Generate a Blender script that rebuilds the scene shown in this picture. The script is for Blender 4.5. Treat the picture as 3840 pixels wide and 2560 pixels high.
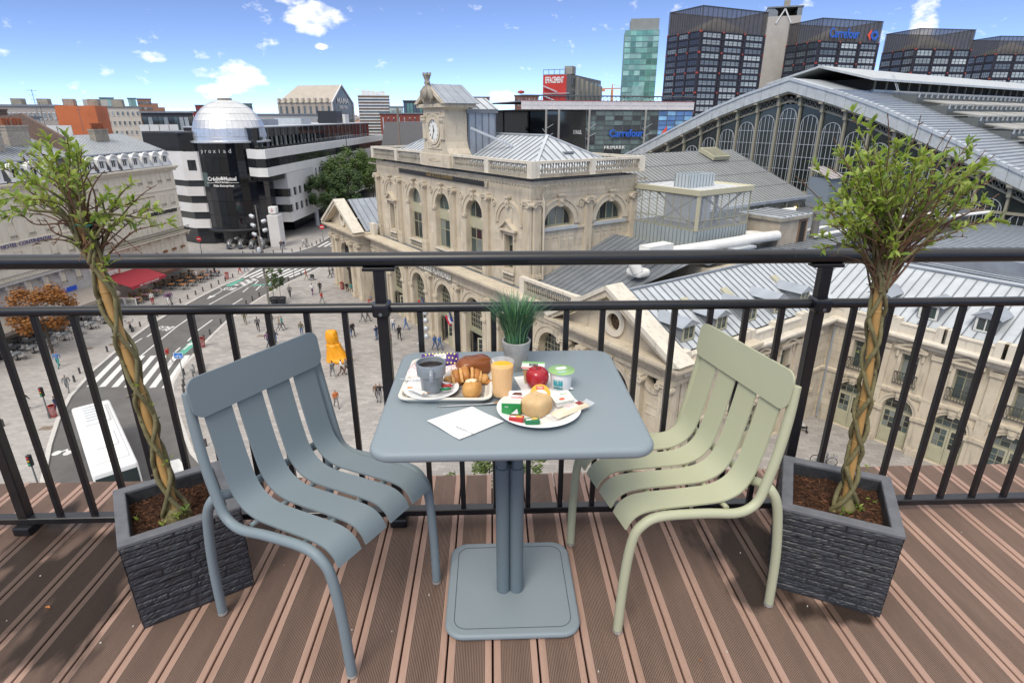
import bpy, bmesh, math, random
from mathutils import Vector as V, Matrix
from mathutils.geometry import tessellate_polygon
for o in list(bpy.data.objects): bpy.data.objects.remove(o, do_unlink=True)
SC = bpy.context.scene; COL = SC.collection; rad = math.radians
R = random.Random(11)
# ------------------------------------------------------------ camera
EYE = V((0, 0, 1.5)); PITCH = 21.0287; YAW = 1.9573; FPX = 2185.0
cam = bpy.data.cameras.new('camera'); cam.sensor_width = 36; cam.lens = 36*FPX/3840
cam.clip_start = .05; cam.clip_end = 9000
co = bpy.data.objects.new('camera', cam); COL.objects.link(co)
co.location = EYE; co.rotation_euler = (rad(90-PITCH), 0, rad(-YAW)); SC.camera = co
# ------------------------------------------------------------ sky, sun, exposure
SUN_EL, SUN_AZ = 52.0, 205.0          # azimuth clockwise from +Y: behind the camera, a little to the left
W = bpy.data.worlds.new('World'); SC.world = W; W.use_nodes = True
nt = W.node_tree; N = nt.nodes; L = nt.links; N.clear()
def nd(t, **k):
    n = N.new(t)
    for a, b in k.items(): setattr(n, a, b)
    return n
def mth(op, a, b=None, c=None, clamp=False):
    n = nd('ShaderNodeMath', operation=op); n.use_clamp = clamp
    for i, x in enumerate((a, b, c)):
        if x is None: continue
        if isinstance(x, (int, float)): n.inputs[i].default_value = x
        else: L.new(x, n.inputs[i])
    return n.outputs[0]
sky = nd('ShaderNodeTexSky', sky_type='NISHITA'); sky.sun_disc = False
sky.sun_elevation = rad(SUN_EL); sky.sun_rotation = rad(SUN_AZ); sky.altitude = 3000
sky.air_density = .4; sky.dust_density = 0.0; sky.ozone_density = 3.0
hs = nd('ShaderNodeHueSaturation'); hs.inputs['Hue'].default_value = .503; hs.inputs['Saturation'].default_value = .95; hs.inputs['Value'].default_value = 1.35
L.new(sky.outputs[0], hs.inputs['Color'])
tc = nd('ShaderNodeTexCoord'); nrm = nd('ShaderNodeVectorMath', operation='NORMALIZE'); L.new(tc.outputs['Generated'], nrm.inputs[0])
sep = nd('ShaderNodeSeparateXYZ'); L.new(nrm.outputs[0], sep.inputs[0])
az = mth('ARCTAN2', sep.outputs[0], sep.outputs[1]); el = mth('ARCSINE', sep.outputs[2])
def noise(scale, detail, rough, vec):
    n = nd('ShaderNodeTexNoise'); n.inputs['Scale'].default_value = scale; n.inputs['Detail'].default_value = detail; n.inputs['Roughness'].default_value = rough
    L.new(vec, n.inputs['Vector']); return n.outputs['Fac']
cv = nd('ShaderNodeCombineXYZ'); L.new(az, cv.inputs[0]); L.new(mth('MULTIPLY', el, 1.7), cv.inputs[1])
puff = noise(26, 7, .62, cv.outputs[0])
den = None
for (a, e, ra, re, s) in ((-14.9, 7.55, 2.0, 1.0, 1.), (-16.4, 8.8, 1.0, .35, .7), (-21.1, 3.0, 1.6, 1.05, 1.), (-23.6, 3.3, 1.2, .35, .75), (-23.2, 1.95, 1.2, .5, .85),
                          (-26.9, 4.4, .8, .4, .6), (-5.0, 10.45, 5.2, .34, .8), (5.6, 9.9, .7, .3, .45), (7.2, 9.6, .6, .5, .4), (38.2, 10.3, 2.2, .8, 1.),
                          (36.2, 9.0, 1.2, .55, .7), (41.2, 8.7, 1.3, .4, .7), (34.0, 7.2, .8, 2.2, .75), (43.5, 8.8, 1.3, .4, .7), (-39.5, 1.2, 3.0, .55, .7), (1.6, 1.7, 1.6, .6, .8), (-14.4, 5.55, .45, .2, .7), (12.3, 6.2, .4, .6, .8), (-38.5, 4.0, .7, .3, .7)):
    dx = mth('DIVIDE', mth('SUBTRACT', az, rad(a)), rad(ra)); dy = mth('DIVIDE', mth('SUBTRACT', el, rad(e)), rad(re))
    r2 = mth('ADD', mth('MULTIPLY', dx, dx), mth('MULTIPLY', dy, dy))
    b = mth('MULTIPLY', mth('SUBTRACT', 1.15, mth('MULTIPLY', r2, .55), clamp=True), s)
    den = b if den is None else mth('MAXIMUM', den, b)
# the broken cloud layer that the soft light speaks of, over the whole upper sky
lay = noise(5.5, 6, .6, nrm.outputs[0])
up = mth('MULTIPLY_ADD', el, 4.0, -1.0, clamp=True)
den = mth('MAXIMUM', den, mth('MULTIPLY', up, mth('MULTIPLY_ADD', lay, 3.0, -.1, clamp=True)))
cl = mth('SUBTRACT', mth('ADD', den, mth('MULTIPLY_ADD', puff, 2.7, -1.35)), .30)
cl = mth('MULTIPLY', cl, 1.5, clamp=True)
cl = mth('MULTIPLY', cl, .93)
mix = nd('ShaderNodeMix', data_type='RGBA'); L.new(cl, mix.inputs[0]); L.new(hs.outputs[0], mix.inputs[6])
sh = nd('ShaderNodeMix', data_type='RGBA'); L.new(mth('MULTIPLY_ADD', puff, 2.2, -.75, clamp=True), sh.inputs[0])
sh.inputs[6].default_value = (7.2, 7.3, 7.7, 1); sh.inputs[7].default_value = (9.6, 9.4, 9.1, 1); L.new(sh.outputs[2], mix.inputs[7])
bg = nd('ShaderNodeBackground'); bg.inputs[1].default_value = .105; L.new(mix.outputs[2], bg.inputs[0])
wo = nd('ShaderNodeOutputWorld'); L.new(bg.outputs[0], wo.inputs[0])
sun = bpy.data.lights.new('sun', 'SUN'); sun.energy = 1.5; sun.angle = rad(24); sun.color = (1, .93, .82)
so = bpy.data.objects.new('sun', sun); COL.objects.link(so)
so.rotation_euler = (rad(90-SUN_EL), 0, rad(180-SUN_AZ)); so.location = (-30, -60, 80)
vs = SC.view_settings; SC.display_settings.display_device = 'sRGB'; vs.view_transform = 'Standard'; vs.look = 'None'; vs.exposure = .75; vs.gamma = 1; vs.use_curve_mapping = False
SC.render.engine = 'CYCLES'; SC.cycles.max_bounces = 8; SC.cycles.transparent_max_bounces = 12
SC.cycles.caustics_reflective = False; SC.cycles.caustics_refractive = False
# ------------------------------------------------------------ helpers
UPZ = V((0, 0, 1)); GZ = -20.0
_cy, _sy, _cp, _sp = math.cos(rad(YAW)), math.sin(rad(YAW)), math.cos(rad(PITCH)), math.sin(rad(PITCH))
RT = V((_cy, -_sy, 0)); FW = V((_sy*_cp, _cy*_cp, -_sp)); UPV = V((_sy*_sp, _cy*_sp, _cp))
def ray(px, py): return FW+RT*((px-1920)/FPX)-UPV*((py-1280)/FPX)
def onz(px, py, z):                     # where the sight line of a spot in the photo meets the height z
    d = ray(px, py); return EYE+d*((z-EYE.z)/d.z)
def ony(px, py, y): d = ray(px, py); return EYE+d*(y/d.y)
def hdist(px, py, dist):                # ... and the horizontal distance dist from the viewer
    d = ray(px, py); return EYE+d*(dist/math.hypot(d.x, d.y))
def link(o, parent=None):
    COL.objects.link(o)
    if parent is not None: o.parent = parent
    return o
def tag(o, label=None, cat=None, group=None, kind=None):
    for k, v in (('label', label), ('category', cat), ('group', group), ('kind', kind)):
        if v: o[k] = v
    return o
def empty(name, loc=(0, 0, 0), rz=0, label=None, cat=None, group=None, parent=None):
    o = bpy.data.objects.new(name, None); o.location = loc; o.rotation_euler = (0, 0, rz); o.empty_display_size = .1
    return tag(link(o, parent), label, cat, group)
def copytree(o, loc=None, rz=None, label=None, parent=None):
    c = o.copy(); link(c)
    if parent is not None: c.parent = parent
    if loc is not None: c.location = loc
    if rz is not None: c.rotation_euler = (0, 0, rz)
    if label: c['label'] = label
    for ch in o.children:
        k = ch.copy(); link(k, c)
        for g in ch.children: link(g.copy(), k)
    return c
def perp(d):
    a = V((0, 0, 1)) if abs(d.z) < .9 else V((1, 0, 0)); x = d.cross(a).normalized(); return x, d.cross(x).normalized()
class MB:
    def __init__(s): s.v = []; s.f = []; s.m = []; s.mi = 0; s.X = None
    def mat(s, i): s.mi = i; return s
    def add(s, vs, fs):
        n = len(s.v); s.v += [tuple(s.X @ V(p)) if s.X else tuple(p) for p in vs]
        s.f += [tuple(i+n for i in f) for f in fs]; s.m += [s.mi]*len(fs); return s
    def box(s, lo, hi):
        x, y, z = lo; X, Y, Z = hi
        return s.add([(x, y, z), (X, y, z), (X, Y, z), (x, Y, z), (x, y, Z), (X, y, Z), (X, Y, Z), (x, Y, Z)], [(0, 3, 2, 1), (4, 5, 6, 7), (0, 1, 5, 4), (1, 2, 6, 5), (2, 3, 7, 6), (3, 0, 4, 7)])
    def cbox(s, c, d): return s.box([c[i]-d[i]/2 for i in range(3)], [c[i]+d[i]/2 for i in range(3)])
    def bar(s, a, b, w, h=None):        # a square bar between two points
        a, b = V(a), V(b); h = h or w; d = (b-a).normalized(); x, y = perp(d); x *= w/2; y *= h/2
        return s.add([a-x-y, a+x-y, a+x+y, a-x+y, b-x-y, b+x-y, b+x+y, b-x+y], [(0, 3, 2, 1), (4, 5, 6, 7), (0, 1, 5, 4), (1, 2, 6, 5), (2, 3, 7, 6), (3, 0, 4, 7)])
    def tube(s, pts, r, n=8, cap=True, sq=1.0):
        pts = [V(p) for p in pts]; k = len(pts); rs = r if isinstance(r, (list, tuple)) else [r]*k
        t = [(pts[min(i+1, k-1)]-pts[max(i-1, 0)]).normalized() for i in range(k)]
        x, y = perp(t[0]); vs = []
        for i in range(k):
            x = (x-t[i]*x.dot(t[i])).normalized(); y = t[i].cross(x)
            for j in range(n):
                a = 2*math.pi*j/n; vs.append(pts[i]+(x*math.cos(a)+y*math.sin(a)*sq)*rs[i])
        fs = [(i*n+j, i*n+(j+1) % n, (i+1)*n+(j+1) % n, (i+1)*n+j) for i in range(k-1) for j in range(n)]
        if cap: fs += [tuple(range(n-1, -1, -1)), tuple(range((k-1)*n, k*n))]
        return s.add(vs, fs)
    def lathe(s, prof, n=16, c=(0, 0, 0), sx=1, sy=1, caps=True):
        vs = [(c[0]+r*math.cos(2*math.pi*j/n)*sx, c[1]+r*math.sin(2*math.pi*j/n)*sy, c[2]+z) for r, z in prof for j in range(n)]
        k = len(prof); fs = [(i*n+j, i*n+(j+1) % n, (i+1)*n+(j+1) % n, (i+1)*n+j) for i in range(k-1) for j in range(n)]
        if caps: fs += [tuple(range(n-1, -1, -1)), tuple(range((k-1)*n, k*n))]
        return s.add(vs, fs)
    def prism(s, poly, z0, z1):         # flat outline in x, y pulled up from z0 to z1
        n = len(poly); vs = [(p[0], p[1], z0) for p in poly]+[(p[0], p[1], z1) for p in poly]
        return s.add(vs, [tuple(range(n-1, -1, -1)), tuple(range(n, 2*n))]+[(i, (i+1) % n, n+(i+1) % n, n+i) for i in range(n)])
    def grid(s, fn, nu, nv, closed=False):
        vs = [fn(i/nu, j/nv) for j in range(nv+1) for i in range(nu+1)]; w = nu+1
        return s.add(vs, [(j*w+i, j*w+i+1, (j+1)*w+i+1, (j+1)*w+i) for j in range(nv) for i in range(nu)])
    def poly(s, pts): return s.add(pts, [tuple(range(len(pts)))])
    def slab(s, F, poly, d0, d1):       # outline in wall coordinates, from depth d0 out to d1
        n = len(poly); vs = [F(a, b, d0) for a, b in poly]+[F(a, b, d1) for a, b in poly]
        return s.add(vs, [tuple(range(n-1, -1, -1)), tuple(range(n, 2*n))]+[(i, (i+1) % n, n+(i+1) % n, n+i) for i in range(n)])
    def ring(s, F, A, B, d0, d1):       # band between two outlines with the same number of points
        n = len(A); vs = [F(*p, d1) for p in A]+[F(*p, d1) for p in B]+[F(*p, d0) for p in A]+[F(*p, d0) for p in B]; fs = []
        for i in range(n):
            j = (i+1) % n; fs += [(i, j, n+j, n+i), (2*n+i, 2*n+j, j, i), (n+i, n+j, 3*n+j, 3*n+i)]
        return s.add(vs, fs)
    def arcband(s, F, c, z, r0, r1, d0, d1, a0=0, a1=180, n=14):
        P = [(math.cos(rad(a0+(a1-a0)*i/n)), math.sin(rad(a0+(a1-a0)*i/n))) for i in range(n+1)]
        vs = []
        for x, y in P: vs += [F(c+r0*x, z+r0*y, d1), F(c+r1*x, z+r1*y, d1), F(c+r1*x, z+r1*y, d0), F(c+r0*x, z+r0*y, d0)]
        fs = [(4*i+k, 4*i+(k+1) % 4, 4*i+4+(k+1) % 4, 4*i+4+k) for i in range(n) for k in range(4)]+[(0, 1, 2, 3), (4*n, 4*n+1, 4*n+2, 4*n+3)]
        return s.add(vs, fs)
    def wall(s, F, outer, holes=(), depth=.4, d=0):
        loops = [outer]+list(holes); pts = [p for l in loops for p in l]
        s.add([F(a, b, d) for a, b in pts], [tuple(t) for t in tessellate_polygon([[V((a, b, 0)) for a, b in l] for l in loops])])
        for l in holes:
            n = len(l); s.add([F(a, b, d) for a, b in l]+[F(a, b, d-depth) for a, b in l], [(i, (i+1) % n, n+(i+1) % n, n+i) for i in range(n)])
        return s
    def sweep(s, path, prof, closed=False):   # mouldings: prof = (out, z) pairs along a ground path, out to its right side
        P = [V((p[0], p[1], 0)) for p in path]; n = len(P); m = len(prof); vs = []
        for i in range(n):
            a = P[i]-P[i-1] if (i or closed) else P[1]-P[0]; b = P[(i+1) % n]-P[i] if (i < n-1 or closed) else a
            na = V((a.y, -a.x, 0)).normalized(); nb = V((b.y, -b.x, 0)).normalized(); k = (na+nb); k = k/max(.2, k.dot(na)) if k.length > 1e-6 else na
            vs += [(P[i].x+k.x*o, P[i].y+k.y*o, z) for o, z in prof]
        fs = [(i*m+j, i*m+j+1, ((i+1) % n)*m+j+1, ((i+1) % n)*m+j) for i in range(n if closed else n-1) for j in range(m-1)]
        if not closed: fs += [tuple(range(m)), tuple(range((n-1)*m, n*m))]
        return s.add(vs, fs)
    def mesh(s, name, mats, smooth=None, bevel=None):
        me = bpy.data.meshes.new(name); me.from_pydata(s.v, [], s.f)
        for x in (mats if isinstance(mats, (list, tuple)) else [mats]): me.materials.append(x)
        if any(s.m): me.polygons.foreach_set('material_index', s.m)
        b = bmesh.new(); b.from_mesh(me)
        if bevel:
            bmesh.ops.remove_doubles(b, verts=b.verts, dist=1e-6)
            ed = [e for e in b.edges if len(e.link_faces) == 2 and e.calc_face_angle(0) > rad(bevel[2] if len(bevel) > 2 else 50)]
            bmesh.ops.bevel(b, geom=ed, offset=bevel[0], segments=bevel[1], affect='EDGES', profile=.5, clamp_overlap=True)
        bmesh.ops.recalc_face_normals(b, faces=b.faces); b.to_mesh(me); b.free()
        if smooth:
            me.shade_smooth()
            if smooth is not True: me.set_sharp_from_angle(angle=rad(smooth))
        me.update(); return me
    def build(s, name, mats, parent=None, smooth=None, bevel=None, loc=None, rz=None):
        o = bpy.data.objects.new(name, s.mesh(name, mats, smooth, bevel))
        if loc is not None: o.location = loc
        if rz is not None: o.rotation_euler = (0, 0, rz)
        return link(o, parent)
_uc = {}
def ubox(name, m, parent, lo, hi, rz=None):          # a box that shares one cube mesh per material
    if m.name not in _uc: _uc[m.name] = MB().box((-.5, -.5, -.5), (.5, .5, .5)).mesh('block', m)
    o = bpy.data.objects.new(name, _uc[m.name]); o.location = [(a+b)/2 for a, b in zip(lo, hi)]; o.scale = [max(1e-3, abs(b-a)) for a, b in zip(lo, hi)]
    if rz: o.rotation_euler = (0, 0, rz)
    return link(o, parent)
def inst(name, me, parent=None, loc=(0, 0, 0), rot=(0, 0, 0), sc=None):
    o = bpy.data.objects.new(name, me); o.location = loc; o.rotation_euler = rot
    if sc is not None: o.scale = sc if isinstance(sc, (tuple, list)) else (sc,)*3
    return link(o, parent)
def ubar(name, m, parent, a, b, w, h=None):          # bar between two points, shares the cube mesh
    a, b = V(a), V(b); d = b-a
    if m.name not in _uc: ubox('tmp', m, None, (0, 0, 0), (1, 1, 1)); bpy.data.objects.remove(bpy.data.objects['tmp'])
    o = bpy.data.objects.new(name, _uc[m.name]); o.location = (a+b)/2; o.rotation_euler = d.to_track_quat('X', 'Z').to_euler(); o.scale = (d.length, w, h or w)
    return link(o, parent)
def Fr(o, s, n):                                     # wall frame: along s, up, out along n
    o, s, n = V(o), V(s), V(n); return lambda a, z, d=0: o+s*a+UPZ*z+n*d
def rect(a, b, z0, z1): return [(a, z0), (b, z0), (b, z1), (a, z1)]
def archp(a, b, z0, zs, n=10, k=1.0):
    c, r = (a+b)/2, (b-a)/2; return [(a, z0), (b, z0)]+[(c+r*math.cos(math.pi*i/n), zs+k*r*math.sin(math.pi*i/n)) for i in range(n+1)]
def circ(c, z, r, n=16, k=1.0): return [(c+r*math.cos(2*math.pi*i/n), z+k*r*math.sin(2*math.pi*i/n)) for i in range(n)]
def inset(poly, t):
    n = len(poly); out = []; A = sum(poly[i][0]*poly[(i+1) % n][1]-poly[(i+1) % n][0]*poly[i][1] for i in range(n)); sg = 1 if A > 0 else -1
    for i in range(n):
        p0, p1, p2 = V(poly[i-1]), V(poly[i]), V(poly[(i+1) % n]); a = (p1-p0).normalized(); b = (p2-p1).normalized()
        na = V((-a.y, a.x))*sg; nb = V((-b.y, b.x))*sg; k = na+nb; k = k*(1/max(.3, k.dot(na))); out.append((p1.x+k.x*t, p1.y+k.y*t))
    return out
def clip(poly, a, b, z0, z1):
    for ax, lim, sg in ((0, a, 1), (0, b, -1), (1, z0, 1), (1, z1, -1)):
        out = []
        for i in range(len(poly)):
            p, q = poly[i-1], poly[i]; dp, dq = sg*(p[ax]-lim), sg*(q[ax]-lim)
            if dp >= 0: out.append(p)
            if dp*dq < 0: t = dp/(dp-dq); out.append((p[0]+(q[0]-p[0])*t, p[1]+(q[1]-p[1])*t))
        poly = out
        if len(poly) < 3: return []
    return poly
def window(parent, F, poly, d, mf, mg, vs=(), hs=(), fr=.09, bar=.05, panes=True, name='window', dep=.08, child=True):
    mb = MB(); P = [(p[0], p[1]) for p in poly]; mb.ring(F, P, inset(P, fr), d-dep, d)
    s0, s1 = min(p[0] for p in P), max(p[0] for p in P); z0, z1 = min(p[1] for p in P), max(p[1] for p in P)
    for x in vs:
        c = clip(P, x-bar/2, x+bar/2, z0, z1)
        if c: mb.slab(F, c, d-dep*.8, d-.01)
    for z in hs:
        c = clip(P, s0, s1, z-bar/2, z+bar/2)
        if c: mb.slab(F, c, d-dep*.8, d-.014)
    w = mb.build(name, mf, parent)
    if panes:
        xs = [s0]+sorted(vs)+[s1]; zz = [z0]+sorted(hs)+[z1]; I = inset(P, fr*.5)
        for i in range(len(xs)-1):
            for j in range(len(zz)-1):
                c = clip(I, xs[i], xs[i+1], zz[j], zz[j+1])
                if c and max(p[0] for p in c)-min(p[0] for p in c) > .05: MB().poly([F(a, b, d-dep*.55) for a, b in c]).build('pane', mg if not isinstance(mg, list) else R.choice(mg), w)
    else: MB().poly([F(a, b, d-dep*.55) for a, b in inset(P, fr*.5)]).build('pane', mg if not isinstance(mg, list) else R.choice(mg), w)
    return w
def text(name, body, size, loc, xdir, ydir, m, parent=None, ext=.01, align='CENTER', sx=1.0, shear=0, bold=0, sp=1.0):
    c = bpy.data.curves.new(name, 'FONT'); c.body = body; c.size = size; c.extrude = ext; c.align_x = align; c.align_y = 'CENTER'; c.shear = shear; c.offset = bold; c.space_character = sp; c.resolution_u = 2
    t = bpy.data.objects.new('tmp', c); COL.objects.link(t); dg = bpy.context.evaluated_depsgraph_get(); me = bpy.data.meshes.new_from_object(t.evaluated_get(dg)); me.name = name
    bpy.data.objects.remove(t); bpy.data.curves.remove(c); me.materials.clear(); me.materials.append(m)
    x = V(xdir).normalized(); y = V(ydir).normalized(); z = x.cross(y)
    M4 = Matrix((x*sx, y, z)).transposed().to_4x4(); M4.translation = V(loc); me.transform(M4)
    return link(bpy.data.objects.new(name, me), parent)
# ------------------------------------------------------------ materials
_M = {}
def M(name, col, rough=.6, metal=0, spec=.5, var=0, vs=3.0, col2=None, bump=0, bs=20.0, rnd=0, det=4, **kw):
    if name in _M: return _M[name]
    m = bpy.data.materials.new(name); m.use_nodes = True; t = m.node_tree; b = t.nodes['Principled BSDF']; _M[name] = m
    b.inputs['Base Color'].default_value = (*col, 1); b.inputs['Roughness'].default_value = rough; b.inputs['Metallic'].default_value = metal; b.inputs['Specular IOR Level'].default_value = spec
    for k, v in kw.items(): b.inputs[k.replace('_', ' ')].default_value = v
    geo = None
    if var or col2 or bump or rnd: geo = t.nodes.new('ShaderNodeNewGeometry')
    src = None
    if var or col2:
        n = t.nodes.new('ShaderNodeTexNoise'); n.inputs['Scale'].default_value = vs; n.inputs['Detail'].default_value = det; n.inputs['Roughness'].default_value = .62; t.links.new(geo.outputs['Position'], n.inputs['Vector'])
        r = t.nodes.new('ShaderNodeMapRange'); r.inputs[1].default_value = .3; r.inputs[2].default_value = .7; t.links.new(n.outputs['Fac'], r.inputs[0])
        x = t.nodes.new('ShaderNodeMix'); x.data_type = 'RGBA'; t.links.new(r.outputs[0], x.inputs[0])
        c2 = col2 or tuple(c*(1-var) for c in col); x.inputs[6].default_value = (*col, 1) if col2 else (*[min(1, c*(1+var)) for c in col], 1); x.inputs[7].default_value = (*c2, 1); src = x.outputs[2]
    if rnd:
        oi = t.nodes.new('ShaderNodeObjectInfo'); h = t.nodes.new('ShaderNodeHueSaturation'); q = t.nodes.new('ShaderNodeMapRange'); q.inputs[3].default_value = 1-rnd; q.inputs[4].default_value = 1+rnd
        t.links.new(oi.outputs['Random'], q.inputs[0]); t.links.new(q.outputs[0], h.inputs['Value'])
        if src: t.links.new(src, h.inputs['Color'])
        else: h.inputs['Color'].default_value = (*col, 1)
        src = h.outputs[0]
    if src: t.links.new(src, b.inputs['Base Color'])
    if bump:
        n = t.nodes.new('ShaderNodeTexNoise'); n.inputs['Scale'].default_value = bs; n.inputs['Detail'].default_value = 5; t.links.new(geo.outputs['Position'], n.inputs['Vector'])
        p = t.nodes.new('ShaderNodeBump'); p.inputs['Strength'].default_value = bump; p.inputs['Distance'].default_value = .3/bs; t.links.new(n.outputs['Fac'], p.inputs['Height']); t.links.new(p.outputs[0], b.inputs['Normal'])
    return m
def glassy(name, col, rough=.06, rnd=.35, wob=.0):
    m = M(name, col, rough, spec=.8, rnd=rnd, var=.25, vs=.35)
    return m
def stone(name, c, c2, c3, bump=.25, rnd=0):
    m = M(name, c, .85, spec=.2, col2=c2, vs=.55, det=8, bump=bump, bs=9, rnd=rnd)
    t = m.node_tree; b = t.nodes['Principled BSDF']; src = b.inputs['Base Color'].links[0].from_socket; g = t.nodes.new('ShaderNodeNewGeometry')
    n = t.nodes.new('ShaderNodeTexNoise'); n.inputs['Scale'].default_value = 1.6; n.inputs['Detail'].default_value = 9; n.inputs['Roughness'].default_value = .7
    mp = t.nodes.new('ShaderNodeMapping'); mp.inputs['Scale'].default_value = (1.6, 1.6, .35); t.links.new(g.outputs['Position'], mp.inputs[0]); t.links.new(mp.outputs[0], n.inputs['Vector'])
    r = t.nodes.new('ShaderNodeMapRange'); r.inputs[1].default_value = .52; r.inputs[2].default_value = .78; t.links.new(n.outputs['Fac'], r.inputs[0])
    x = t.nodes.new('ShaderNodeMix'); x.data_type = 'RGBA'; t.links.new(r.outputs[0], x.inputs[0]); t.links.new(src, x.inputs[6]); x.inputs[7].default_value = (*c3, 1); t.links.new(x.outputs[2], b.inputs['Base Color'])
    return m
ST = stone('station_stone', (.62, .55, .43), (.50, .43, .33), (.26, .23, .185))
STD = stone('weathered_stone', (.40, .36, .29), (.27, .25, .21), (.10, .10, .09), .5)
STL = stone('pale_stone', (.68, .63, .54), (.58, .53, .44), (.33, .30, .25))
HOT = stone('hotel_render', (.74, .68, .57), (.67, .61, .50), (.50, .45, .36), .1)
HOG = stone('hotel_grey_render', (.50, .48, .47), (.44, .42, .41), (.34, .32, .31), .1)
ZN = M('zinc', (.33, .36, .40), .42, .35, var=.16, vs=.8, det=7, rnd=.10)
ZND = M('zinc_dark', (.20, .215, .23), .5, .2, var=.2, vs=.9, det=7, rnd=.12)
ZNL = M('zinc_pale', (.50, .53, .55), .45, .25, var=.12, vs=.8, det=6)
ZNS = M('zinc_seam', (.20, .22, .245), .45, .4)
OLV = M('olive_frame', (.30, .29, .20), .5, var=.1, vs=2)
OLL = M('olive_light', (.42, .40, .28), .55, var=.08, vs=2)
GLD = [glassy('dark_glass', (.018, .022, .026)), glassy('dark_glass_teal', (.05, .075, .075)), glassy('curtained_glass', (.16, .18, .17), .12)]
GLK = glassy('black_glass', (.006, .008, .013), .03)
GLT = M('clear_glass', (.9, .95, .95), .02, Alpha=.22)
WHT = M('white_paint', (.78, .78, .76), .5, var=.05, vs=1.5)
WPL = M('white_panel', (.70, .70, .68), .4, var=.06, vs=.5)
BLK = M('black_metal', (.012, .012, .014), .38, .0, spec=.5, var=.2, vs=20)
GRY = M('grey_metal', (.16, .165, .17), .45, .3)
ASP = M('asphalt', (.135, .13, .128), .9, spec=.2, var=.14, vs=.6, det=8)
MRK = M('road_paint', (.66, .66, .64), .7, var=.12, vs=3)
GRN = M('green_road_paint', (.10, .36, .27), .7, var=.12, vs=2)
def paver(name, c1, c2, mo, w, h, rot=0):
    m = M(name, c1, .82, spec=.25); t = m.node_tree; b = t.nodes['Principled BSDF']; g = t.nodes.new('ShaderNodeNewGeometry')
    mp = t.nodes.new('ShaderNodeMapping'); mp.inputs['Rotation'].default_value = (0, 0, rot); t.links.new(g.outputs['Position'], mp.inputs[0])
    br = t.nodes.new('ShaderNodeTexBrick'); br.inputs['Scale'].default_value = 1; br.inputs['Brick Width'].default_value = w; br.inputs['Row Height'].default_value = h; br.inputs['Mortar Size'].default_value = .012; br.inputs['Bias'].default_value = 0
    br.inputs['Color1'].default_value = (*c1, 1); br.inputs['Color2'].default_value = (*c2, 1); br.inputs['Mortar'].default_value = (*mo, 1); t.links.new(mp.outputs[0], br.inputs['Vector'])
    n = t.nodes.new('ShaderNodeTexNoise'); n.inputs['Scale'].default_value = .22; n.inputs['Detail'].default_value = 9; n.inputs['Roughness'].default_value = .7; t.links.new(g.outputs['Position'], n.inputs['Vector'])
    r = t.nodes.new('ShaderNodeMapRange'); r.inputs[1].default_value = .35; r.inputs[2].default_value = .75; r.inputs[3].default_value = 1.1; r.inputs[4].default_value = .78; t.links.new(n.outputs['Fac'], r.inputs[0])
    h_ = t.nodes.new('ShaderNodeHueSaturation'); t.links.new(r.outputs[0], h_.inputs['Value']); t.links.new(br.outputs['Color'], h_.inputs['Color']); t.links.new(h_.outputs[0], b.inputs['Base Color'])
    return m
PAV = paver('plaza_pavers', (.40, .375, .35), (.30, .28, .265), (.22, .21, .20), .75, .38, .2)
PAW = paver('pavement_pavers', (.41, .385, .36), (.33, .31, .295), (.24, .23, .22), .6, .3, -.1)
KRB = M('kerb_granite', (.52, .50, .47), .8, var=.1, vs=4)
STB = stone('ashlar_stone', (.63, .56, .44), (.53, .46, .36), (.34, .30, .24), .25, .09)
STJ = M('stone_joint', (.30, .265, .21), .9, var=.2, vs=2)
# ------------------------------------------------------------ ground, road, pavements
g = MB().box((-4000, -1500, GZ-1), (4000, 7000, GZ-.16)).build('ground', M('city_ground', (.16, .16, .15), .9, var=.3, vs=.02)); tag(g, kind='structure', label='grey city ground reaching out to the horizon')
RZ = GZ-.1
road = MB().box((-60, 10, RZ-.05), (10, 260, RZ)).build('road', ASP); tag(road, 'grey asphalt road curving past the station square', kind='structure')
LE = [(-16, 12), (-24, 25), (-27.8, 31.1), (-29.3, 33.6), (-31.2, 36.8), (-33.2, 40.6), (-34.9, 44.5), (-36.4, 50), (-37.5, 57), (-38, 62), (-38, 65.7), (-37.7, 69.7), (-37.4, 74.4), (-36.9, 78.7), (-36, 82), (-36.3, 88), (-37, 94), (-36.2, 98), (-34.6, 99), (-33.3, 100.5), (-32.3, 102.7), (-31.8, 105), (-31.5, 109), (-31, 118), (-29, 145), (-26, 250)]
RE = [(-6, 20), (-14.5, 28.5), (-18, 32.2), (-20.9, 35.3), (-23.7, 39.5), (-26.1, 43.2), (-27.9, 46.5), (-28.8, 49.8), (-29.2, 53), (-29.8, 58), (-30.3, 64), (-30.1, 69), (-29.7, 73.5), (-28.5, 80.5), (-27.5, 84), (-26.5, 89), (-25.5, 95), (-24.8, 105), (-23.5, 130), (-20, 250)]
pw = MB().prism([(-140, 12)]+LE+[(-140, 250)], GZ-.15, GZ).build('pavement', PAW); tag(pw, 'pale paved pavement along the hotels', kind='structure')
pe = MB().prism([(110, -30), (110, 250)]+RE[::-1]+[(-6, -30)], GZ-.15, GZ).build('square', PAV); tag(pe, 'pale paved station square', kind='structure')
for P, s, par in ((LE, -1, pw), (RE, 1, pe)):
    pr = [(-.02, GZ-.12), (-.02, GZ+.012), (.26, GZ+.012), (.26, GZ-.12)] if s > 0 else [(.02, GZ-.12), (.02, GZ+.012), (-.26, GZ+.012), (-.26, GZ-.12)]
    MB().sweep(P, pr).build('kerb', KRB, par)
mz = RZ+.005
def mark(pts, m=MRK, nm='marking', dz=0): return MB().poly([(x, y, mz+dz) for x, y in pts]).build(nm, m, road)
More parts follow.
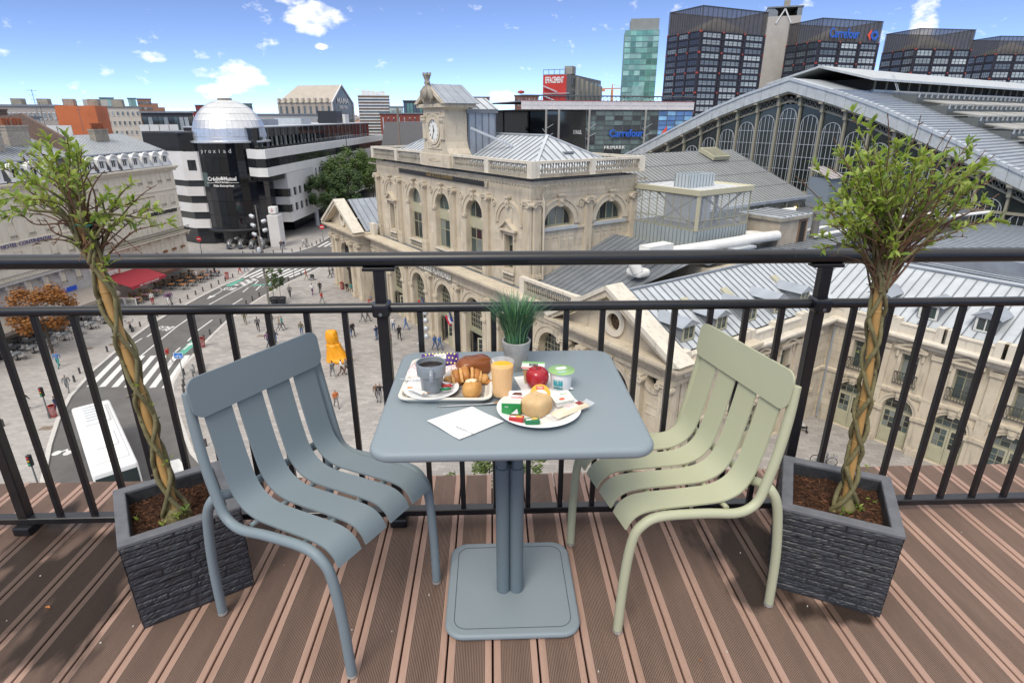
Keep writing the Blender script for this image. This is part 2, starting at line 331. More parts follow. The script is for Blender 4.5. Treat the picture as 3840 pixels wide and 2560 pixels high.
def stripe(a, b, w, m=MRK, dz=0):
    a, b = V(a), V(b); d = (b-a).normalized(); p = V((-d.y, d.x))*w/2; return mark([a+p, b+p, b-p, a-p], m, dz=dz)
cl = [(-34.2, 53.5), (-34.6, 57.5), (-35, 62), (-35.1, 69.7), (-34.7, 74), (-34.2, 78.2), (-33.9, 81.6)]
for a, b in zip(cl, cl[1:]): stripe(a, b, .16)
for a, b in (((-32.0, 72.6), (-32.2, 69.4)), ((-32.1, 64.2), (-32.1, 60.4)), ((-31.9, 59.4), (-31.6, 57.4)), ((-31.5, 55.6), (-31.4, 54.4)), ((-31.9, 79.2), (-31.7, 76.4)), ((-31.2, 80.8), (-31.1, 79.6)), ((-33.2, 77.8), (-33.1, 75.6)), ((-36.6, 60.4), (-36.5, 58.8)), ((-36.3, 56), (-36.1, 54.6)), ((-33.2, 81.4), (-33, 79.6))): stripe(a, b, .17)
for i in range(6): stripe((-33.9+i*.6, 78.4-.1*i), (-33.6+i*.6, 78.4-.1*i), .1)
for i in range(8):
    stripe((-36.25+i*1.08, 53.5), (-34.75+i*1.1, 46.6-.08*i), .52)
    stripe((-35.9+i*.93, 83.0), (-35.1+i*1.04, 88.2), .45)
for i in range(5): stripe((-31.0+i*1.0, 104.2+i*.25), (-30.5+i*1.05, 109.2), .45)
for i in range(4): mark([(-22.9+i*2.2, 34.0-i*1.6), (-21.4+i*2.2, 34.8-i*1.6), (-19.9+i*2.2, 33.0-i*1.6), (-21.2+i*2.2, 32.2-i*1.6)])
mark([(-35.5, 82.4), (-36.4, 82.4), (-36.7, 78.6), (-35.8, 78.6)], GRN); mark([(-30.4, 58.5), (-31.4, 58.5), (-30.9, 53.6), (-30.2, 53.6)], GRN); mark([(-33.2, 79.3), (-30.5, 79.6), (-30.6, 79.0), (-33.2, 78.7)], GRN)
for i in range(6):
    for j in range(3):
        if (i+j) % 2 == 0: mark([(-35.7+j*.55+i*.12, 78.9+i*.6), (-35.15+j*.55+i*.12, 78.9+i*.6), (-35.03+j*.55+i*.12, 79.5+i*.6), (-35.58+j*.55+i*.12, 79.5+i*.6)], dz=.004)
def arrow(x, y, l, ang):
    c, s = math.cos(ang), math.sin(ang); P = [(-.08, 0), (.08, 0), (.08, l*.6), (.38, l*.6), (0, l), (-.38, l*.6), (-.08, l*.6)]
    mark([(x+a*c-b*s, y+a*s+b*c) for a, b in P], dz=.003)
arrow(-36.1, 76.2, 3.8, math.pi-.08); arrow(-36.8, 58.4, 3.2, math.pi); arrow(-30.9, 55.0, 2.2, 0)
for x, y in ((-35.55, 77.25), (-36.05, 61.5)):
    text('marking', 'BUS', 2.0, (x, y, mz+.004), (-1, .1, 0), (-.1, -1, 0), MRK, road, .001, sx=.5, bold=.03)
    for k in range(3): mark([(x-1.15-k*.18, y-.1+.2*k), (x-1.05-k*.18, y-.1+.2*k), (x-1.05-k*.18, y+.2+.2*k), (x-1.15-k*.18, y+.2+.2*k)], dz=.002)
for a in (0, 1): mb = MB(); mb.arcband(Fr((-29.9+a*.62, 35.75+.1*a, mz+.004), (1, 0, 0), (0, 0, 1)), 0, 0, .01, .02, 0, 0)
bk = MB()
for cx in (-30.2, -29.45): bk.add([(cx+.27*math.cos(k*.52), 35.8+.33*math.sin(k*.52), mz+.004) for k in range(12)], [tuple(range(12))])
bk.add([(-30.2, 35.85, mz+.005), (-29.8, 36.35, mz+.005), (-29.4, 35.85, mz+.005), (-29.45, 35.75, mz+.005), (-29.8, 36.1, mz+.005), (-30.15, 35.75, mz+.005)], [(0, 1, 4, 5), (1, 2, 3, 4)])
bk.build('marking', MRK, road)
COV = M('rust_cover', (.20, .155, .115), .8, var=.2, vs=4)
for x, y, a in ((-29.9, 44.6, 0), (-38.5, 56.4, 1), (-40.4, 55.4, 1), (-33.2, 39.2, 0), (-24.4, 58.4, 1), (-22, 55.2, 1), (-25.8, 55, 1), (-20.2, 79, 1), (-17.5, 75.6, 1), (-17.2, 80, 1)):
    ubox('manhole_cover', COV, pe if x > -28 else pw, (x-.45, y-.3, GZ-.02), (x+.45, y+.3, GZ+.006))
# ------------------------------------------------------------ station
SR = rad(33.05)
def SL(x, y, z=0): c, s = math.cos(SR), math.sin(SR); return V((x*c-y*s, x*s+y*c, GZ+z))
def zinc(parent, pts, e, step, m=ZN, name='roof_slope', seam=.06, th=.05, ms=ZNS):
    pts = [V(p) for p in pts]; e = V(e).normalized(); n = (pts[1]-pts[0]).cross(pts[2]-pts[0]).normalized()
    if n.z < 0: n = -n
    gdir = n.cross(e).normalized()
    if gdir.z < 0: gdir = -gdir
    mb = MB(); k = len(pts); mb.add(pts+[p-n*th for p in pts], [tuple(range(k)), tuple(range(2*k-1, k-1, -1))]+[(i, (i+1) % k, k+(i+1) % k, k+i) for i in range(k)])
    r = mb.build(name, m, parent); q = [((p-pts[0]).dot(e), (p-pts[0]).dot(gdir)) for p in pts]
    s0, s1 = min(a for a, b in q), max(a for a, b in q); s = s0+step*.5
    while s < s1:
        hit = []
        for i in range(k):
            (a, b), (c, d) = q[i-1], q[i]
            if (a-s)*(c-s) < 0: hit.append(b+(d-b)*(s-a)/(c-a))
        if len(hit) == 2 and abs(hit[0]-hit[1]) > .3:
            A = pts[0]+e*s+gdir*min(hit)+n*seam*.4; B = pts[0]+e*s+gdir*max(hit)+n*seam*.4; ubar('seam', ms, r, A, B, seam, seam)
        s += step
    return r
def ashlar(parent, F, s0, s1, z0, z1, holes, ch, bw, m, mar=.28, proud=.03, cnt=[0]):
    z = z0; row = 0
    while z < z1-.15:
        t = min(z+ch, z1); free = [(s0, s1)]
        for h in holes:
            q = clip(h, -1e3, 1e3, z-.001, t+.001)
            if not q: continue
            a, b = min(p[0] for p in q)-mar, max(p[0] for p in q)+mar; nf = []
            for u, v in free:
                if b <= u or a >= v: nf.append((u, v)); continue
                if a > u: nf.append((u, a))
                if b < v: nf.append((b, v))
            free = nf
        for u, v in free:
            if v-u < .15: continue
            xs = [u]; x = u+(bw*.5 if row % 2 else bw)*R.uniform(.85, 1.15)
            while x < v-bw*.35: xs.append(x); x += bw*R.uniform(.85, 1.15)
            xs.append(v)
            for a, b in zip(xs, xs[1:]):
                p, q = F(a+.012, z+.012, 0), F(b-.012, t-.012, proud+R.uniform(0, .012)); ubox('stone', m, parent, [min(c) for c in zip(p, q)], [max(c) for c in zip(p, q)])
        z = t; row += 1
def balmesh(h, r=.11):
    return MB().lathe([(r*.75, 0), (r*.75, h*.08), (r*.45, h*.12), (r*.6, h*.2), (r, h*.36), (r*.85, h*.48), (r*.42, h*.66), (r*.4, h*.78), (r*.62, h*.86), (r*.75, h*.9), (r*.75, h)], 8).mesh('baluster', STD, 50)
BAL = {}
def balustrade(parent, a, b, z, h, ped=(), step=.27, w=.34, m=STD, ends=True):
    a, b = V(a), V(b); d = (b-a); n = d.length; d.normalize(); x = abs(d.x) > abs(d.y)
    def bb(s0, s1, z0, z1, wd, nm, mm=m):
        p, q = a+d*s0, a+d*s1; e = V((0, wd/2, 0)) if x else V((wd/2, 0, 0)); lo = [min(p[i], q[i])-e[i] for i in (0, 1)]+[z0]; hi = [max(p[i], q[i])+e[i] for i in (0, 1)]+[z1]
        return ubox(nm, mm, parent, lo, hi)
    bb(0, n, z, z+h*.2, w, 'balustrade_plinth'); bb(0, n, z+h*.84, z+h, w*1.1, 'balustrade_rail', STL)
    bh = h*.64; k = round(bh, 2)
    if k not in BAL: BAL[k] = balmesh(bh, .1 if bh > .55 else .085)
    ps = ([0] if ends else [])+list(ped)+([n] if ends else [])
    for s in ps: bb(s-.3, s+.3, z-.012, z+h+.012, w*1.25, 'pedestal', STL)
    s = step*.5
    while s < n:
        if all(abs(s-p) > .36 for p in ps): p = a+d*s; inst('baluster', BAL[k], parent, (p.x, p.y, z+h*.2))
        s += step
def pilaster(parent, F, s, z0, z1, w=.78, d=.3, m=ST, flutes=0):
    mb = MB(); mb.slab(F, rect(s-w/2, s+w/2, z0, z1-.62), 0, d)
    for k in range(flutes): x = s-w/2+w*(k+.8)/(flutes+.6); mb.slab(F, rect(x-.025, x+.025, z0+.5, z1-.8), d, d+.035)
    mb.slab(F, rect(s-w/2-.1, s+w/2+.1, z0, z0+.34), 0, d+.1); mb.slab(F, rect(s-w/2-.05, s+w/2+.05, z0+.34, z0+.46), 0, d+.05)
    p = mb.build('pilaster', m, parent, bevel=(.012, 1)); cb = MB()
    cb.slab(F, rect(s-w/2-.1, s+w/2+.1, z1-.16, z1), 0, d+.16); cb.slab(F, rect(s-w/2-.02, s+w/2+.02, z1-.62, z1-.16), 0, d+.05)
    for k in (-1, 1):
        cb.arcband(F, s+k*(w/2+.02), z1-.34, .1, .2, 0, d+.2, 0, 360, 12); cb.arcband(F, s+k*(w/2+.02), z1-.34, .0, .07, 0, d+.17, 0, 360, 8)
    cb.slab(F, [(s-w/2, z1-.24), (s+w/2, z1-.24), (s+w/2*.6, z1-.33), (s-w/2*.6, z1-.33)], 0, d+.17)
    cb.build('capital', m, p); return p
def archtrim(parent, F, c, zs, r0, r1, z0=None, key=True, m=ST, d=.1, n=18):
    mb = MB(); mb.arcband(F, c, zs, r0, r1-.14, 0, d, 0, 180, n); mb.arcband(F, c, zs, r1-.16, r1, 0, d+.07, 0, 180, n)
    if z0 is not None:
        for k in (-1, 1):
            x = c+k*(r0+r1)/2; w = (r1-r0); mb.slab(F, rect(x-w/2, x+w/2, z0, zs-.28), 0, d*.9); mb.slab(F, rect(x-w/2-.07, x+w/2+.07, zs-.28, zs), 0, d+.12)
    t = mb.build('arch_surround', m, parent)
    if key:
        kb = MB(); kb.slab(F, [(c-.17, zs+r0-.12), (c+.17, zs+r0-.12), (c+.25, zs+r1+.22), (c-.25, zs+r1+.22)], 0, d+.2); kb.slab(F, rect(c-.34, c+.34, zs+r1+.16, zs+r1+.3), 0, d+.3); kb.arcband(F, c, zs+(r0+r1)/2+.05, 0, .14, d+.1, d+.3, 0, 360, 10); kb.build('keystone', m, t)
    return t
def roundel(parent, F, s, z, r=.36, m=ST):
    mb = MB(); mb.arcband(F, s, z, r*.72, r, 0, .09, 0, 360, 18); mb.arcband(F, s, z, 0, r*.45, 0, .07, 0, 360, 12); return mb.build('roundel', m, parent)
def pediment(parent, F, s, z, hw, h, d=.42, m=ST, br=True):
    mb = MB(); mb.slab(F, rect(s-hw, s+hw, z, z+.16), 0, d); mb.slab(F, [(s-hw*.9, z+.16), (s+hw*.9, z+.16), (s, z+h-.05)], 0, d*.45)
    for k in (-1, 1): mb.slab(F, [(s+k*hw, z+.16), (s+k*(hw-.28), z+.16), (s, z+h-.13), (s, z+h+.05)] if k < 0 else [(s, z+h+.05), (s, z+h-.13), (s+hw-.28, z+.16), (s+hw, z+.16)], 0, d)
    if br:
        for k in (-1, 1): mb.slab(F, [(s+k*hw*.78-.09, z), (s+k*hw*.78+.09, z), (s+k*hw*.78+.06, z-.6), (s+k*hw*.78-.06, z-.6)], 0, d*.55)
        mb.slab(F, rect(s-hw*.66, s+hw*.66, z-.34, z-.02), 0, .1)
    return mb.build('pediment', m, parent)
stn = empty('station_building', (0, 0, GZ), SR, 'pale stone railway station with clock gable, arched windows and a balustrade', 'station')
FU = Fr((27.5, 0, 0), (0, 1, 0), (-1, 0, 0)); FS = Fr((0, 36.66, 0), (1, 0, 0), (0, -1, 0)); FG = Fr((26.3, 0, 0), (0, 1, 0), (-1, 0, 0))
X1 = 39.0
# upper storey
AC = (45.1, 51.0, 56.95); PC = (39.65, 62.9)
holes = [archp(c-1.42, c+1.42, 9.3, 13.3, 14) for c in AC]+[rect(c-.62, c+.62, 9.5, 12.4) for c in PC]
MB().wall(FU, rect(36.66, 66.7, 8.3, 16.9), holes, .55).build('front_wall', ST, stn)
sh_ = [archp(c-1.55, c+1.55, 13.25, 13.4, 14, .97) for c in (30.3, 35.85)]
MB().wall(FS, rect(27.5, X1, 8.3, 16.9), sh_, .55).build('side_wall', ST, stn)
MB().wall(Fr((X1, 0, 0), (0, 1, 0), (1, 0, 0)), rect(36.66, 66.7, 8.3, 16.9)).wall(Fr((0, 66.7, 0), (1, 0, 0), (0, 1, 0)), rect(27.5, X1, 8.3, 16.9)).build('rear_wall', ST, stn)
ashlar(stn, FS, 28.0, X1-.05, 10.4, 13.1, [rect(33.0, 33.7, 8, 17)], .54, 1.15, STB, 0, .02)
ashlar(stn, FS, 28.0, X1-.05, 15.55, 16.2, [], .33, 1.3, STB, 0, .02)
ashlar(stn, FS, 28.0, X1-.05, 13.1, 15.3, sh_+[rect(33.0, 33.7, 8, 17)], .55, .9, STB, .72, .02)
ashlar(stn, FU, 36.9, 66.5, 9.3, 12.9, holes+[rect(c-.45, c+.45, 8, 17) for c in (36.66, 42.9, 48.8, 54.7, 60.6, 66.3)], .6, 1.2, STB, .72, .02)
for c in AC:
    archtrim(stn, FU, c, 13.3, 1.44, 2.05, 9.0); P = archp(c-1.42, c+1.42, 9.3, 13.3, 14)
    window(stn, FU, clip(P, -99, 99, 13.0, 15), -.42, OLV, GLD, [c-.55, c+.5], [], .1, .09)
    window(stn, FU, clip(P, -99, 99, 9.3, 12.1), -.42, OLV, GLD, [c-.5, c+.45], [11.1], .1, .09)
    MB().slab(FU, rect(c-1.42, c+1.42, 12.1, 13.0), -.5, -.38).build('spandrel_panel', OLL, stn)
    balustrade(stn, (27.42, c-1.4, 0), (27.42, c+1.4, 0), 8.35, .9, [], .24, .22, ST, False)
for c in PC:
    archtrim(stn, FU, c, 13.3, 1.5, 1.95, None); pediment(stn, FU, c, 12.75, 1.2, .95)
    MB().ring(FU, rect(c-.62, c+.62, 9.5, 12.4), rect(c-.86, c+.86, 9.3, 12.6), 0, .09).build('window_surround', ST, stn)
    window(stn, FU, rect(c-.62, c+.62, 9.5, 12.4), -.4, OLV, GLD, [c], [11.5], .08, .07)
    balustrade(stn, (27.42, c-.8, 0), (27.42, c+.8, 0), 8.35, .9, [], .24, .22, ST, False)
for s in (36.95, 42.9, 48.8, 54.7, 60.6, 66.35):
    pilaster(stn, FU, s, 9.2, 15.5, flutes=5); MB().slab(FU, rect(s-.5, s+.5, 8.3, 9.2), 0, .36).build('pilaster_block', ST, stn)
for c in AC+PC:
    for k in (-1, 1): roundel(stn, FU, c+k*2.22, 14.85, .33)
for s in (27.95, 33.35, 38.6): pilaster(stn, FS, s, 9.2, 15.5, .74, .26, flutes=5)
for c in (30.3, 35.85):
    archtrim(stn, FS, c, 13.4, 1.58, 2.15, None); window(stn, FS, archp(c-1.55, c+1.55, 13.27, 13.4, 14, .97), -.4, OLV, GLD, [c-.78, c, c+.78], [], .1, .1)
    MB().slab(FS, rect(c-1.85, c+1.85, 13.0, 13.24), -.5, .22).build('window_sill', ZNL, stn)
    for k in (-1, 1): roundel(stn, FS, c+k*2.25, 15.0, .36)
    for k in range(4): MB().ring(FS, rect(c-1.75+k*.9, c-.95+k*.9, 10.6, 12.5), rect(c-1.65+k*.9, c-1.05+k*.9, 10.7, 12.4), .02, .06).build('wall_panel', ST, stn)
MB().slab(FS, rect(28.0, X1, 12.95, 13.12), 0, .14).build('string_course', ST, stn)
rim = [(27.5, 66.7), (27.5, 36.66), (X1, 36.66), (X1, 66.7)][::-1]
MB().sweep(rim, [(0, 15.5), (.2, 15.5), (.2, 15.72), (.26, 15.74), (.26, 15.95), (.1, 15.97), (.1, 16.48), (.3, 16.52), (.34, 16.62), (.72, 16.66), (.86, 16.8), (.86, 16.98), (.98, 17.06), (.98, 17.14), (-.5, 17.2)], True).build('cornice', ST, stn)
den = MB().box((-.1, -.12, -.075), (.1, .12, .075)).mesh('modillion', STD)
for i in range(74): inst('modillion', den, stn, (26.98, 36.0+i*.43, 16.58))
for i in range(30): inst('modillion', den, stn, (27.0+i*.43, 36.14, 16.58), (0, 0, math.pi/2))
MB().slab(FU, rect(43.1, 60.2, 15.98, 16.5), .1, .13).build('name_band', M('name_band', (.025, .027, .03), .4), stn)
GLDL = M('gold_letter', (.62, .43, .17), .4, .4)
text('lettering', 'GARE DE LILLE FLANDRES', .4, FU(51.3, 16.23, .14), (0, -1, 0), UPZ, GLDL, stn, .008, sx=1.0, sp=1.16)
for s in (42.9, 60.4): MB().slab(FU, rect(s-.2, s+.2, 15.98, 16.5), .1, .2).build('name_band_end', ST, stn)
balustrade(stn, (27.35, 36.5, 0), (27.35, 66.8, 0), 17.18, 1.22, [6.0, 11.9, 17.8, 23.9]); balustrade(stn, (27.7, 36.5, 0), (39.1, 36.5, 0), 17.18, 1.22, [5.7])
balustrade(stn, (39.1, 37.0, 0), (39.1, 66.6, 0), 17.18, 1.22, [10, 20], step=.5); balustrade(stn, (27.7, 66.8, 0), (39, 66.8, 0), 17.18, 1.22, [5.7])
pp = MB().tube([FS(28.55, 16.6, .5), FS(28.55, 16.3, .45), FS(28.45, 15.9, .2), FS(28.42, 15.4, .42), FS(28.42, 9, .42)], .085, 8).build('downpipe', M('pipe_cream', (.50, .44, .34), .6), stn, smooth=60)
# hipped zinc roof behind the balustrade
e0 = 17.3; rz_ = 20.0
A0, B0, C0, D0 = (28.1, 37.4, e0), (28.1, 66, e0), (38.5, 66, e0), (38.5, 37.4, e0); R0, R1 = (33.3, 42.2, rz_), (33.3, 61.2, rz_)
zinc(stn, [A0, B0, R1, R0], (0, 1, 0), .75, ZNL); zinc(stn, [D0, C0, R1, R0], (0, 1, 0), .75, ZNL); zinc(stn, [A0, D0, R0], (1, 0, 0), .75, ZNL); zinc(stn, [B0, C0, R1], (1, 0, 0), .75, ZNL)
for a, b in ((A0, R0), (D0, R0), (B0, R1), (R0, R1)): ubar('ridge_roll', ZNL, stn, V(a)+V((0, 0, .05)), V(b)+V((0, 0, .05)), .26, .12)
MB().box((33.2, 39.6, 18.62), (34.2, 40.3, 18.78)).build('roof_hatch', ZND, stn)
ubar('roof_strut', ZNL, stn, (29.2, 48.2, 20.6), (31.5, 44.4, 19.0), .16)
# clock gable
FT = Fr((26.95, 0, 0), (0, 1, 0), (-1, 0, 0)); tc_ = 51.0; tur = MB()
side = [(tc_-2.72, 17.15), (tc_-2.72, 18.35), (tc_-2.62, 18.5), (tc_-2.3, 18.85), (tc_-2.12, 19.4), (tc_-2.08, 20), (tc_-2.08, 22.15), (tc_-2.5, 22.3)]
tur.slab(FT, side+[(2*tc_-a, b) for a, b in side[::-1]], -2.3, 0)
tur.slab(FT, rect(tc_-2.8, tc_+2.8, 17.15, 18.3), -2.4, .1); tur.slab(FT, rect(tc_-2.75, tc_+2.75, 22.3, 22.62), -2.9, .35)
tw = tur.build('clock_gable', ST, stn, bevel=(.03, 1))
for k in (-1, 1):
    pm = MB(); pm.slab(FT, rect(tc_+k*1.72-.34, tc_+k*1.72+.34, 19.6, 21.6), 0, .16); pm.slab(FT, rect(tc_+k*1.72-.4, tc_+k*1.72+.4, 21.5, 21.66), 0, .3); pm.slab(FT, rect(tc_+k*1.72-.36, tc_+k*1.72+.36, 21.05, 21.5), 0, .22)
    for j in range(3): pm.arcband(FT, tc_+k*1.72+(j-1)*.26, 21.3, 0, .13, .2, .3, 0, 360, 8)
    pm.build('gable_pilaster', ST, tw)
MB().slab(FT, [(tc_-2.55, 22.62), (tc_+2.55, 22.62), (tc_, 24.0)], -.3, .05).build('gable_field', ST, tw)
for k in (-1, 1): MB().slab(FT, [(tc_+k*2.95, 22.62), (tc_+k*2.35, 22.62), (tc_, 23.85), (tc_, 24.25)] if k < 0 else [(tc_, 24.25), (tc_, 23.85), (tc_+2.35, 22.62), (tc_+2.95, 22.62)], -.6, .5).build('gable_cornice', ST, tw)
for k in (-1, 1):
    pr = [V(FT(tc_+k*3.0, 22.66, .45)), V(FT(tc_+k*3.0, 22.66, -3.1)), V(FT(tc_, 24.3, -3.1)), V(FT(tc_, 24.3, .3))]; zinc(tw, pr, (1, 0, 0), .9, ZN, 'gable_roof', .03, .06, ZN)
dial = MB(); dial.arcband(FT, tc_, 20.35, 0, .98, 0, .05, 0, 360, 32); dl = dial.build('clock_dial', M('clock_white', (.78, .77, .72), .5), tw)
rg = MB(); rg.arcband(FT, tc_, 20.35, .98, 1.22, 0, .16, 0, 360, 32); rg.arcband(FT, tc_, 20.35, 1.28, 1.5, 0, .1, 0, 360, 32); rg.ring(FT, rect(tc_-1.35, tc_+1.35, 18.75, 21.95), rect(tc_-1.2, tc_+1.2, 18.9, 21.8), 0, .07); rg.build('clock_surround', ST, tw)
hd = MB()
for h_, nm in enumerate(('XII', 'I', 'II', 'III', 'IIII', 'V', 'VI', 'VII', 'VIII', 'IX', 'X', 'XI')):
    a = rad(-30*h_); text('numeral', nm, .24, FT(tc_+.8*math.sin(a), 20.35+.8*math.cos(a), .06), (0, -math.cos(a), -math.sin(a)) if 0 else (0, -math.cos(-a), -math.sin(-a)), (0, math.sin(a), math.cos(a)), BLK, tw, .004, sx=.7, bold=.006)
for ang, l, w_ in ((205, .78, .06), (348, .5, .09)):
    a = rad(ang); dx, dz = -math.sin(a), math.cos(a); hd.bar(FT(tc_-dx*.12, 20.35-dz*.12, .075), FT(tc_+dx*l, 20.35+dz*l, .075), w_, .02)
hd.arcband(FT, tc_, 20.35, 0, .1, .05, .09, 0, 360, 12); hd.build('clock_hands', BLK, tw)
text('lettering', 'MDCCCLXVII', .42, FT(tc_, 17.75, .11), (0, -1, 0), UPZ, ST, tw, .02, sx=.9)
cr = MB(); cr.lathe([(.22, 22.9), (.5, 23.1), (.55, 23.6), (.42, 24.0), (.3, 24.2), (.42, 24.35), (.3, 24.55), (.36, 24.7), (.5, 24.95), (.55, 25.0), (.52, 25.08)], 10, (26.45, tc_, 0), .6, 1)
for k in range(6): cr.cbox((26.45+.28*math.cos(k*1.05), tc_+.45*math.sin(k*1.05), 25.12), (.12, .14, .16))
for k in (-1, 1): cr.tube([(26.4, tc_+k*.3, 24.0), (26.3, tc_+k*.75, 23.6), (26.35, tc_+k*.9, 23.1), (26.4, tc_+k*.6, 22.7)], [.2, .24, .2, .08], 8)
cr.lathe([(.05, 23.0), (.35, 23.2), (.4, 23.6), (.3, 23.8), (.02, 23.9)], 8, (26.15, tc_, 0), .5, 1); cr.build('crest', STD, tw, smooth=50)
zb = MB().box((29.35, 48.9, 17.3), (32.4, 52.9, 22.2)).build('zinc_stair_box', ZN, stn)
for i in range(6): ubox('seam', ZNS, zb, (29.3, 48.86+i*.7, 17.3), (29.36, 48.92+i*.7, 22.2))
for i in range(5): ubox('seam', ZNS, zb, (29.4+i*.72, 48.84, 17.3), (29.46+i*.72, 48.9, 22.2))
zinc(zb, [(29.1, 48.7, 22.2), (32.6, 48.7, 22.2), (32.6, 50.9, 23.2), (29.1, 50.9, 23.2)], (1, 0, 0), .9, ZNL); zinc(zb, [(29.1, 53.1, 22.2), (32.6, 53.1, 22.2), (32.6, 50.9, 23.2), (29.1, 50.9, 23.2)], (1, 0, 0), .9, ZNL)
ubox('zinc_eave', ZND, zb, (29.15, 48.75, 21.85), (32.55, 48.88, 22.2))
# ground storey front
GC = (32.35, 38.0, 43.6, 49.2, 54.8, 60.4, 65.3)
gh = [archp(c-1.45, c+1.45, .02, 4.75, 14) for c in GC]
MB().wall(FG, rect(29.3, 67.3, 0, 8.0), gh, .7).build('lower_front_wall', ST, stn)
MB().box((26.35, 29.3, 8.0), (39, 36.6, 8.3)).box((27.0, 36.6, 7.9), (39, 67.3, 8.28)).build('terrace_deck', ZND, stn)
ashlar(stn, FG, 29.4, 67.2, .9, 6.6, gh+[rect((a+b)/2-.45, (a+b)/2+.45, 0, 9) for a, b in zip(GC, GC[1:])], .75, 1.3, STB, .6, .03)
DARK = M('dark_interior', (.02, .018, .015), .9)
for i, c in enumerate(GC):
    archtrim(stn, FG, c, 4.75, 1.47, 2.1, 0, False); P = archp(c-1.45, c+1.45, .02, 4.75, 14)
    window(stn, FG, clip(P, -99, 99, 3.0, 7), -.5, OLV, GLD[0], [c-1.45+2.9*k/7 for k in range(1, 7)], [3.5, 4.0, 4.5, 5.0, 5.5, 5.9], .1, .05, False)
    MB().slab(FG, rect(c-1.45, c+1.45, 2.62, 3.0), -.6, -.35).build('door_lintel', OLV, stn)
    MB().slab(FG, rect(c-.85, c+.85, .02, 2.62), -1.5, -1.45).build('doorway', DARK, stn)
    for k in (-1, 1):
        hx = c+k*1.4; Fd = Fr(FG(hx, 0, -.45), V((0, -k, 0))*math.cos(.7)+V((-1, 0, 0))*math.sin(.7), V((-1, 0, 0))*math.cos(.7)+V((0, k, 0))*math.sin(.7))
        dr = MB().wall(Fd, rect(0, .9, .03, 2.6), [rect(.12, .78, 1.1, 2.45)], .06).slab(Fd, rect(0, .9, .03, 1.05), -.06, .012).build('door_leaf', OLL, stn)
        MB().poly([Fd(*p, -.03) for p in rect(.12, .78, 1.1, 2.45)]).build('pane', GLD[0], dr)
        for z_ in (1.5, 2.0): p, q = Fd(.12, z_, -.02), Fd(.78, z_, -.02); ubar('glazing_bar', OLV, dr, p, q, .04)
for a, b in zip(GC, GC[1:]): pilaster(stn, FG, (a+b)/2, 0, 6.9, .6, .3)
for c in GC:
    for k in (-1, 1): roundel(stn, FG, c+k*2.0, 6.55, .2)
fr_ = [(26.3, 29.3), (26.3, 67.3)][::-1]
MB().sweep(fr_, [(0, 6.9), (.14, 6.9), (.14, 7.2), (.08, 7.22), (.08, 7.75), (.3, 7.8), (.36, 7.95), (.78, 8.02), (.9, 8.2), (.9, 8.38), (-.5, 8.42)]).build('lower_cornice', ST, stn)
WL = M('white_letter', (.72, .71, .67), .5)
text('lettering', 'GARE DE LILLE FLANDRES', .78, FG(51.6, 7.3, .3), (0, -1, 0), UPZ, WL, stn, .04, sx=.98, bold=.008)
ubox('letter_rail', GRY, stn, (26.02, 45.2, 6.9), (26.06, 58.2, 6.95))
balustrade(stn, (26.5, 29.9, 0), (26.5, 36.2, 0), 8.42, 1.3, [], .27, .36); balustrade(stn, (26.5, 66.4, 0), (26.5, 67.0, 0), 8.42, 1.3, [], .27, .36)
FLAG = [M('flag_blue', (.03, .06, .3), .8), M('flag_white', (.7, .7, .7), .8), M('flag_red', (.55, .03, .05), .8)]
for s, z_ in ((52.0, 3.2), (46.2, 3.1)):
    fb = MB(); fb.tube([FG(s, z_, .3), FG(s, z_+1.3, 1.2)], .03, 6); fb_ = fb.build('flag_pole', GRY, stn)
    for k in range(3): MB().grid(lambda a, b, k=k: FG(s+.1+.3*k+.3*a, z_+1.15-1.0*b-.25*k, 1.0-.3*b+.12*math.sin(5*a+3*b+k)), 4, 5).build('flag', FLAG[k], fb_)
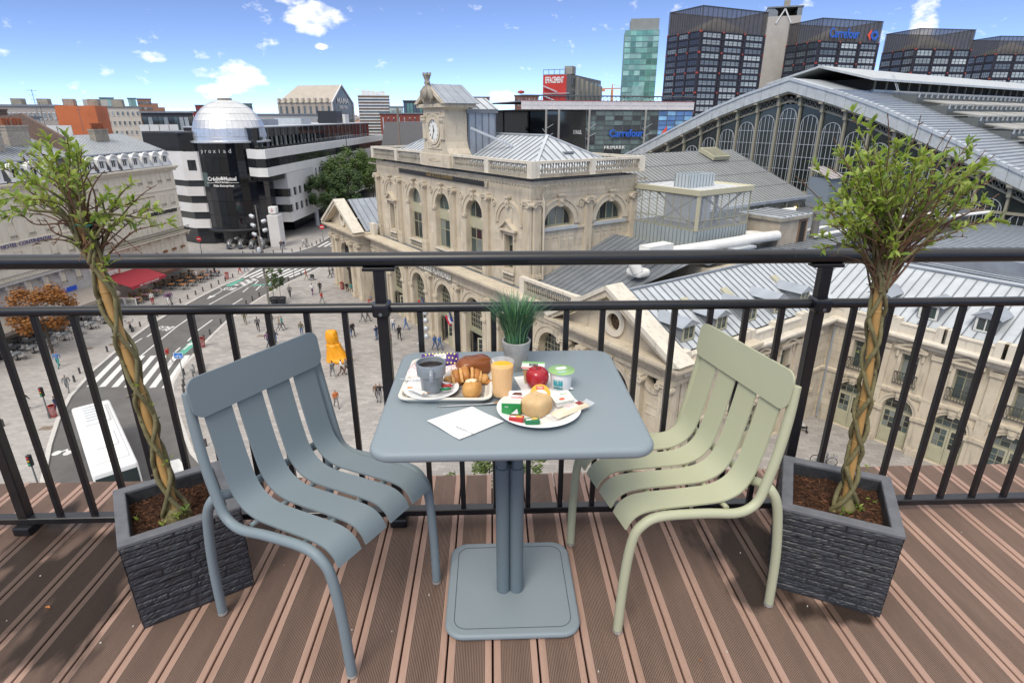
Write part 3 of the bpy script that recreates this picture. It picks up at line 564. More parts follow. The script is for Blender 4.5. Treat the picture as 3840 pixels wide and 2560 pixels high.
# side pavilions with pediments
def pavilion(c, hw, xf, sign):
    F = Fr((xf, 0, 0), (0, 1, 0), (-1, 0, 0)); ar = archp(c-1.7, c+1.7, .02, 5.0, 14)
    MB().wall(F, rect(c-hw, c+hw, 0, 8.0), [ar]+[circ(c+k*3.6, 6.9, .52, 16, 1.15) for k in (-1, 1)], .6).build('pavilion_wall', ST, stn)
    for k in (-1, 1): MB().wall(Fr((0, c+k*hw, 0), (1, 0, 0), (0, k, 0)), rect(xf, 32, 0, 8.0)).build('pavilion_side', ST, stn)
    ashlar(stn, F, c-hw, c+hw, .9, 6.4, [ar]+[rect(c+k*2.55-.45, c+k*2.55+.45, 0, 9) for k in (-1, 1)], .7, 1.3, STB, .5, .025)
    archtrim(stn, F, c, 5.0, 1.72, 2.2, 0, True); w_ = window(stn, F, clip(ar, -99, 99, 2.7, 8), -.45, BLK, GLD[0], [c-1.7+3.4*k/7 for k in range(1, 7)], [3.2, 3.7, 4.2, 4.7, 5.2, 5.7, 6.2], .1, .05, False)
    for k in (-1, 1):
        pilaster(stn, F, c+k*2.55, 0, 7.2, .62, .42); pilaster(stn, F, c+k*(hw-.45), 0, 7.2, .8, .25); MB().arcband(F, c+k*3.6, 6.9, .52, .82, 0, .14, 0, 360, 20).build('oculus_surround', ST, stn); MB().poly([F(*p, -.4) for p in circ(c+k*3.6, 6.9, .55, 16, 1.15)]).build('oculus_pane', GLD[0], stn)
        MB().ring(F, rect(c+k*3.6-.55, c+k*3.6+.55, 4.6, 5.3), rect(c+k*3.6-.45, c+k*3.6+.45, 4.7, 5.2), 0, .05).build('wall_panel', ST, stn)
    P = [(xf, c+hw), (xf, c-hw)]
    MB().sweep([(32, c+hw)]+P+[(32, c-hw)], [(0, 7.2), (.2, 7.2), (.2, 7.45), (.12, 7.47), (.12, 7.95), (.34, 8.0), (.4, 8.12), (.85, 8.2), (.95, 8.38), (.95, 8.56), (-.4, 8.6)]).build('pavilion_cornice', ST, stn)
    MB().wall(F, [(c-hw, 8.5), (c+hw, 8.5), (c, 11.35)], [circ(c, 9.6, .58, 18, 1.1)], .4).build('pediment_field', ST, stn)
    MB().arcband(F, c, 9.6, .56, .95, 0, .16, 0, 360, 24).build('oculus_surround', STL, stn); oc = MB(); oc.add([F(*p, -.25) for p in circ(c, 9.6, .6, 18, 1.1)], [tuple(range(18))]); o_ = oc.build('oculus_pane', M('oculus_bronze', (.06, .04, .025), .5, var=.5, vs=9), stn)
    ob = MB()
    for k in range(6): a = k*math.pi/6; ob.bar(F(c-.55*math.cos(a), 9.6-.6*math.sin(a), -.2), F(c+.55*math.cos(a), 9.6+.6*math.sin(a), -.2), .03)
    ob.arcband(F, c, 9.6, .28, .33, -.24, -.18, 0, 360, 16); ob.build('oculus_tracery', M('bronze', (.10, .06, .035), .5), o_)
    for k in (-1, 1):
        A = [(c+k*(hw+.95), 8.6), (c+k*(hw+.1), 8.6), (c, 11.35), (c, 12.0)]; MB().slab(F, A if k < 0 else A[::-1], -.5, .85).build('raking_cornice', ST, stn, bevel=(.03, 1))
        A = [(c+k*(hw+1.0), 8.78), (c+k*(hw+.55), 8.62), (c, 11.8), (c, 12.08)]; MB().slab(F, A if k < 0 else A[::-1], -.4, .98).build('raking_moulding', STL, stn)
    return F
FP = pavilion(24.5, 5.0, 25.0, 'r'); pavilion(72.8, 5.0, 25.0, 'l')
sg = M('shop_white', (.75, .75, .75), .5)
text('lettering', 'régus', .95, FP(24.35, 5.15, -.36), (0, -1, 0), UPZ, sg, stn, .02, sx=.9)
text('lettering', 'Work', .55, FP(24.3, 4.2, -.36), (0, -1, 0), UPZ, sg, stn, .02, bold=.02)
MB().slab(FP, rect(23.3, 25.4, 3.1, 3.8), -.42, -.36).build('shop_sign', M('sign_blue', (.03, .14, .45), .4), stn)
zinc(stn, [(25.9, 67.6, 8.7), (34, 67.6, 8.7), (34, 72.8, 11.9), (25.9, 72.8, 11.9)], (1, 0, 0), .8, ZN); zinc(stn, [(25.9, 78.0, 8.7), (34, 78.0, 8.7), (34, 72.8, 11.9), (25.9, 72.8, 11.9)], (1, 0, 0), .8, ZN)
zinc(stn, [(27.5, 66.7, 9.0), (27.5, 67.8, 9.0), (34, 71, 10.8), (34, 66.7, 10.8)], (0, 1, 0), .7, ZN)
# low zinc roof between the upper storey and the pavilion
zinc(stn, [(27.2, 36.6, 8.75), (27.2, 29.4, 8.75), (36.5, 26.5, 12.0), (36.5, 36.6, 12.0)], (0, 1, 0), .62, ZND)
# ------------------------------------------------------------ courtyard wings
STW = stone('wing_stone', (.60, .54, .43), (.47, .41, .32), (.25, .22, .17), .3, .08)
IRON = M('iron_lattice', (.05, .052, .05), .5)
WFR = M('white_window_frame', (.66, .66, .62), .5)
def dormer_template(mf):
    d = MB().box((-.62, -.1, 0), (.62, 1.7, 1.02)).build('dormer', ZND); d.location = (0, 0, -500)
    F = Fr((0, -.1, 0), (1, 0, 0), (0, -1, 0))
    MB().ring(F, rect(-.55, .55, .08, 1.0), rect(-.42, .42, .18, .92), -.02, .05).slab(F, rect(-.03, .03, .18, .92), 0, .045).build('dormer_frame', mf, d)
    MB().poly([F(*p, .012) for p in rect(-.42, .42, .18, .92)]).build('pane', GLD[1], d)
    for k in (-1, 1): zinc(d, [(k*.82, -.3, 1.0), (k*.82, 2.1, 1.0), (0, 2.1, 1.42), (0, -.3, 1.42)], (0, 1, 0), .8, ZN, 'dormer_roof', .03, .04)
    MB().add([(-.75, -.28, 1.0), (.75, -.28, 1.0), (0, -.28, 1.4)], [(0, 1, 2)]).build('dormer_gable', ZN, d)
    for c in list(d.children):
        for q in list(c.children): bpy.data.objects.remove(q)
    return d
def wing(name, label, F, s0, s1, bays, doors, hid=()):
    w = empty(name, (0, 0, GZ), SR, label, 'station wing')
    gh = [archp(c-.95, c+.95, .02, 2.75, 12) for c in bays]; uh = [rect(c-.52, c+.52, 4.75, 7.0) for c in bays]
    MB().wall(F, rect(s0, s1, 0, 8.0), gh+uh, .4).build('wall', ST, w); blk = [rect(c-.75, c+.75, 4.1, 7.9) for c in bays]
    ashlar(w, F, s0, s1, 0, 7.6, gh+blk+[rect((a+b)/2-.4, (a+b)/2+.4, 0, 9) for a, b in zip(bays, bays[1:])], .62, 1.15, STW, .3, .02)
    for i, c in enumerate(bays):
        archtrim(w, F, c, 2.75, .97, 1.32, 0, True, ST, .08, 12)
        P = archp(c-.95, c+.95, .02, 2.75, 12)
        window(w, F, clip(P, -99, 99, 2.72, 4), -.25, OLV, GLD, [c-.5, c, c+.5], [3.15], .07, .05)
        for k in (-1, 1):
            a, b = sorted((c, c+k*.93)); dd = MB().wall(F, rect(a+.01, b-.01, .03, 2.7), [rect(a+.13, b-.13, 1.25, 2.5)], .05, -.25).slab(F, rect(a+.12, b-.12, .2, 1.1), -.25, -.22).build('door', OLL, w)
            for r_ in range(3):
                for q_ in range(2): u0 = a+.13+(b-a-.26)*q_/2; v0 = 1.25+1.25*r_/3; MB().poly([F(*p, -.28) for p in rect(u0+.02, u0+(b-a-.26)/2-.02, v0+.02, v0+1.25/3-.02)]).build('pane', R.choice(GLD), dd)
            MB().slab(F, rect((a+b)/2-.02, (a+b)/2+.02, 1.25, 2.5), -.3, -.26).slab(F, rect(a+.13, b-.13, 1.65, 1.69), -.3, -.26).slab(F, rect(a+.13, b-.13, 2.07, 2.11), -.3, -.26).build('glazing_bars', OLV, dd)
        MB().ring(F, rect(c-.52, c+.52, 4.75, 7.0), rect(c-.72, c+.72, 4.65, 7.2), 0, .08).build('window_surround', ST, w); pediment(w, F, c, 7.2, .98, .52, .34, ST, True)
        window(w, F, rect(c-.52, c+.52, 4.75, 7.0), -.28, OLV, GLD, [c], [6.3], .07, .06)
        bl = MB(); bl.slab(F, rect(c-.7, c+.7, 5.5, 5.55), .1, .15); bl.slab(F, rect(c-.7, c+.7, 4.72, 4.76), .1, .15)
        for k in range(9):
            x = c-.7+1.4*k/8
            if k < 8: bl.bar(F(x, 4.75, .125), F(x+.175, 5.52, .125), .015); bl.bar(F(x+.175, 4.75, .125), F(x, 5.52, .125), .015)
            bl.bar(F(x, 4.75, .125), F(x, 5.52, .125), .012)
        bl.build('balcony_rail', IRON, w)
    for a, b in zip(bays, bays[1:]):
        c = (a+b)/2; pl = MB(); pl.slab(F, rect(c-.3, c+.3, 0, 7.3), 0, .12); pl.slab(F, rect(c-.42, c+.42, 2.55, 2.8), 0, .26); pl.slab(F, rect(c-.36, c+.36, 7.0, 7.3), 0, .22); pl.slab(F, rect(c-.42, c+.42, 0, .5), 0, .22); pl.build('wall_pier', ST, w)
    a, b = F(s0, 0, 0), F(s1, 0, 0); n = (F(s0, 0, 1)-a); path = [(a.x, a.y), (b.x, b.y)]; d = b-a
    if V((d.y, -d.x, 0)).dot(n) < 0: path = path[::-1]
    MB().sweep(path, [(0, 3.95), (.1, 3.95), (.14, 4.1), (.14, 4.25), (0, 4.3)]).build('string_course', ST, w)
    MB().sweep(path, [(0, 7.55), (.16, 7.55), (.16, 7.8), (.45, 7.88), (.6, 8.0), (.6, 8.14), (.1, 8.2), (.1, 8.75), (.16, 8.78), (.16, 8.88), (-.25, 8.88), (-.25, 8.0)]).build('cornice', STL, w)
    for c in bays[::1]:
        for k in (-1.35, 1.35): p, q = F(c+k-.3, 8.15, .18), F(c+k+.3, 9.15, -.3); ubox('parapet_block', STL, w, [min(t) for t in zip(p, q)], [max(t) for t in zip(p, q)])
    return w
FA = Fr((0, 19.45, 0), (1, 0, 0), (0, -1, 0)); FB = Fr((42.0, 0, 0), (0, 1, 0), (-1, 0, 0))
bA = [27.0+3.1*i for i in range(5)]; bB = [17.1-3.1*i for i in range(8)]
wA = wing('courtyard_wing', 'stone station wing behind the pale green chair with dormered zinc roof', FA, 25.6, 42.0, bA, 0)
wB = wing('courtyard_wing', 'stone station wing with pale green arched doors facing the courtyard', FB, -6.5, 19.45, bB[::-1], 0)
eA, rA = 8.85, 11.45
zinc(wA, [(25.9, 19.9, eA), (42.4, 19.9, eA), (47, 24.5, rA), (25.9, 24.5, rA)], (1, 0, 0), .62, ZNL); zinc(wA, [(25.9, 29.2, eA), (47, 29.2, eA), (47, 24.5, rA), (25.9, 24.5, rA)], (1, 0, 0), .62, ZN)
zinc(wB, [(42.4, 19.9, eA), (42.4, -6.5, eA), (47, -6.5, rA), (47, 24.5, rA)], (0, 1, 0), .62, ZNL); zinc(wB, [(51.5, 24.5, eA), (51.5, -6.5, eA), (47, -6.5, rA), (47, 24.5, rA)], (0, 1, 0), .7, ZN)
ubar('ridge_roll', ZN, wA, (25.9, 24.5, rA+.05), (47, 24.5, rA+.05), .22, .1); ubar('ridge_roll', ZN, wB, (47, -6.5, rA+.05), (47, 24.5, rA+.05), .22, .1); ubar('valley_gutter', ZNL, wB, (42.3, 19.8, eA+.03), (47, 24.5, rA+.03), .3, .05)
for w_, m_, par, fn in ((wA, OLL, wA, lambda c: ((c, 20.55, 9.12), 0)), (wB, WFR, wB, lambda c: ((43.05, c, 9.12), -math.pi/2))):
    T = dormer_template(m_); first = True
    for c in (bA if w_ is wA else bB):
        lc, rt = fn(c); d_ = T if first else copytree(T); first = False; d_.parent = par; d_.location = lc; d_.rotation_euler = (0, 0, rt)
for s in (29.5, 33.6, 39.4): MB().box((s-.3, -.5, -.04), (s+.3, .5, .06)).build('skylight', OLL, wA, loc=(0, 22.6, 10.45)).rotation_euler = (math.atan(2.6/4.6), 0, 0)
MB().tube([(42.3-.35, 19.1, 7.6), (41.85, 19.1, 7.3), (41.85, 19.1, .2)], .07, 8).build('downpipe', ZN, wB)
# roofs, ducts and boxes between the wings and the shed
rf = empty('station_roofs', (0, 0, GZ), SR, 'low grey zinc roofs with gutters between the courtyard wings and the train shed', 'roof')
zinc(rf, [(51.5, -20, 9.4), (84, -20, 9.4), (84, 24, 10.2), (51.5, 24, 10.2)], (1, 0, 0), .8, ZN); zinc(rf, [(40, 24.6, 11.3), (84, 24.6, 11.3), (84, 45, 11.0), (40, 45, 11.0)], (1, 0, 0), .8, ZND)
MB().box((36.5, 26, 8), (84, 45, 10.9)).box((51.5, -20, 0), (84, 24, 9.3)).build('roof_base', ST, rf)
for y in (3, 11): MB().sweep([(51.5, y), (80, y)], [(-.5, 10.0), (-.5, 10.5), (.5, 10.5), (.5, 10.0)]).build('roof_gutter', ZNL, rf)
ubar('roof_gutter', ZNL, rf, (50.5, -15, 10.6), (50.5, 21, 10.6), .9, .5); ubar('roof_gutter', ZN, rf, (54, -15, 11.2), (54, 21, 11.2), .6, 1.0)
for x, y in ((37.6, 27.2), (41.5, 27.6)): 
    b_ = MB().box((x-1.2, y-.7, 11.2), (x+1.2, y+.7, 11.7)).build('roof_light', ZN, rf); MB().box((x-1.3, y-.8, 11.7), (x+1.3, y+.8, 11.86)).build('roof_light_cover', ZNL, b_)
DUC = M('white_duct', (.72, .71, .67), .5, var=.06, vs=1.5)
def smooth_path(pts, n=6):
    P = [V(p) for p in pts]; out = []
    for i in range(len(P)-1):
        p0, p1, p2, p3 = P[max(i-1, 0)], P[i], P[i+1], P[min(i+2, len(P)-1)]
        for k in range(n):
            t = k/n; out.append(.5*((2*p1)+(p2-p0)*t+(2*p0-5*p1+4*p2-p3)*t*t+(3*p1-p0-3*p2+p3)*t**3))
    return out+[P[-1]]
d1 = MB().tube(smooth_path([(31.2, 28.6, 11.0), (31.0, 28.9, 11.75), (31.5, 29.1, 12.0), (33.5, 28.9, 12.0), (38, 28.2, 12.1), (44, 27.6, 12.2), (46.5, 27.4, 12.2)]), .42, 14)
o_ = d1.build('air_duct', DUC, None, smooth=60, loc=(0, 0, GZ), rz=0); o_.rotation_euler = (0, 0, SR); o_.location = (0, 0, GZ); tag(o_, 'fat white ventilation duct with a curved hood on the zinc roof', 'duct')
MB().box((32.0, 28.4, 12.2), (34.6, 29.4, 12.75)).build('duct_box', DUC, o_)
MB().box((30.9, 28.2, 10.6), (32.2, 29.6, 11.2)).build('duct_hood', DUC, o_, bevel=(.25, 3))
for p in ([(47.2, 31.5, 12.9), (50, 31.6, 12.9), (56, 33, 12.6), (58.5, 33.2, 12.5)], [(45.6, 30.3, 11.9), (46.6, 29.4, 11.9), (46.4, 28.2, 12.0), (43.5, 28.6, 12.0)], [(52, 28, 11.9), (60, 27.6, 12.0), (75, 25, 12.0)], [(52, 27, 11.6), (62, 26.2, 11.7), (80, 23, 11.8)]):
    k = MB().tube(smooth_path(p), .38 if p[0][0] < 50 else .16, 12).build('air_duct', DUC, None, smooth=60, loc=(0, 0, GZ)); k.rotation_euler = (0, 0, SR)
    tag(k, {47.2: 'white duct pipe running behind the plastered roof box', 45.6: 'white duct elbow at the foot of the glass pavilion', 52: 'thin white pipe run along the roof beside the shed glazing'}[p[0][0]], 'duct', 'white roof pipes')
rb = empty('roof_box', (0, 0, GZ), SR, 'plastered beige roof box with zinc lid beside the glass pavilion', 'roof box')
PLA = M('beige_plaster', (.40, .345, .27), .9, var=.18, vs=1.2)
rbx = MB().box((46.6, 27.3, 10.5), (51.0, 31.2, 13.35)).build('box_walls', PLA, rb); MB().box((46.4, 27.1, 13.35), (51.2, 31.4, 13.62)).build('lid_edge', STD, rb); MB().box((46.45, 27.15, 13.62), (51.15, 31.35, 13.7)).build('lid', ZNL, rb)
for i in range(5): ubox('seam', ZND, rb, (47+i*.9, 27.2, 13.7), (47.1+i*.9, 31.3, 13.78))
MB().box((49.6, 27.26, 11.2), (50.5, 27.3, 13.1)).build('box_opening', DARK, rb); MB().ring(Fr((0, 27.3, 0), (1, 0, 0), (0, -1, 0)), rect(49.6, 50.5, 11.2, 13.1), rect(49.45, 50.65, 11.05, 13.2), 0, .08).build('opening_frame', M('rust_wood', (.20, .12, .07), .8), rb)
ch = MB().lathe([(.33, 0), (.33, 2.4), (.42, 2.42), (.42, 2.6), (.3, 2.62), (.3, 2.2)], 14).build('flue', M('flue_grey', (.16, .15, .14), .8, var=.2), None, smooth=40, loc=SL(52.6, 27.5, 11)); tag(ch, 'dark round flue standing on the roof by the plastered box', 'flue')
# ------------------------------------------------------------ glass pavilion
gp = empty('glass_pavilion', (0, 0, GZ), SR, 'glazed roof pavilion with olive frames over pale zinc cladding', 'pavilion')
gx0, gx1, gy0, gy1, gb, gg, gt = 38.7, 45.5, 29.7, 36.55, 11.2, 12.98, 15.75
MB().box((gx0, gy0, gb), (gx1, gy1, gg)).build('cladding', M('zinc_clad', (.37, .42, .43), .45, .15, var=.06, vs=1), gp)
for i in range(17): y = gy0+.2+i*.41; ubox('seam', ZNS, gp, (gx0-.03, y, gb), (gx0, y+.035, gg))
for i in range(17): x = gx0+.2+i*.4; ubox('seam', ZNS, gp, (x, gy0-.03, gb), (x+.035, gy0, gg))
OLP = M('olive_pale', (.47, .44, .31), .5)
MB().sweep([(gx0, gy1), (gx0, gy0), (gx1, gy0), (gx1, gy1)], [(-.2, gt), (.12, gt), (.14, gt+.42), (.06, gt+.45), (-.2, gt+.3)]).build('fascia', OLP, gp)
MB().box((gx0, gy0, gt+.15), (gx1, gy1, gt+.3)).build('flat_roof', WPL, gp)
for i in range(8): ubox('seam', ZNL, gp, (gx0+.8*i+.4, gy0+.3, gt+.3), (gx0+.8*i+.45, gy1, gt+.34))
FWs = [(Fr((gx0, 0, 0), (0, 1, 0), (-1, 0, 0)), gy0, gy1, 8), (Fr((0, gy0, 0), (1, 0, 0), (0, -1, 0)), gx0, gx1, 7)]
for F, a, b, n in FWs:
    window(gp, F, rect(a, b, gg, gt), 0, OLV, GLT, [a+(b-a)*k/n for k in range(1, n)], [13.75], .1, .055)
ubox('corner_post', OLP, gp, (gx0-.06, gy0-.06, gg), (gx0+.16, gy0+.16, gt))
MB().box((41.0, 32.5, gg+.05), (44.0, 35.0, gt)).build('inner_core', M('white_core', (.75, .74, .72), .6), gp); MB().box((gx0+.1, gy0+.1, gg-.02), (gx1-.1, gy1-.1, gg+.03)).build('inner_floor', M('carpet_grey', (.12, .12, .12), .9), gp)
for a, b in (((39.1, 30.0, gg), (39.1, 34.5, gt)), ((39.1, 34.5, gg), (39.1, 30.0, gt)), ((39.4, 30.1, gg), (45, 30.1, gt)), ((45, 30.1, gg), (39.4, 30.1, gt))): ubar('brace', GRY, gp, a, b, .12)
for x in (41, 43): ubox('inner_column', GRY, gp, (x, 31.2, gg), (x+.2, 31.4, gt))
lb = MB().sweep([(40.2, 33.6), (40.2, 32.0), (43.4, 32.0), (43.4, 33.6), (40.2, 33.6)], [(-.12, gt+.3), (0, gt+.3), (0, gt+1.35), (-.12, gt+1.35), (-.12, gt+.3)]).build('plant_screen', M('zinc_clad2', (.45, .50, .52), .45, .15), gp)
for i in range(5): ubox('seam', ZNS, gp, (40.17, 32.1+i*.35, gt+.3), (40.2, 32.13+i*.35, gt+1.35))
for i in range(8): ubox('seam', ZNS, gp, (40.3+i*.4, 31.97, gt+.3), (40.33+i*.4, 32.0, gt+1.35))
# ------------------------------------------------------------ concourse hall
hl = empty('concourse_hall', (0, 0, GZ), SR, 'broad grey ribbed roof of the concourse hall behind the glass pavilion', 'hall')
ZH = M('hall_zinc', (.26, .265, .25), .5, .2, var=.12, vs=.7, det=7)
zinc(hl, [(39.5, 39.2, 12.4), (72.5, 39.2, 12.4), (72.5, 51.2, 17.4), (39.5, 51.2, 17.4)], (1, 0, 0), .66, ZH, seam=.07); zinc(hl, [(39.5, 63.2, 12.4), (72.5, 63.2, 12.4), (72.5, 51.2, 17.4), (39.5, 51.2, 17.4)], (1, 0, 0), 1.3, ZH)
for k in range(1, 4): z_ = 12.4+5*k/4; ubar('lap_joint', ZND, hl, (39.5, 39.2+3*k, z_+.03), (72.5, 39.2+3*k, z_+.03), .05)
ubar('gutter', ZN, hl, (39.5, 39.1, 12.35), (72.7, 39.1, 12.35), .35, .3)
FH = Fr((0, 39.7, 0), (1, 0, 0), (0, -1, 0)); hb = [45.6+i*1.55 for i in range(18)]
GLH = M('hall_glass', (.14, .14, .115), .25, var=.3, vs=.5)
for c in hb:
    window(hl, FH, archp(c-.65, c+.65, 9.4, 11.2, 10), 0, OLL, GLH, [c-.22, c+.22], [], .06, .035, False)
MB().wall(FH, rect(39.5, 72.5, 9.3, 12.2), [archp(c-.65, c+.65, 9.4, 11.2, 10) for c in hb], .06).build('hall_wall', M('hall_glass_dull', (.22, .21, .17), .4, var=.2), hl)
for i in range(6): x = 44.8+i*4.65+.02; ubox('hall_post', OLL, hl, (x-.14, 39.5, 9.3), (x+.14, 39.78, 12.3))
MB().add([(72.5, 39.7, 9), (72.5, 62.7, 9), (72.5, 62.7, 12.3), (72.5, 51.2, 17.3), (72.5, 39.7, 12.3)], [(0, 1, 2, 3, 4)]).build('hall_end', GLH, hl)
LAM = M('lit_lamp', (1, .8, .3), .5, Emission_Color=(1, .72, .2, 1), Emission_Strength=9.0)
MB().lathe([(.05, 0), (.28, .1), (.3, .3), (.1, .5)], 10, (70.4, 39.9, 10.8)).build('wall_lamp', LAM, hl)
rv = MB().box((-1.6, -1.3, 0), (1.6, 1.3, .5)).build('roof_vent', OLL, hl, loc=(66.5, 49.6, 16.9)); rv.rotation_euler = (math.atan(5/12), 0, 0)
for i in range(12): ubox('vent_slat', OLV, rv, (-1.4, -1.1+i*.19, .5), (1.4, -1.0+i*.19, .56))
sb = empty('shed_box', SL(79, 41, 13), SR, 'small blue grey box with a pale lid against the shed glazing', 'roof box'); MB().box((-1.6, -1.4, -2.5), (1.6, 1.4, 1.2)).build('box_walls', M('bluegrey', (.20, .24, .28), .6), sb); zinc(sb, [(-1.9, -1.7, 1.2), (1.9, -1.7, 1.2), (1.9, 1.7, 2.4), (-1.9, 1.7, 2.4)], (1, 0, 0), 1.2, M('pinkish_lead', (.42, .38, .37), .6), 'lid')
# ------------------------------------------------------------ train shed
ts = empty('train_shed', (0, 0, GZ), SR, 'vast train shed with a glazed gable and pale metal verge boards', 'train shed')
XG, YC = 85.6, 51.6
PF = [(0, 26.7), (7.1, 24.75), (12.4, 23.0), (20, 19.85), (29.5, 15.75), (38, 12.1)]
def rh(y):
    a = abs(y-YC)
    for (p, q), (r, s) in zip(PF, PF[1:]):
        if a <= r: return q+(s-q)*(a-p)/(r-p)
    return PF[-1][1]
TSL = M('shed_metal', (.50, .52, .51), .45, .25, var=.12, vs=1.2); SGL = M('shed_glass', (.030, .038, .036), .12, spec=.6, var=.35, vs=.3, rnd=.25); TRU = M('truss_cream', (.30, .28, .21), .6)
FT2 = Fr((XG, 0, 0), (0, 1, 0), (-1, 0, 0)); ys = [YC+k for k in (-38, -29.5, -20, -12.4, -7.1, 0, 7.1, 12.4, 20, 29.5, 38)]
top = [(y, rh(y)) for y in ys]
MB().slab(FT2, [(y, 6) for y in (ys[0], ys[-1])]+[(y, z-2.7) for y, z in top[::-1]], -.35, -.3).build('gable_glass_backing', SGL, ts)
# verge boards: short metal sheets along the rake
fas = []
for k in (-1, 1):
    for a in range(0, 27):
        y0, y1 = YC+k*(a*1.4), YC+k*((a+1)*1.4-.03); P = [(y0, rh(y0)-1.75), (y1, rh(y1)-1.75), (y1, rh(y1)), (y0, rh(y0))]
        MB().slab(FT2, P if k > 0 else P[::-1], 0, 1.2+.02*(a % 2)).build('verge_sheet', TSL, ts)
        MB().slab(FT2, [(y0, rh(y0)-.32), (y1, rh(y1)-.32), (y1, rh(y1)+.05), (y0, rh(y0)+.05)], 0, 1.35).build('verge_cap', ZNL, ts)
    for (a, za), (b, zb_) in zip(PF, PF[1:]): MB().slab(FT2, [(YC+k*a, za-3.1), (YC+k*b, zb_-3.1), (YC+k*b, zb_-2.85), (YC+k*a, za-2.85)], -.1, .15).slab(FT2, [(YC+k*a, za-2.0), (YC+k*b, zb_-2.0), (YC+k*b, zb_-1.75), (YC+k*a, za-1.75)], -.1, 1.0).build('truss_chord', TRU, ts)
posts = [YC+(i-.5)*3.35 for i in range(-10, 12)]
for i, y in enumerate(posts):
    z1 = rh(y)-2.0; pm = MB().slab(FT2, rect(y-.13, y+.13, 7, z1), -.1, .35); pm.slab(FT2, rect(y-.2, y+.2, z1-1.2, z1+.05), 0, .6); pm.slab(FT2, rect(y-.3, y+.3, z1-.1, z1+.25), 0, 1.15); pm.build('gable_post', TRU, ts)
    if i < len(posts)-1:
        c = (y+posts[i+1])/2; lo = min(rh(y), rh(posts[i+1]))-3.15; r_ = 1.28; zs = lo-r_-.35; gb_ = MB(); sub = []
        gb_.arcband(FT2, c, zs, r_-.07, r_, 0, .1, 0, 180, 14); x0, x1 = c-1.5, c+1.5
        for k in (-.96, -.32, .32, .96): gb_.slab(FT2, rect(c+k-.03, c+k+.03, 7, zs+math.sqrt(max(0, r_*r_-k*k))), 0, .06)
        for k in (-1, 1): gb_.slab(FT2, rect(c+k*r_-.035, c+k*r_+.035, 7, zs), 0, .06)
        z_ = 7.3
        while z_ < zs+.5: gb_.slab(FT2, rect(x0, x1, z_-.03, z_+.03), 0, .055); z_ += 1.75
        gb_.build('glazing_bars', ZNL, ts)
        A = [(y+.1, 7), (posts[i+1]-.1, 7), (posts[i+1]-.1, rh(posts[i+1])-3.0), (y+.1, rh(y)-3.0)]; MB().slab(FT2, A, -.12, -.08).build('glass_bay', SGL, ts)
        lt = MB(); za, zb_ = rh(y)-1.95, rh(posts[i+1])-1.95
        for k in range(4):
            t0, t1 = k/4, (k+1)/4; ya, yb = y+3.35*t0, y+3.35*t1; a_, b_ = za+(zb_-za)*t0, za+(zb_-za)*t1
            lt.bar(FT2(ya, a_, .1), FT2(yb, b_-1.0, .1), .09); lt.bar(FT2(ya, a_-1.0, .12), FT2(yb, b_, .12), .09); lt.bar(FT2(ya, a_, .1), FT2(ya, a_-1.0, .1), .07)
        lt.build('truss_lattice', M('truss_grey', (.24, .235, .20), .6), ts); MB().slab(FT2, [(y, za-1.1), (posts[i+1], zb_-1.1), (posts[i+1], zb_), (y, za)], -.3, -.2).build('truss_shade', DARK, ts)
for z_ in (11.2, 9.4): MB().slab(FT2, rect(posts[0], posts[-1], z_-.16, z_+.16), 0, .22).build('gable_rail', TRU, ts)
RFS = M('shed_roof', (.36, .385, .40), .42, .3, var=.16, vs=.5, det=8)
x2 = 190
for k in (-1, 1):
    for (a, za), (b, zb_) in zip(PF, PF[1:]):
        n_ = MB().add([(XG-1.3, YC+k*a, za), (x2, YC+k*a, za), (x2, YC+k*b, zb_), (XG-1.3, YC+k*b, zb_)], [(0, 1, 2, 3)]).build('roof_slope', RFS, ts)
    if k < 0:
        for j in range(46): a = 6.5+j*.68; ubar('roof_rib', ZN, ts, (XG-1.25, YC-a, rh(YC-a)+.06), (104 if a < 34 else 110, YC-a, rh(YC-a)+.06), .12, .14)
# raised ridge monitor and rows of raised roof panels
MB().box((94, YC-6.5, 24.6), (x2, YC+6.5, 26.6)).build('monitor_body', DARK, ts)
for k in (-1, 1): MB().add([(91.5, YC, 28.6), (x2, YC, 28.6), (x2, YC+k*8.2, 26.55), (91.5, YC+k*8.2, 26.55), (91.5, YC, 28.3), (x2, YC, 28.3), (x2, YC+k*8.2, 26.25), (91.5, YC+k*8.2, 26.25)], [(0, 1, 2, 3), (4, 5, 6, 7), (0, 3, 7, 4), (2, 3, 7, 6)]).build('monitor_roof', TSL, ts)
MB().box((94.5, YC-7.0, 24.2), (x2, YC-6.4, 25.2)).build('monitor_sill', TSL, ts)
for i in range(26): ubox('monitor_post', TRU, ts, (95+i*3.6, YC-6.75, 25.2), (95.25+i*3.6, YC-6.5, 26.6))
ld = MB()
for k in (0, .5): ld.bar((98+k, YC-9, 24.3), (98+k, YC-7.4, 27.3), .07)
for k in range(8): t = k/8; ld.bar((98, YC-9+1.6*t, 24.5+2.8*t), (98.5, YC-9+1.6*t, 24.5+2.8*t), .05)
ld.build('ladder', ZNL, ts)
PAN = M('roof_panel', (.33, .32, .285), .55, .1, var=.14, vs=1.0)
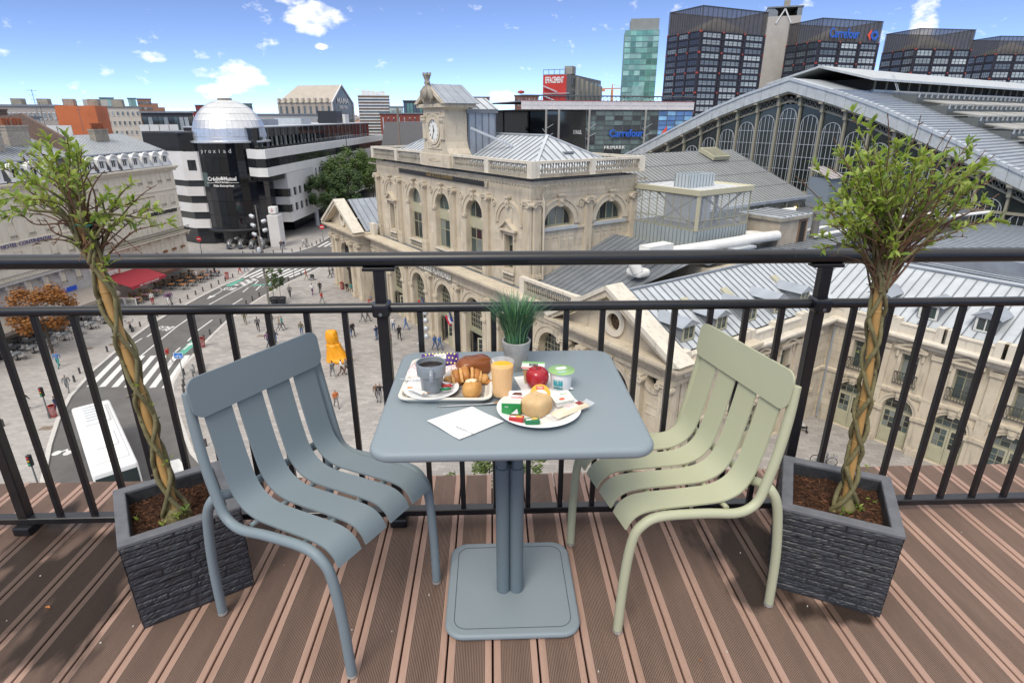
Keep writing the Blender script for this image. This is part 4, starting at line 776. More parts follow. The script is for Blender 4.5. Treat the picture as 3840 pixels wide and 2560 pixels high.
for j in range(7):
    a = 8.6+j*3.7; z_ = rh(YC-a)
    for i in range(8):
        x = 97+j*.9+i*9.6
        if x > 165: continue
        pn = MB(); y0, y1 = YC-a, YC-a-3.3; h0, h1 = rh(y0)+.75, rh(y1)+1.55
        pn.add([(x, y0, h0), (x+8.6, y0, h0), (x+8.6, y1, h1), (x, y1, h1), (x, y0, h0-.15), (x+8.6, y0, h0-.15), (x+8.6, y1, h1-.15), (x, y1, h1-.15)], [(0, 1, 2, 3), (7, 6, 5, 4), (0, 4, 5, 1), (1, 5, 6, 2), (2, 6, 7, 3), (3, 7, 4, 0)])
        p_ = pn.build('raised_panel', PAN, ts); MB().box((x+.1, y1+.15, rh(y1)), (x+8.5, y0, rh(y1)+1.3)).build('panel_upstand', M('upstand_grey', (.12, .13, .125), .6), p_)
        for q in range(5): ubox('panel_bracket', ZNL, p_, (x+.3+q*2, y1-.1, rh(y1)+.9), (x+.4+q*2, y1+.12, rh(y1)+1.42))
# ------------------------------------------------------------ hotels on the far side of the road
HR = rad(80.5); HC = (-44.6, 85.5, GZ)
hA = empty('hotel_building', HC, HR, 'cream corner hotel with black balcony and white dormers in its mansard', 'hotel')
hB = empty('hotel_building', HC, HR, 'cream hotel with purple lettering over a grey ground floor brasserie', 'hotel')
FHt = Fr((0, 0, 0), (1, 0, 0), (0, -1, 0))
WSH = M('sash_white', (.76, .76, .74), .45); GLC = [glassy('hotel_glass', (.03, .035, .04)), glassy('hotel_curtain', (.26, .28, .27), .2), glassy('hotel_blind', (.13, .15, .15), .15)]
SLT = M('slate', (.055, .058, .066), .6, var=.3, vs=2); MAN = M('mansard_zinc', (.46, .48, .50), .45, .2, var=.1, vs=1)
FLW = M('flower_red', (.42, .04, .04), .8, col2=(.06, .14, .03), vs=14)
def hotelfront(h, s0, s1, bays, rows, wall, zb, zc):
    holes = [rect(c-.36, c+.36, z0, z1) for c in bays for z0, z1, _ in rows]
    MB().wall(FHt, rect(s0, s1, zb, zc), holes, .22).build('facade', wall, h)
    for c in bays:
        for z0, z1, k in rows:
            MB().ring(FHt, rect(c-.36, c+.36, z0, z1), rect(c-.48, c+.48, z0-.08, z1+.14), 0, .05).build('window_surround', wall, h)
            window(h, FHt, rect(c-.36, c+.36, z0, z1), -.12, WSH, R.choice(GLC), [c], [z1-.32] if k else [], .05, .05, False)
            if k == 2: bl = MB(); bl.slab(FHt, rect(c-.4, c+.4, z0+.28, z0+.31), .05, .08); [bl.slab(FHt, rect(c-.38+q*.19, c-.36+q*.19, z0, z0+.28), .05, .07) for q in range(5)]; bl.build('window_guard', BLK, h)
            if k == 3: MB().cbox(FHt(c, z0+.1, .16), (.7, .22, .22)).build('flower_box', FLW, h)
bA_ = [-.6-1.83*i for i in range(9)]; bB_ = [-18.6-2.1*i for i in range(18)]
hotelfront(hA, -17.0, .6, bA_, [(13.2, 14.55, 2), (10.1, 11.5, 2), (6.75, 8.45, 1)], HOT, 5.9, 14.9); hotelfront(hA, -17.0, .6, bA_, [(4.1, 5.3, 3)], HOT, 3.0, 5.9)
hotelfront(hB, -62, -17.0, bB_, [(12.5, 13.9, 2), (9.9, 11.5, 2), (7.2, 8.6, 2)], HOT, 6.0, 14.9); hotelfront(hB, -62, -17.0, bB_, [(4.05, 5.4, 2)], HOG, 3.1, 6.0)
for h, a, b in ((hA, -17.0, .6), (hB, -62, -17.02)):
    MB().box((a+.02, .01, 0), (b-.02, 13, 14.88)).build('building_core', HOT, h)
    for z_, o_ in ((9.55, .12), (12.2, .12), (5.95, .16)): MB().sweep([(a, 0), (b, 0)], [(0, z_-.12), (o_*.6, z_-.12), (o_, z_), (o_, z_+.08), (0, z_+.14)]).build('string_course', HOT, h)
    MB().sweep([(a, 0), (b+(.5 if h is hA else 0), 0)], [(0, 14.6), (.15, 14.6), (.18, 14.8), (.5, 14.95), (.62, 15.1), (.62, 15.25), (-.4, 15.3)]).build('cornice', HOT, h)
    nd_ = int((b-a)/.3); dm = MB().cbox((0, 0, 0), (.13, .3, .13)).mesh('dentil', HOT)
    for i in range(nd_): inst('dentil', dm, h, (a+.15+i*.3, -.3, 14.83))
    mz_ = MB().add([(a, -.2, 15.28), (b, -.2, 15.28), (b, .75, 17.25), (a, .75, 17.25)], [(0, 1, 2, 3)]).build('mansard', SLT if h is hB else MAN, h)
    ubar('mansard_roll', ZN, h, (a, .72, 17.28), (b, .72, 17.28), .3, .14)
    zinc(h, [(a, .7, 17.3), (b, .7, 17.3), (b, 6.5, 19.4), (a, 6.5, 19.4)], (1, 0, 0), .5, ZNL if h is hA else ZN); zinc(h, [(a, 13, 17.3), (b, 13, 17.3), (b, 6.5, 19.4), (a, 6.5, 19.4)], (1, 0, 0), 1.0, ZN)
    MB().add([(b, 0, 14.9), (b, 13, 14.9), (b, 13, 17.3), (b, 6.5, 19.4), (b, .7, 17.3)], [(0, 1, 2, 3, 4)]).build('gable_end', HOT, h)
# slate part of the corner hotel's mansard, then white arched dormers
MB().add([(-17, -.22, 15.29), (-7.0, -.22, 15.29), (-7.0, .73, 17.24), (-17, .73, 17.24)], [(0, 1, 2, 3)]).build('slate_slope', SLT, hA)
dt = MB().wall(Fr((0, 0, 0), (1, 0, 0), (0, -1, 0)), [(-.6, 0), (.6, 0), (.6, 1.35)]+[(.62*math.cos(k*.314), 1.35+.38*math.sin(k*.314)) for k in range(1, 10)]+[(-.6, 1.35)], [rect(-.36, .36, .3, 1.28)], .2)
dt.arcband(Fr((0, 0, 0), (1, 0, 0), (0, -1, 0)), 0, 1.1, .58, .76, 0, .18, 20, 160, 8); dt.box((-.74, -.14, 1.18), (.74, .02, 1.34)); dt.box((-.7, -.1, -.05), (.7, .06, .1)); dt.box((-.58, .05, 0), (-.5, 1.0, 1.35)); dt.box((.5, .05, 0), (.58, 1.0, 1.35)); dt.grid(lambda a, b: (-.6+1.2*a, .0+1.0*b, 1.35+.36*math.sin(math.pi*a)), 8, 1)
dmo = dt.build('dormer', WSH, hA); FD = Fr((0, 0, 0), (1, 0, 0), (0, -1, 0))
MB().ring(FD, rect(-.36, .36, .3, 1.28), rect(-.28, .28, .38, 1.2), -.12, -.06).slab(FD, rect(-.03, .03, .3, 1.28), -.12, -.07).build('dormer_sash', WSH, dmo); MB().poly([FD(*p, -.1) for p in rect(-.3, .3, .36, 1.22)]).build('pane', GLC[0], dmo)
first = True
for h, L_ in ((hA, bA_), (hB, bB_)):
    for c in L_:
        d_ = dmo if first else copytree(dmo, parent=h); first = False; d_.location = (c, -.12, 15.42); d_.scale = (1, 1, 1) if h is hA else (1.1, 1, 1.02)
# balcony of the corner hotel
bal = MB(); bal.slab(FHt, rect(-17, .8, 6.15, 6.3), 0, .75)
bb_ = bal.build('balcony_slab', HOT, hA); br = MB(); br.slab(FHt, rect(-17, .8, 7.0, 7.05), .68, .73); br.slab(FHt, rect(-17, .8, 6.3, 6.34), .68, .73)
for i in range(119): x = -17+i*.15; br.slab(FHt, rect(x, x+.025, 6.3, 7.0), .69, .715); br.arcband(FHt, x+.075, 6.65, .05, .068, .69, .71, 0, 360, 6)
br.build('balcony_rail', BLK, bb_)
for i in range(10): MB().slab(FHt, [(-16.5+i*1.9, 5.75), (-16.3+i*1.9, 5.75), (-16.3+i*1.9, 6.15), (-16.5+i*1.9, 6.15)], 0, .5).build('balcony_bracket', HOT, hA)
bal = MB(); bal.slab(FHt, rect(-62, -17.1, 5.75, 5.9), 0, .7); b2 = bal.build('balcony_slab', HOG, hB); br = MB(); br.slab(FHt, rect(-62, -17.1, 6.5, 6.55), .62, .68)
for i in range(300): x = -62+i*.15; br.slab(FHt, rect(x, x+.02, 5.9, 6.5), .64, .66)
br.build('balcony_rail', GRY, b2)
for i in range(18): MB().slab(FHt, rect(-19.5-i*2.1, -19.2-i*2.1, 5.2, 5.75), 0, .55).build('balcony_bracket', HOG, hB)
PUR = M('purple_letter', (.13, .12, .27), .5); NBL = M('sign_black', (.03, .03, .032), .5); BLE = M('blue_letter', (.02, .10, .62), .45)
text('lettering', 'HOTEL CONTINENTAL', .62, FHt(-23.7, 9.35, .12), (1, 0, 0), UPZ, PUR, hB, .03, sx=.92)
text('lettering', 'HOTEL LE NAPOLEON', .6, FHt(-3.0, 9.35, .12), (1, 0, 0), UPZ, NBL, hA, .04, sx=.9, bold=.03); text('lettering', 'HOTEL', .55, FHt(-9.5, 9.0, .12), (1, 0, 0), UPZ, M('pale_letter', (.45, .43, .40), .5), hA, .03)
MB().slab(FHt, rect(-62, -17.2, 2.95, 3.7), 0, .12).build('shop_band', HOG, hB); text('lettering', 'LE PALAIS DE LA BIERE', .62, FHt(-22.2, 3.35, .16), (1, 0, 0), UPZ, BLE, hB, .04, sx=.88, bold=.035)
MB().slab(FHt, rect(-17.0, .6, 0, 3.05), -.9, -.8).slab(FHt, rect(-62, -17, 0, 3.1), -.9, -.8).build('shopfront', GLK, hB)
for i in range(24): x = -60.5+i*2.6; MB().slab(FHt, rect(x-.2, x+.2, 0, 3.05), -.8, .02).build('shop_pier', HOT if x > -17 else HOG, hA if x > -17 else hB)
def awning(s0, s1, zt, zo, dep, m, lab, name='awning'):
    a = empty(name, HC, HR, lab, 'awning'); F = FHt
    MB().add([F(s0, zt, .15), F(s1, zt, .15), F(s1, zo, dep), F(s0, zo, dep), F(s0, zt-.05, .15), F(s1, zt-.05, .15), F(s1, zo-.05, dep), F(s0, zo-.05, dep)], [(0, 1, 2, 3), (4, 5, 6, 7), (0, 3, 7, 4), (1, 2, 6, 5)]).build('canopy', m, a); MB().slab(F, rect(s0, s1, zo-.35, zo-.02), dep-.02, dep).build('valance', m, a)
    k = int((s1-s0)/3)+1
    for i in range(k+1): s = s0+.1+(s1-s0-.2)*i/k; ubar('support', GRY, a, F(s, zo-.1, dep-.1), F(s, .05, dep-.1), .06) if name != 'awning' else ubar('support', GRY, a, F(s, zo-.1, dep-.1), F(s, zt-.5, .1), .05)
    return a
TAU = M('awning_taupe', (.36, .315, .27), .8, var=.08); REDA = M('awning_red', (.36, .03, .045), .75, var=.08); BRN = M('awning_brown', (.13, .06, .045), .8)
awning(-44, -17.4, 3.0, 2.35, 3.6, TAU, 'long taupe brasserie awning under the blue lettering')
ra = awning(-15.6, -9.4, 3.3, 2.35, 3.6, REDA, 'red tavern awning with white lettering over the terrace')
text('lettering', 'BAR  TAVERNE  BRASSERIE', .28, FHt(-12.5, 2.17, 3.62), (1, 0, 0), UPZ, WL, ra, .01); text('lettering', 'TAVERNE', .7, FHt(-14.6, 3.72, .3), (1, 0, 0), UPZ, WL, ra, .04, sx=.9, bold=.03); MB().slab(FHt, rect(-16.4, -12.9, 3.35, 4.1), .1, .26).build('sign_board', M('sign_redbrown', (.45, .13, .09), .6), ra); MB().slab(FHt, rect(-16.9, -16.4, 3.35, 4.1), .1, .28).build('sign_board_end', M('sign_green', (.03, .22, .13), .6), ra)
awning(-9.0, .2, 3.0, 2.5, 3.0, BRN, 'dark brown awning at the corner of the cream hotel')
# chimneys, dishes and party walls on the hotel roofs
BRK = M('chimney_brick', (.16, .11, .09), .9, var=.25, vs=5); POT = M('chimney_pot', (.36, .11, .05), .8, var=.15); BRP = M('pale_brick', (.38, .34, .29), .9, var=.2, vs=4)
def chimney(h, s, y, w, d, z0, z1, n, m, lab=None):
    c = MB().box((s-w/2, y-d/2, z0), (s+w/2, y+d/2, z1)); c.box((s-w/2-.08, y-d/2-.08, z1-.2), (s+w/2+.08, y+d/2+.08, z1)); c.box((s-w/2-.05, y-d/2-.05, z1-.5), (s+w/2+.05, y+d/2+.05, z1-.42)); ch_ = c.build('chimney', m, h)
    for i in range(n): MB().lathe([(.13, 0), (.15, .6), (.18, .62), (.18, .72), (.12, .72)], 8, (s-w/2+.2+(w-.4)*i/max(1, n-1), y+R.uniform(-.1, .1), z1)).build('chimney_pot', POT, ch_)
chimney(hA, -5.6, 4.6, 2.2, .8, 18, 20.1, 6, STD); chimney(hA, -17.2, 4.6, 2.6, 1.0, 17.5, 20.7, 6, BRP); chimney(hB, -21.5, 3.6, 2.6, 1.2, 17.5, 20.3, 6, BRP); chimney(hB, -28.5, 4.5, 2.6, 1.1, 17.5, 20.6, 6, BRP); chimney(hB, -39, 4.5, 2.4, 1.0, 17.5, 20.6, 5, BRK)
pw_ = MB().add([(-13.9, 2.0, 17.6), (-13.9, 13, 17.6), (-13.9, 13, 21.3), (-13.9, 6.5, 21.9), (-13.9, 2.0, 19.4), (-13.5, 2.0, 17.6), (-13.5, 13, 17.6), (-13.5, 13, 21.3), (-13.5, 6.5, 21.9), (-13.5, 2.0, 19.4)], [(0, 1, 2, 3, 4), (9, 8, 7, 6, 5), (0, 4, 9, 5), (4, 3, 8, 9), (3, 2, 7, 8)]).build('party_wall', BRK, hA)
chimney(hA, -13.0, 10.5, 1.3, 1.4, 18.5, 22.4, 0, BRK); MB().box((-22.5, 7.5, 18.5), (-17.8, 10, 21.5)).build('stair_head', BRP, hB); MB().box((-22.7, 7.3, 21.5), (-17.6, 10.2, 21.65)).build('stair_head_roof', ZND, hB)
for s in (-19.0, -20.3): 
    dsh = MB().lathe([(.02, 0), (.3, .04), (.5, .12), (.58, .2), (.58, .22), (.3, .08), (.02, .04)], 16).build('satellite_dish', WSH, hB, smooth=60, loc=(s, 7.2, 22.0)); dsh.rotation_euler = (rad(75), 0, rad(15))
for s, y, hh in ((-11.2, 7, 5.5), (-9.6, 8, 4.2), (-3, 9, 4.5)):
    an = MB().tube([(s, y, 19), (s, y, 19+hh)], .03, 5)
    for k in range(3): an.bar((s-.7+.15*k, y, 19+hh-.1-.5*k), (s+.7-.15*k, y, 19+hh-.1-.5*k), .03)
    an.build('aerial', GRY, hA)
# ------------------------------------------------------------ black glass drum with dome, white wings
cm = empty('office_building', (-46.5, 112, GZ), 0, 'black glass office drum under a silver dome with white banded wings', 'office building')
DR = 6.2; NP = 28
BMU = M('black_mullion', (.02, .02, .022), .4); WST = M('white_stone_panel', (.62, .61, .60), .55, var=.06, vs=.4, rnd=.05)
dome = M('dome_steel', (.72, .72, .71), .36, .8, var=.08, vs=.8)
MB().lathe([(DR-.1, 2.8), (DR-.1, 17.4)], 48).build('drum_core', BMU, cm)
gm = {}
for lv in range(6):
    z0, z1 = 2.9+lv*2.42, 2.9+lv*2.42+2.36
    for k in range(NP):
        a0, a1 = 2*math.pi*(k+.012)/NP, 2*math.pi*(k+.988)/NP
        if not (math.pi*.93 < (a0 % (2*math.pi)) or a0 < .7): continue
        MB().add([(DR*math.cos(a), DR*math.sin(a), z) for z in (z0, z1) for a in (a0, a1)], [(0, 1, 3, 2)]).build('glass_panel', GLK if R.random() > .08 else GLD[1], cm)
MB().lathe([(DR+.35, 2.3), (DR+.45, 2.6), (DR+.35, 2.9), (DR-.2, 2.9), (DR-.2, 2.3)], 48).build('drum_skirt', BMU, cm); MB().lathe([(DR-1.2, 0), (DR-1.2, 2.5)], 40).build('entrance_glass', GLD[0], cm)
MB().lathe([(DR+.2, 17.35), (DR+.42, 17.4), (DR+.42, 17.65), (DR-.1, 17.75), (DR-.15, 18.3), (DR-.1, 18.35)], 48).build('dome_ring', dome, cm, smooth=40)
dr_ = DR-.1
for i in range(7):
    e0_, e1_ = rad(90*i/7.2), rad(90*(i+1)/7.2); n_ = 40 if i < 5 else 20
    for k in range(n_):
        a0, a1 = 2*math.pi*(k+.02)/n_, 2*math.pi*(k+.98)/n_; q = [(a0, e0_+.006), (a1, e0_+.006), (a1, e1_-.004), (a0, e1_-.004)]
        if math.sin((a0+a1)/2) > .35: continue
        j = R.uniform(-.002, .002); MB().add([((dr_+j)*math.cos(e)*math.cos(a), (dr_+j)*math.cos(e)*math.sin(a), 18.35+(dr_+j)*math.sin(e)) for a, e in q], [(0, 1, 2, 3)]).build('dome_panel', dome, cm)
MB().lathe([(dr_*math.cos(rad(90*i/12))-.03, 18.35+dr_*math.sin(rad(90*i/12))-.03) for i in range(13)], 48).build('dome_core', dome, cm, smooth=True)
MB().lathe([(1.15, 24.3), (1.2, 24.55), (1.1, 24.6)], 20).build('dome_cap', STD, cm)
def lett(s, body, z, size, m, sp=1.0, bold=0):
    for k, c in enumerate(body):
        a = rad(-95)+(k-(len(body)-1)/2)*s; text('lettering', c, size, (math.cos(a)*(DR+.08), math.sin(a)*(DR+.08), z), (-math.sin(a), math.cos(a), 0), UPZ, m, cm, .01, bold=bold)
lett(.133, 'proxiad', 16.1, 1.0, M('drum_letter', (.55, .55, .53), .5))
FDm = Fr((.45, -DR-.12, 0), (1, .03, 0), (0, -1, 0))
text('lettering', 'Crédit   Mutuel', .92, FDm(-.4, 11.55, .1), (1, .03, 0), UPZ, WHT, cm, .02, sx=.84, bold=.022); text('lettering', 'Nord Europe', .42, FDm(-.5, 11.0, .1), (1, .03, 0), UPZ, WHT, cm, .02, bold=.012); text('lettering', 'Pôle Entreprises', .52, FDm(-.3, 10.4, .1), (1, .03, 0), UPZ, WHT, cm, .02, bold=.012)
em = MB()
for dx, dz in ((0, .2), (-.17, 0), (.17, 0)): em.arcband(FDm, -.45+dx, 11.6+dz, 0, .15, .08, .12, 0, 360, 10)
em.slab(FDm, [(-.72, 11.35), (-.18, 11.35), (-.3, 11.5), (-.6, 11.5)], .08, .12); em.slab(FDm, rect(-3.0, -1.6, 10.88, 10.94), .08, .11); em.slab(FDm, rect(.7, 2.3, 10.88, 10.94), .08, .11); em.build('emblem', WHT, cm)
def wx(x, y): return (x+46.5, y-112)
# left wing: bands stepping down
def band(path, z0, z1, m, nm, th=.5):
    return MB().sweep([wx(*p) for p in path], [(0, z0), (0, z1), (-th, z1), (-th, z0), (0, z0)]).build(nm, m, cm)
LW = [(-60, 111.5), (-53.4, 107.0), (-50.6, 107.0), (-49.3, 108.2)]
for z0, z1 in ((15.95-4.75, 15.95), (8.55, 10.1), (5.75, 7.25), (2.9, 4.45)): band(LW, z0, z1, WST, 'white_band')
for z0, z1 in ((10.1, 11.2), (7.25, 8.55), (4.45, 5.75), (0, 2.9)): band([(a+.25, b+.35) for a, b in LW], z0, z1, GLK if z0 < .1 else GLD[0], 'window_strip')
MB().sweep([wx(*p) for p in [(-62, 112), (-53.8, 107.9), (-50.2, 108.6), (-47, 110)]], [(0, 16), (0, 19.2), (-.4, 19.2), (-.4, 16)]).build('attic_glass', GLK, cm); MB().prism([wx(*p) for p in [(-62, 112), (-53.8, 107.9), (-50.2, 108.6), (-47, 110), (-47, 122), (-62, 122)]], 18.9, 19.15).build('attic_roof', ZND, cm)
window(cm, Fr((wx(-53, 107)[0], wx(-53, 107)[1], 0), (1, 0, 0), (0, -1, 0)), rect(.5, 1.9, 12.9, 14.6), .06, BMU, GLD[0], [1.2], [13.5], .06, .05)
# right wing: white bands along the avenue
wa = math.tan(rad(3.18))
def wl(y): return -38.1+(y-104.5)*wa
RW = [(-42, 106.6), (-39.7, 104.5), (-38.1, 104.5), (wl(152), 152), (wl(197), 197)]
for z0, z1 in ((14.9, 16.4), (11.95, 13.42)): band(RW, z0, z1, WPL, 'white_band')
band([(x-.2, y+.15) for x, y in RW], 13.42, 14.9, GLD[0], 'window_strip')
for i in range(30): y = 106+i*3; ubox('mullion', BMU, cm, (*wx(wl(y)-.22, y), 13.42), (*[a+b for a, b in zip(wx(wl(y)-.16, y), (0, .08))], 14.9))
ubox('joint_strip', BMU, cm, (*wx(wl(152)-.1, 152), 7), (*wx(wl(152)+.06, 152.35), 16.5))
LRW = [(-42.8, 116.5), (-40.8, 112.8), (-37.7, 112.6), (wl(126.5)+.05, 126.5)]
for z0, z1 in ((9.1, 11.9), (6.2, 7.6), (3.0, 4.75)): band(LRW, z0, z1, WST, 'white_band')
band([(x-.25, y+.3) for x, y in LRW], 2.9, 11.9, GLD[0], 'window_strip')
for z0, z1 in ((7.6, 9.1), (4.75, 6.2)):
    for k in range(5): y = 114.2+k*2.7; MB().cbox((*wx(wl(y)-.1, y), (z0+z1)/2), (.3, 1.15, z1-z0)).build('window_pier', WST, cm)
UPW = [(wl(126.5), 126.5), (wl(152), 152), (wl(197), 197)]
band(UPW, 3.2, 11.95, WPL, 'white_band')
for r_, z0 in ((0, 10.0), (1, 7.0)):
    for k in range(14):
        y = 128+k*2.3; MB().box((*wx(wl(y)-.1, y), z0), (*[a+b for a, b in zip(wx(wl(y)+.03, y), (0, 1.05))], z0+1.6)).build('slot_window', GLD[0], cm)
MB().prism([wx(*p) for p in [(-41, 107), (-38.4, 107), (wl(197)-.4, 197), (-58, 197), (-58, 120)]], 11, 16.0).build('wing_core', BMU, cm); MB().prism([wx(*p) for p in [(-44, 118), (-38.2, 118), (wl(197)-1.2, 197), (-58, 197), (-58, 120)]], 2.9, 11).build('lower_core', BMU, cm)
MB().prism([wx(*p) for p in [(-44, 109), (-40.8, 107.5), (-40.6, 122), (-38.5, 197), (-56, 197), (-56, 115)]], 16, 19.75).build('attic_storey', GLK, cm); MB().prism([wx(*p) for p in [(-44.2, 108.8), (-40.6, 107.3), (-40.4, 122), (-38.3, 197.2), (-56, 197), (-56, 115)]], 19.75, 19.95).build('attic_roof', ZNL, cm)
for k in range(22): y = 110+k*3.9; ubox('attic_mullion', ZND, cm, (*wx(-40.78+(y-107)*.026, y), 16.4), (*[a+b for a, b in zip(wx(-40.68+(y-107)*.026, y), (0, .12))], 19.7))
for k in range(14): y = 110+k*2.4; MB().box((*wx(-40.66+(y-107)*.02, y), 16.5), (*[a+b for a, b in zip(wx(-40.55+(y-107)*.02, y), (0, 1.0))], 18.2)).build('attic_window', GLD[1+k % 2], cm)
for x, y in ((-37.0, 125.8), (-36.6, 133.4), (-36.2, 141), (-35.8, 149), (-35.4, 157)): MB().lathe([(.45, 0), (.45, 3.4)], 16, (*wx(x, y), 0)).build('round_column', WST, cm, smooth=40)
MB().prism([wx(*p) for p in [(-44, 121), (-40.3, 121), (-38.8, 160), (-50, 160)]], 0, 3.2).build('arcade_glass', GLK, cm)
rr = MB()
for k in range(24): y = 146+k*2.1; rr.bar((*wx(wl(y)-.3, y), 16.4), (*wx(wl(y)-.3, y), 17.2), .04)
rr.bar((*wx(wl(146)-.3, 146), 17.2), (*wx(wl(195)-.3, 195), 17.2), .05); rr.build('roof_railing', ZNL, cm)
for x, y, sx, sy, sz, m in ((-47, 150, 6, 8, 1.4, ZNL), (-44.5, 175, 5, 7, 3.2, BMU), (-44, 184, 4, 5, 2.4, WPL), (-50, 130, 9, 10, 1.2, ZN)): MB().cbox((*wx(x, y), 19.9+sz/2), (sx, sy, sz)).build('roof_plant', m, cm)
# ------------------------------------------------------------ buildings farther off
def site(name, label, cat, a, da, b, db, group=None):
    p, q = hdist(a[0], a[1], da), hdist(b[0], b[1], db); d = q-p; e = empty(name, (p.x, p.y, GZ), math.atan2(d.y, d.x), label, cat, group)
    return e, math.hypot(d.x, d.y), p.z-GZ
_wm = {}
def winmesh(kind, mf, mg):                        # one window, 1 by 1, facing -y, shared by all of its kind
    k = (kind, mf.name, mg.name)
    if k in _wm: return _wm[k]
    F = Fr((0, 0, 0), (1, 0, 0), (0, -1, 0)); mb = MB(); mb.mat(0)
    nx, nz, f, b = {'grid': (4, 2, .06, .035), 'two': (2, 1, .1, .07), 'plain': (1, 1, .04, .02), 'strip': (6, 1, .03, .02), 'tall': (3, 2, .05, .04)}[kind]
    mb.ring(F, rect(0, 1, 0, 1), rect(f, 1-f, f, 1-f), 0, .12)
    for i in range(1, nx): mb.slab(F, rect(i/nx-b/2, i/nx+b/2, f, 1-f), .02, .1)
    for j in range(1, nz): mb.slab(F, rect(f, 1-f, j/nz-b/2, j/nz+b/2), .02, .09)
    mb.mat(1); mb.poly([F(*p, .04) for p in rect(f, 1-f, f, 1-f)]); _wm[k] = mb.mesh('window', [mf, mg]); return _wm[k]
def wins(par, face, L, z0, z1, nc, nr, kind, mf, mgs, fx=.7, fz=.6, x0=0.0, d=0.0, dep=0.0, skip=0):
    cw, ch = L/nc, (z1-z0)/nr
    for r_ in range(nr):
        for c in range(nc):
            if skip and R.random() < skip: continue
            me = winmesh(kind, mf, R.choice(mgs)); s, z = x0+c*cw+cw*(1-fx)/2, z0+r_*ch+ch*(1-fz)/2
            if face == 'f': lc, rt = (s, -d, z), 0
            elif face == 'r': lc, rt = (dep+d, s, z), math.pi/2
            else: lc, rt = (-d, s+cw*fx, z), -math.pi/2
            inst('window', me, par, lc, (0, 0, rt), (cw*fx, 1, ch*fz))
def m2(n, c, r=.7, **k): return M(n, c, r, var=k.pop('var', .08), vs=k.pop('vs', .4), **k)
GW = [glassy('far_glass_dark', (.03, .035, .04)), glassy('far_glass_mid', (.10, .12, .13)), glassy('far_glass_pale', (.30, .33, .34), .15)]
WF = m2('far_white', (.62, .62, .60)); DKF = m2('far_dark', (.05, .05, .055))
# the four dark towers
TCL = m2('tower_frame', (.035, .032, .042), .5); TGL = [glassy('tower_glass_lit_a', (.30, .34, .33), .15), glassy('tower_glass_b', (.16, .18, .185), .12), glassy('tower_glass_lit_c', (.42, .45, .44), .2)]; TGD = [glassy('tower_glass_shaded_d', (.05, .052, .065)), glassy('tower_glass_shaded_e', (.09, .095, .11))]
TRD = m2('tower_red', (.42, .07, .05)); MSH = M('mesh_screen', (.085, .075, .07), .7, Alpha=.8, var=.2, vs=.3); MSP = m2('screen_post', (.06, .055, .05))
def tower(label, pl, pc, pr, yc, ycb, dist, skew, nfl=14):
    C = hdist(pc, yc, dist); al, ar = ray(pl, 440), ray(pr, 440); U = V((al.x, al.y, 0)).normalized(); Wd = V((ar.x, ar.y, 0)).normalized(); C0 = V((C.x, C.y, 0))
    f = V((C.x, C.y, 0)).normalized(); r = V((f.y, -f.x, 0)); dr = (r*math.cos(skew)+f*math.sin(skew)); dl = (-r*math.sin(skew)+f*math.cos(skew))
    def hit(o, d, q): den = d.x*q.y-d.y*q.x; return (o.y*q.x-o.x*q.y)/den
    a, b = hit(C0, dr, Wd), hit(C0, dl, U); t = empty('office_tower', (C.x, C.y, GZ), math.atan2(dr.y, dr.x), label, 'tower', 'dark office towers beyond the shed')
    H = C.z-GZ; hb = hdist(pc, ycb, dist).z-GZ; MB().box((.05, .05, 0), (a-.05, b-.05, hb)).build('tower_body', TCL, t); fh = (hb-21)/nfl
    for face, Ln in (('f', a), ('l', b)):
        mg = TGL if face == 'f' else TGD+[TGL[1]]  # light painted into the glass colour: right faces paler, left faces darker
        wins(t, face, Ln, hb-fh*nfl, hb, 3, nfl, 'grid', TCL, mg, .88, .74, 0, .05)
        for k in range(4):
            s = Ln*k/3; lo, hi = ((s-.2, -.35, 8), (s+.2, -.1, hb)) if face == 'f' else ((-.35, s-.2, 8), (-.1, s+.2, hb)); ubox('tower_mullion', TCL, t, lo, hi)
            for q in range(0, nfl+1, 3): z = hb-q*fh; lo, hi = ((s-.3, -.42, z-.35), (s+.3, -.05, z+.25)) if face == 'f' else ((-.42, s-.3, z-.35), (-.05, s+.3, z+.25)); ubox('red_node', TRD, t, lo, hi)
        for q in range(nfl+1): z = hb-q*fh; lo, hi = ((0, -.3, z-.14), (Ln, -.08, z+.14)) if face == 'f' else ((-.3, 0, z-.14), (-.08, Ln, z+.14)); ubox('floor_band', TCL, t, lo, hi)
        ns = 14
        for k in range(ns+1): s = Ln*k/ns; lo, hi = ((s-.06, -.3, hb), (s+.06, -.15, H)) if face == 'f' else ((-.3, s-.06, hb), (-.15, s+.06, H)); ubox('screen_post', MSP, t, lo, hi)
    MB().sweep([(0, b), (0, 0), (a, 0), (a, b), (0, b)], [(0, hb+.1), (0, H)]).build('mesh_screen', MSH, t); MB().sweep([(0, b), (0, 0), (a, 0), (a, b), (0, b)], [(.2, H-.3), (.2, H), (-.2, H), (-.2, H-.3)]).build('screen_rim', MSP, t)
    pr_ = MB().add([(2, 2, hb), (a-2, 2, hb), (a-2, b-2, hb), (2, b-2, hb), (a*.45, b*.45, H-2)], [(0, 1, 4), (1, 2, 4), (2, 3, 4), (3, 0, 4)]).build('roof_plant', m2('plant_grey', (.22, .21, .20)), t)
    return t, a, b, H, hb, fh
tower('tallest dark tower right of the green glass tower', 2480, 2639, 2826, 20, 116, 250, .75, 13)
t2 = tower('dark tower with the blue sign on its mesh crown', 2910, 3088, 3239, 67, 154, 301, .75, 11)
tower('dark tower standing above the ridge of the train shed', 3261, 3452, 3576, 106, 183, 359, .72, 9); tower('dark tower at the edge of the view behind the shed roof', 3570, 3753, 3880, 135, 203, 417, .72, 8)
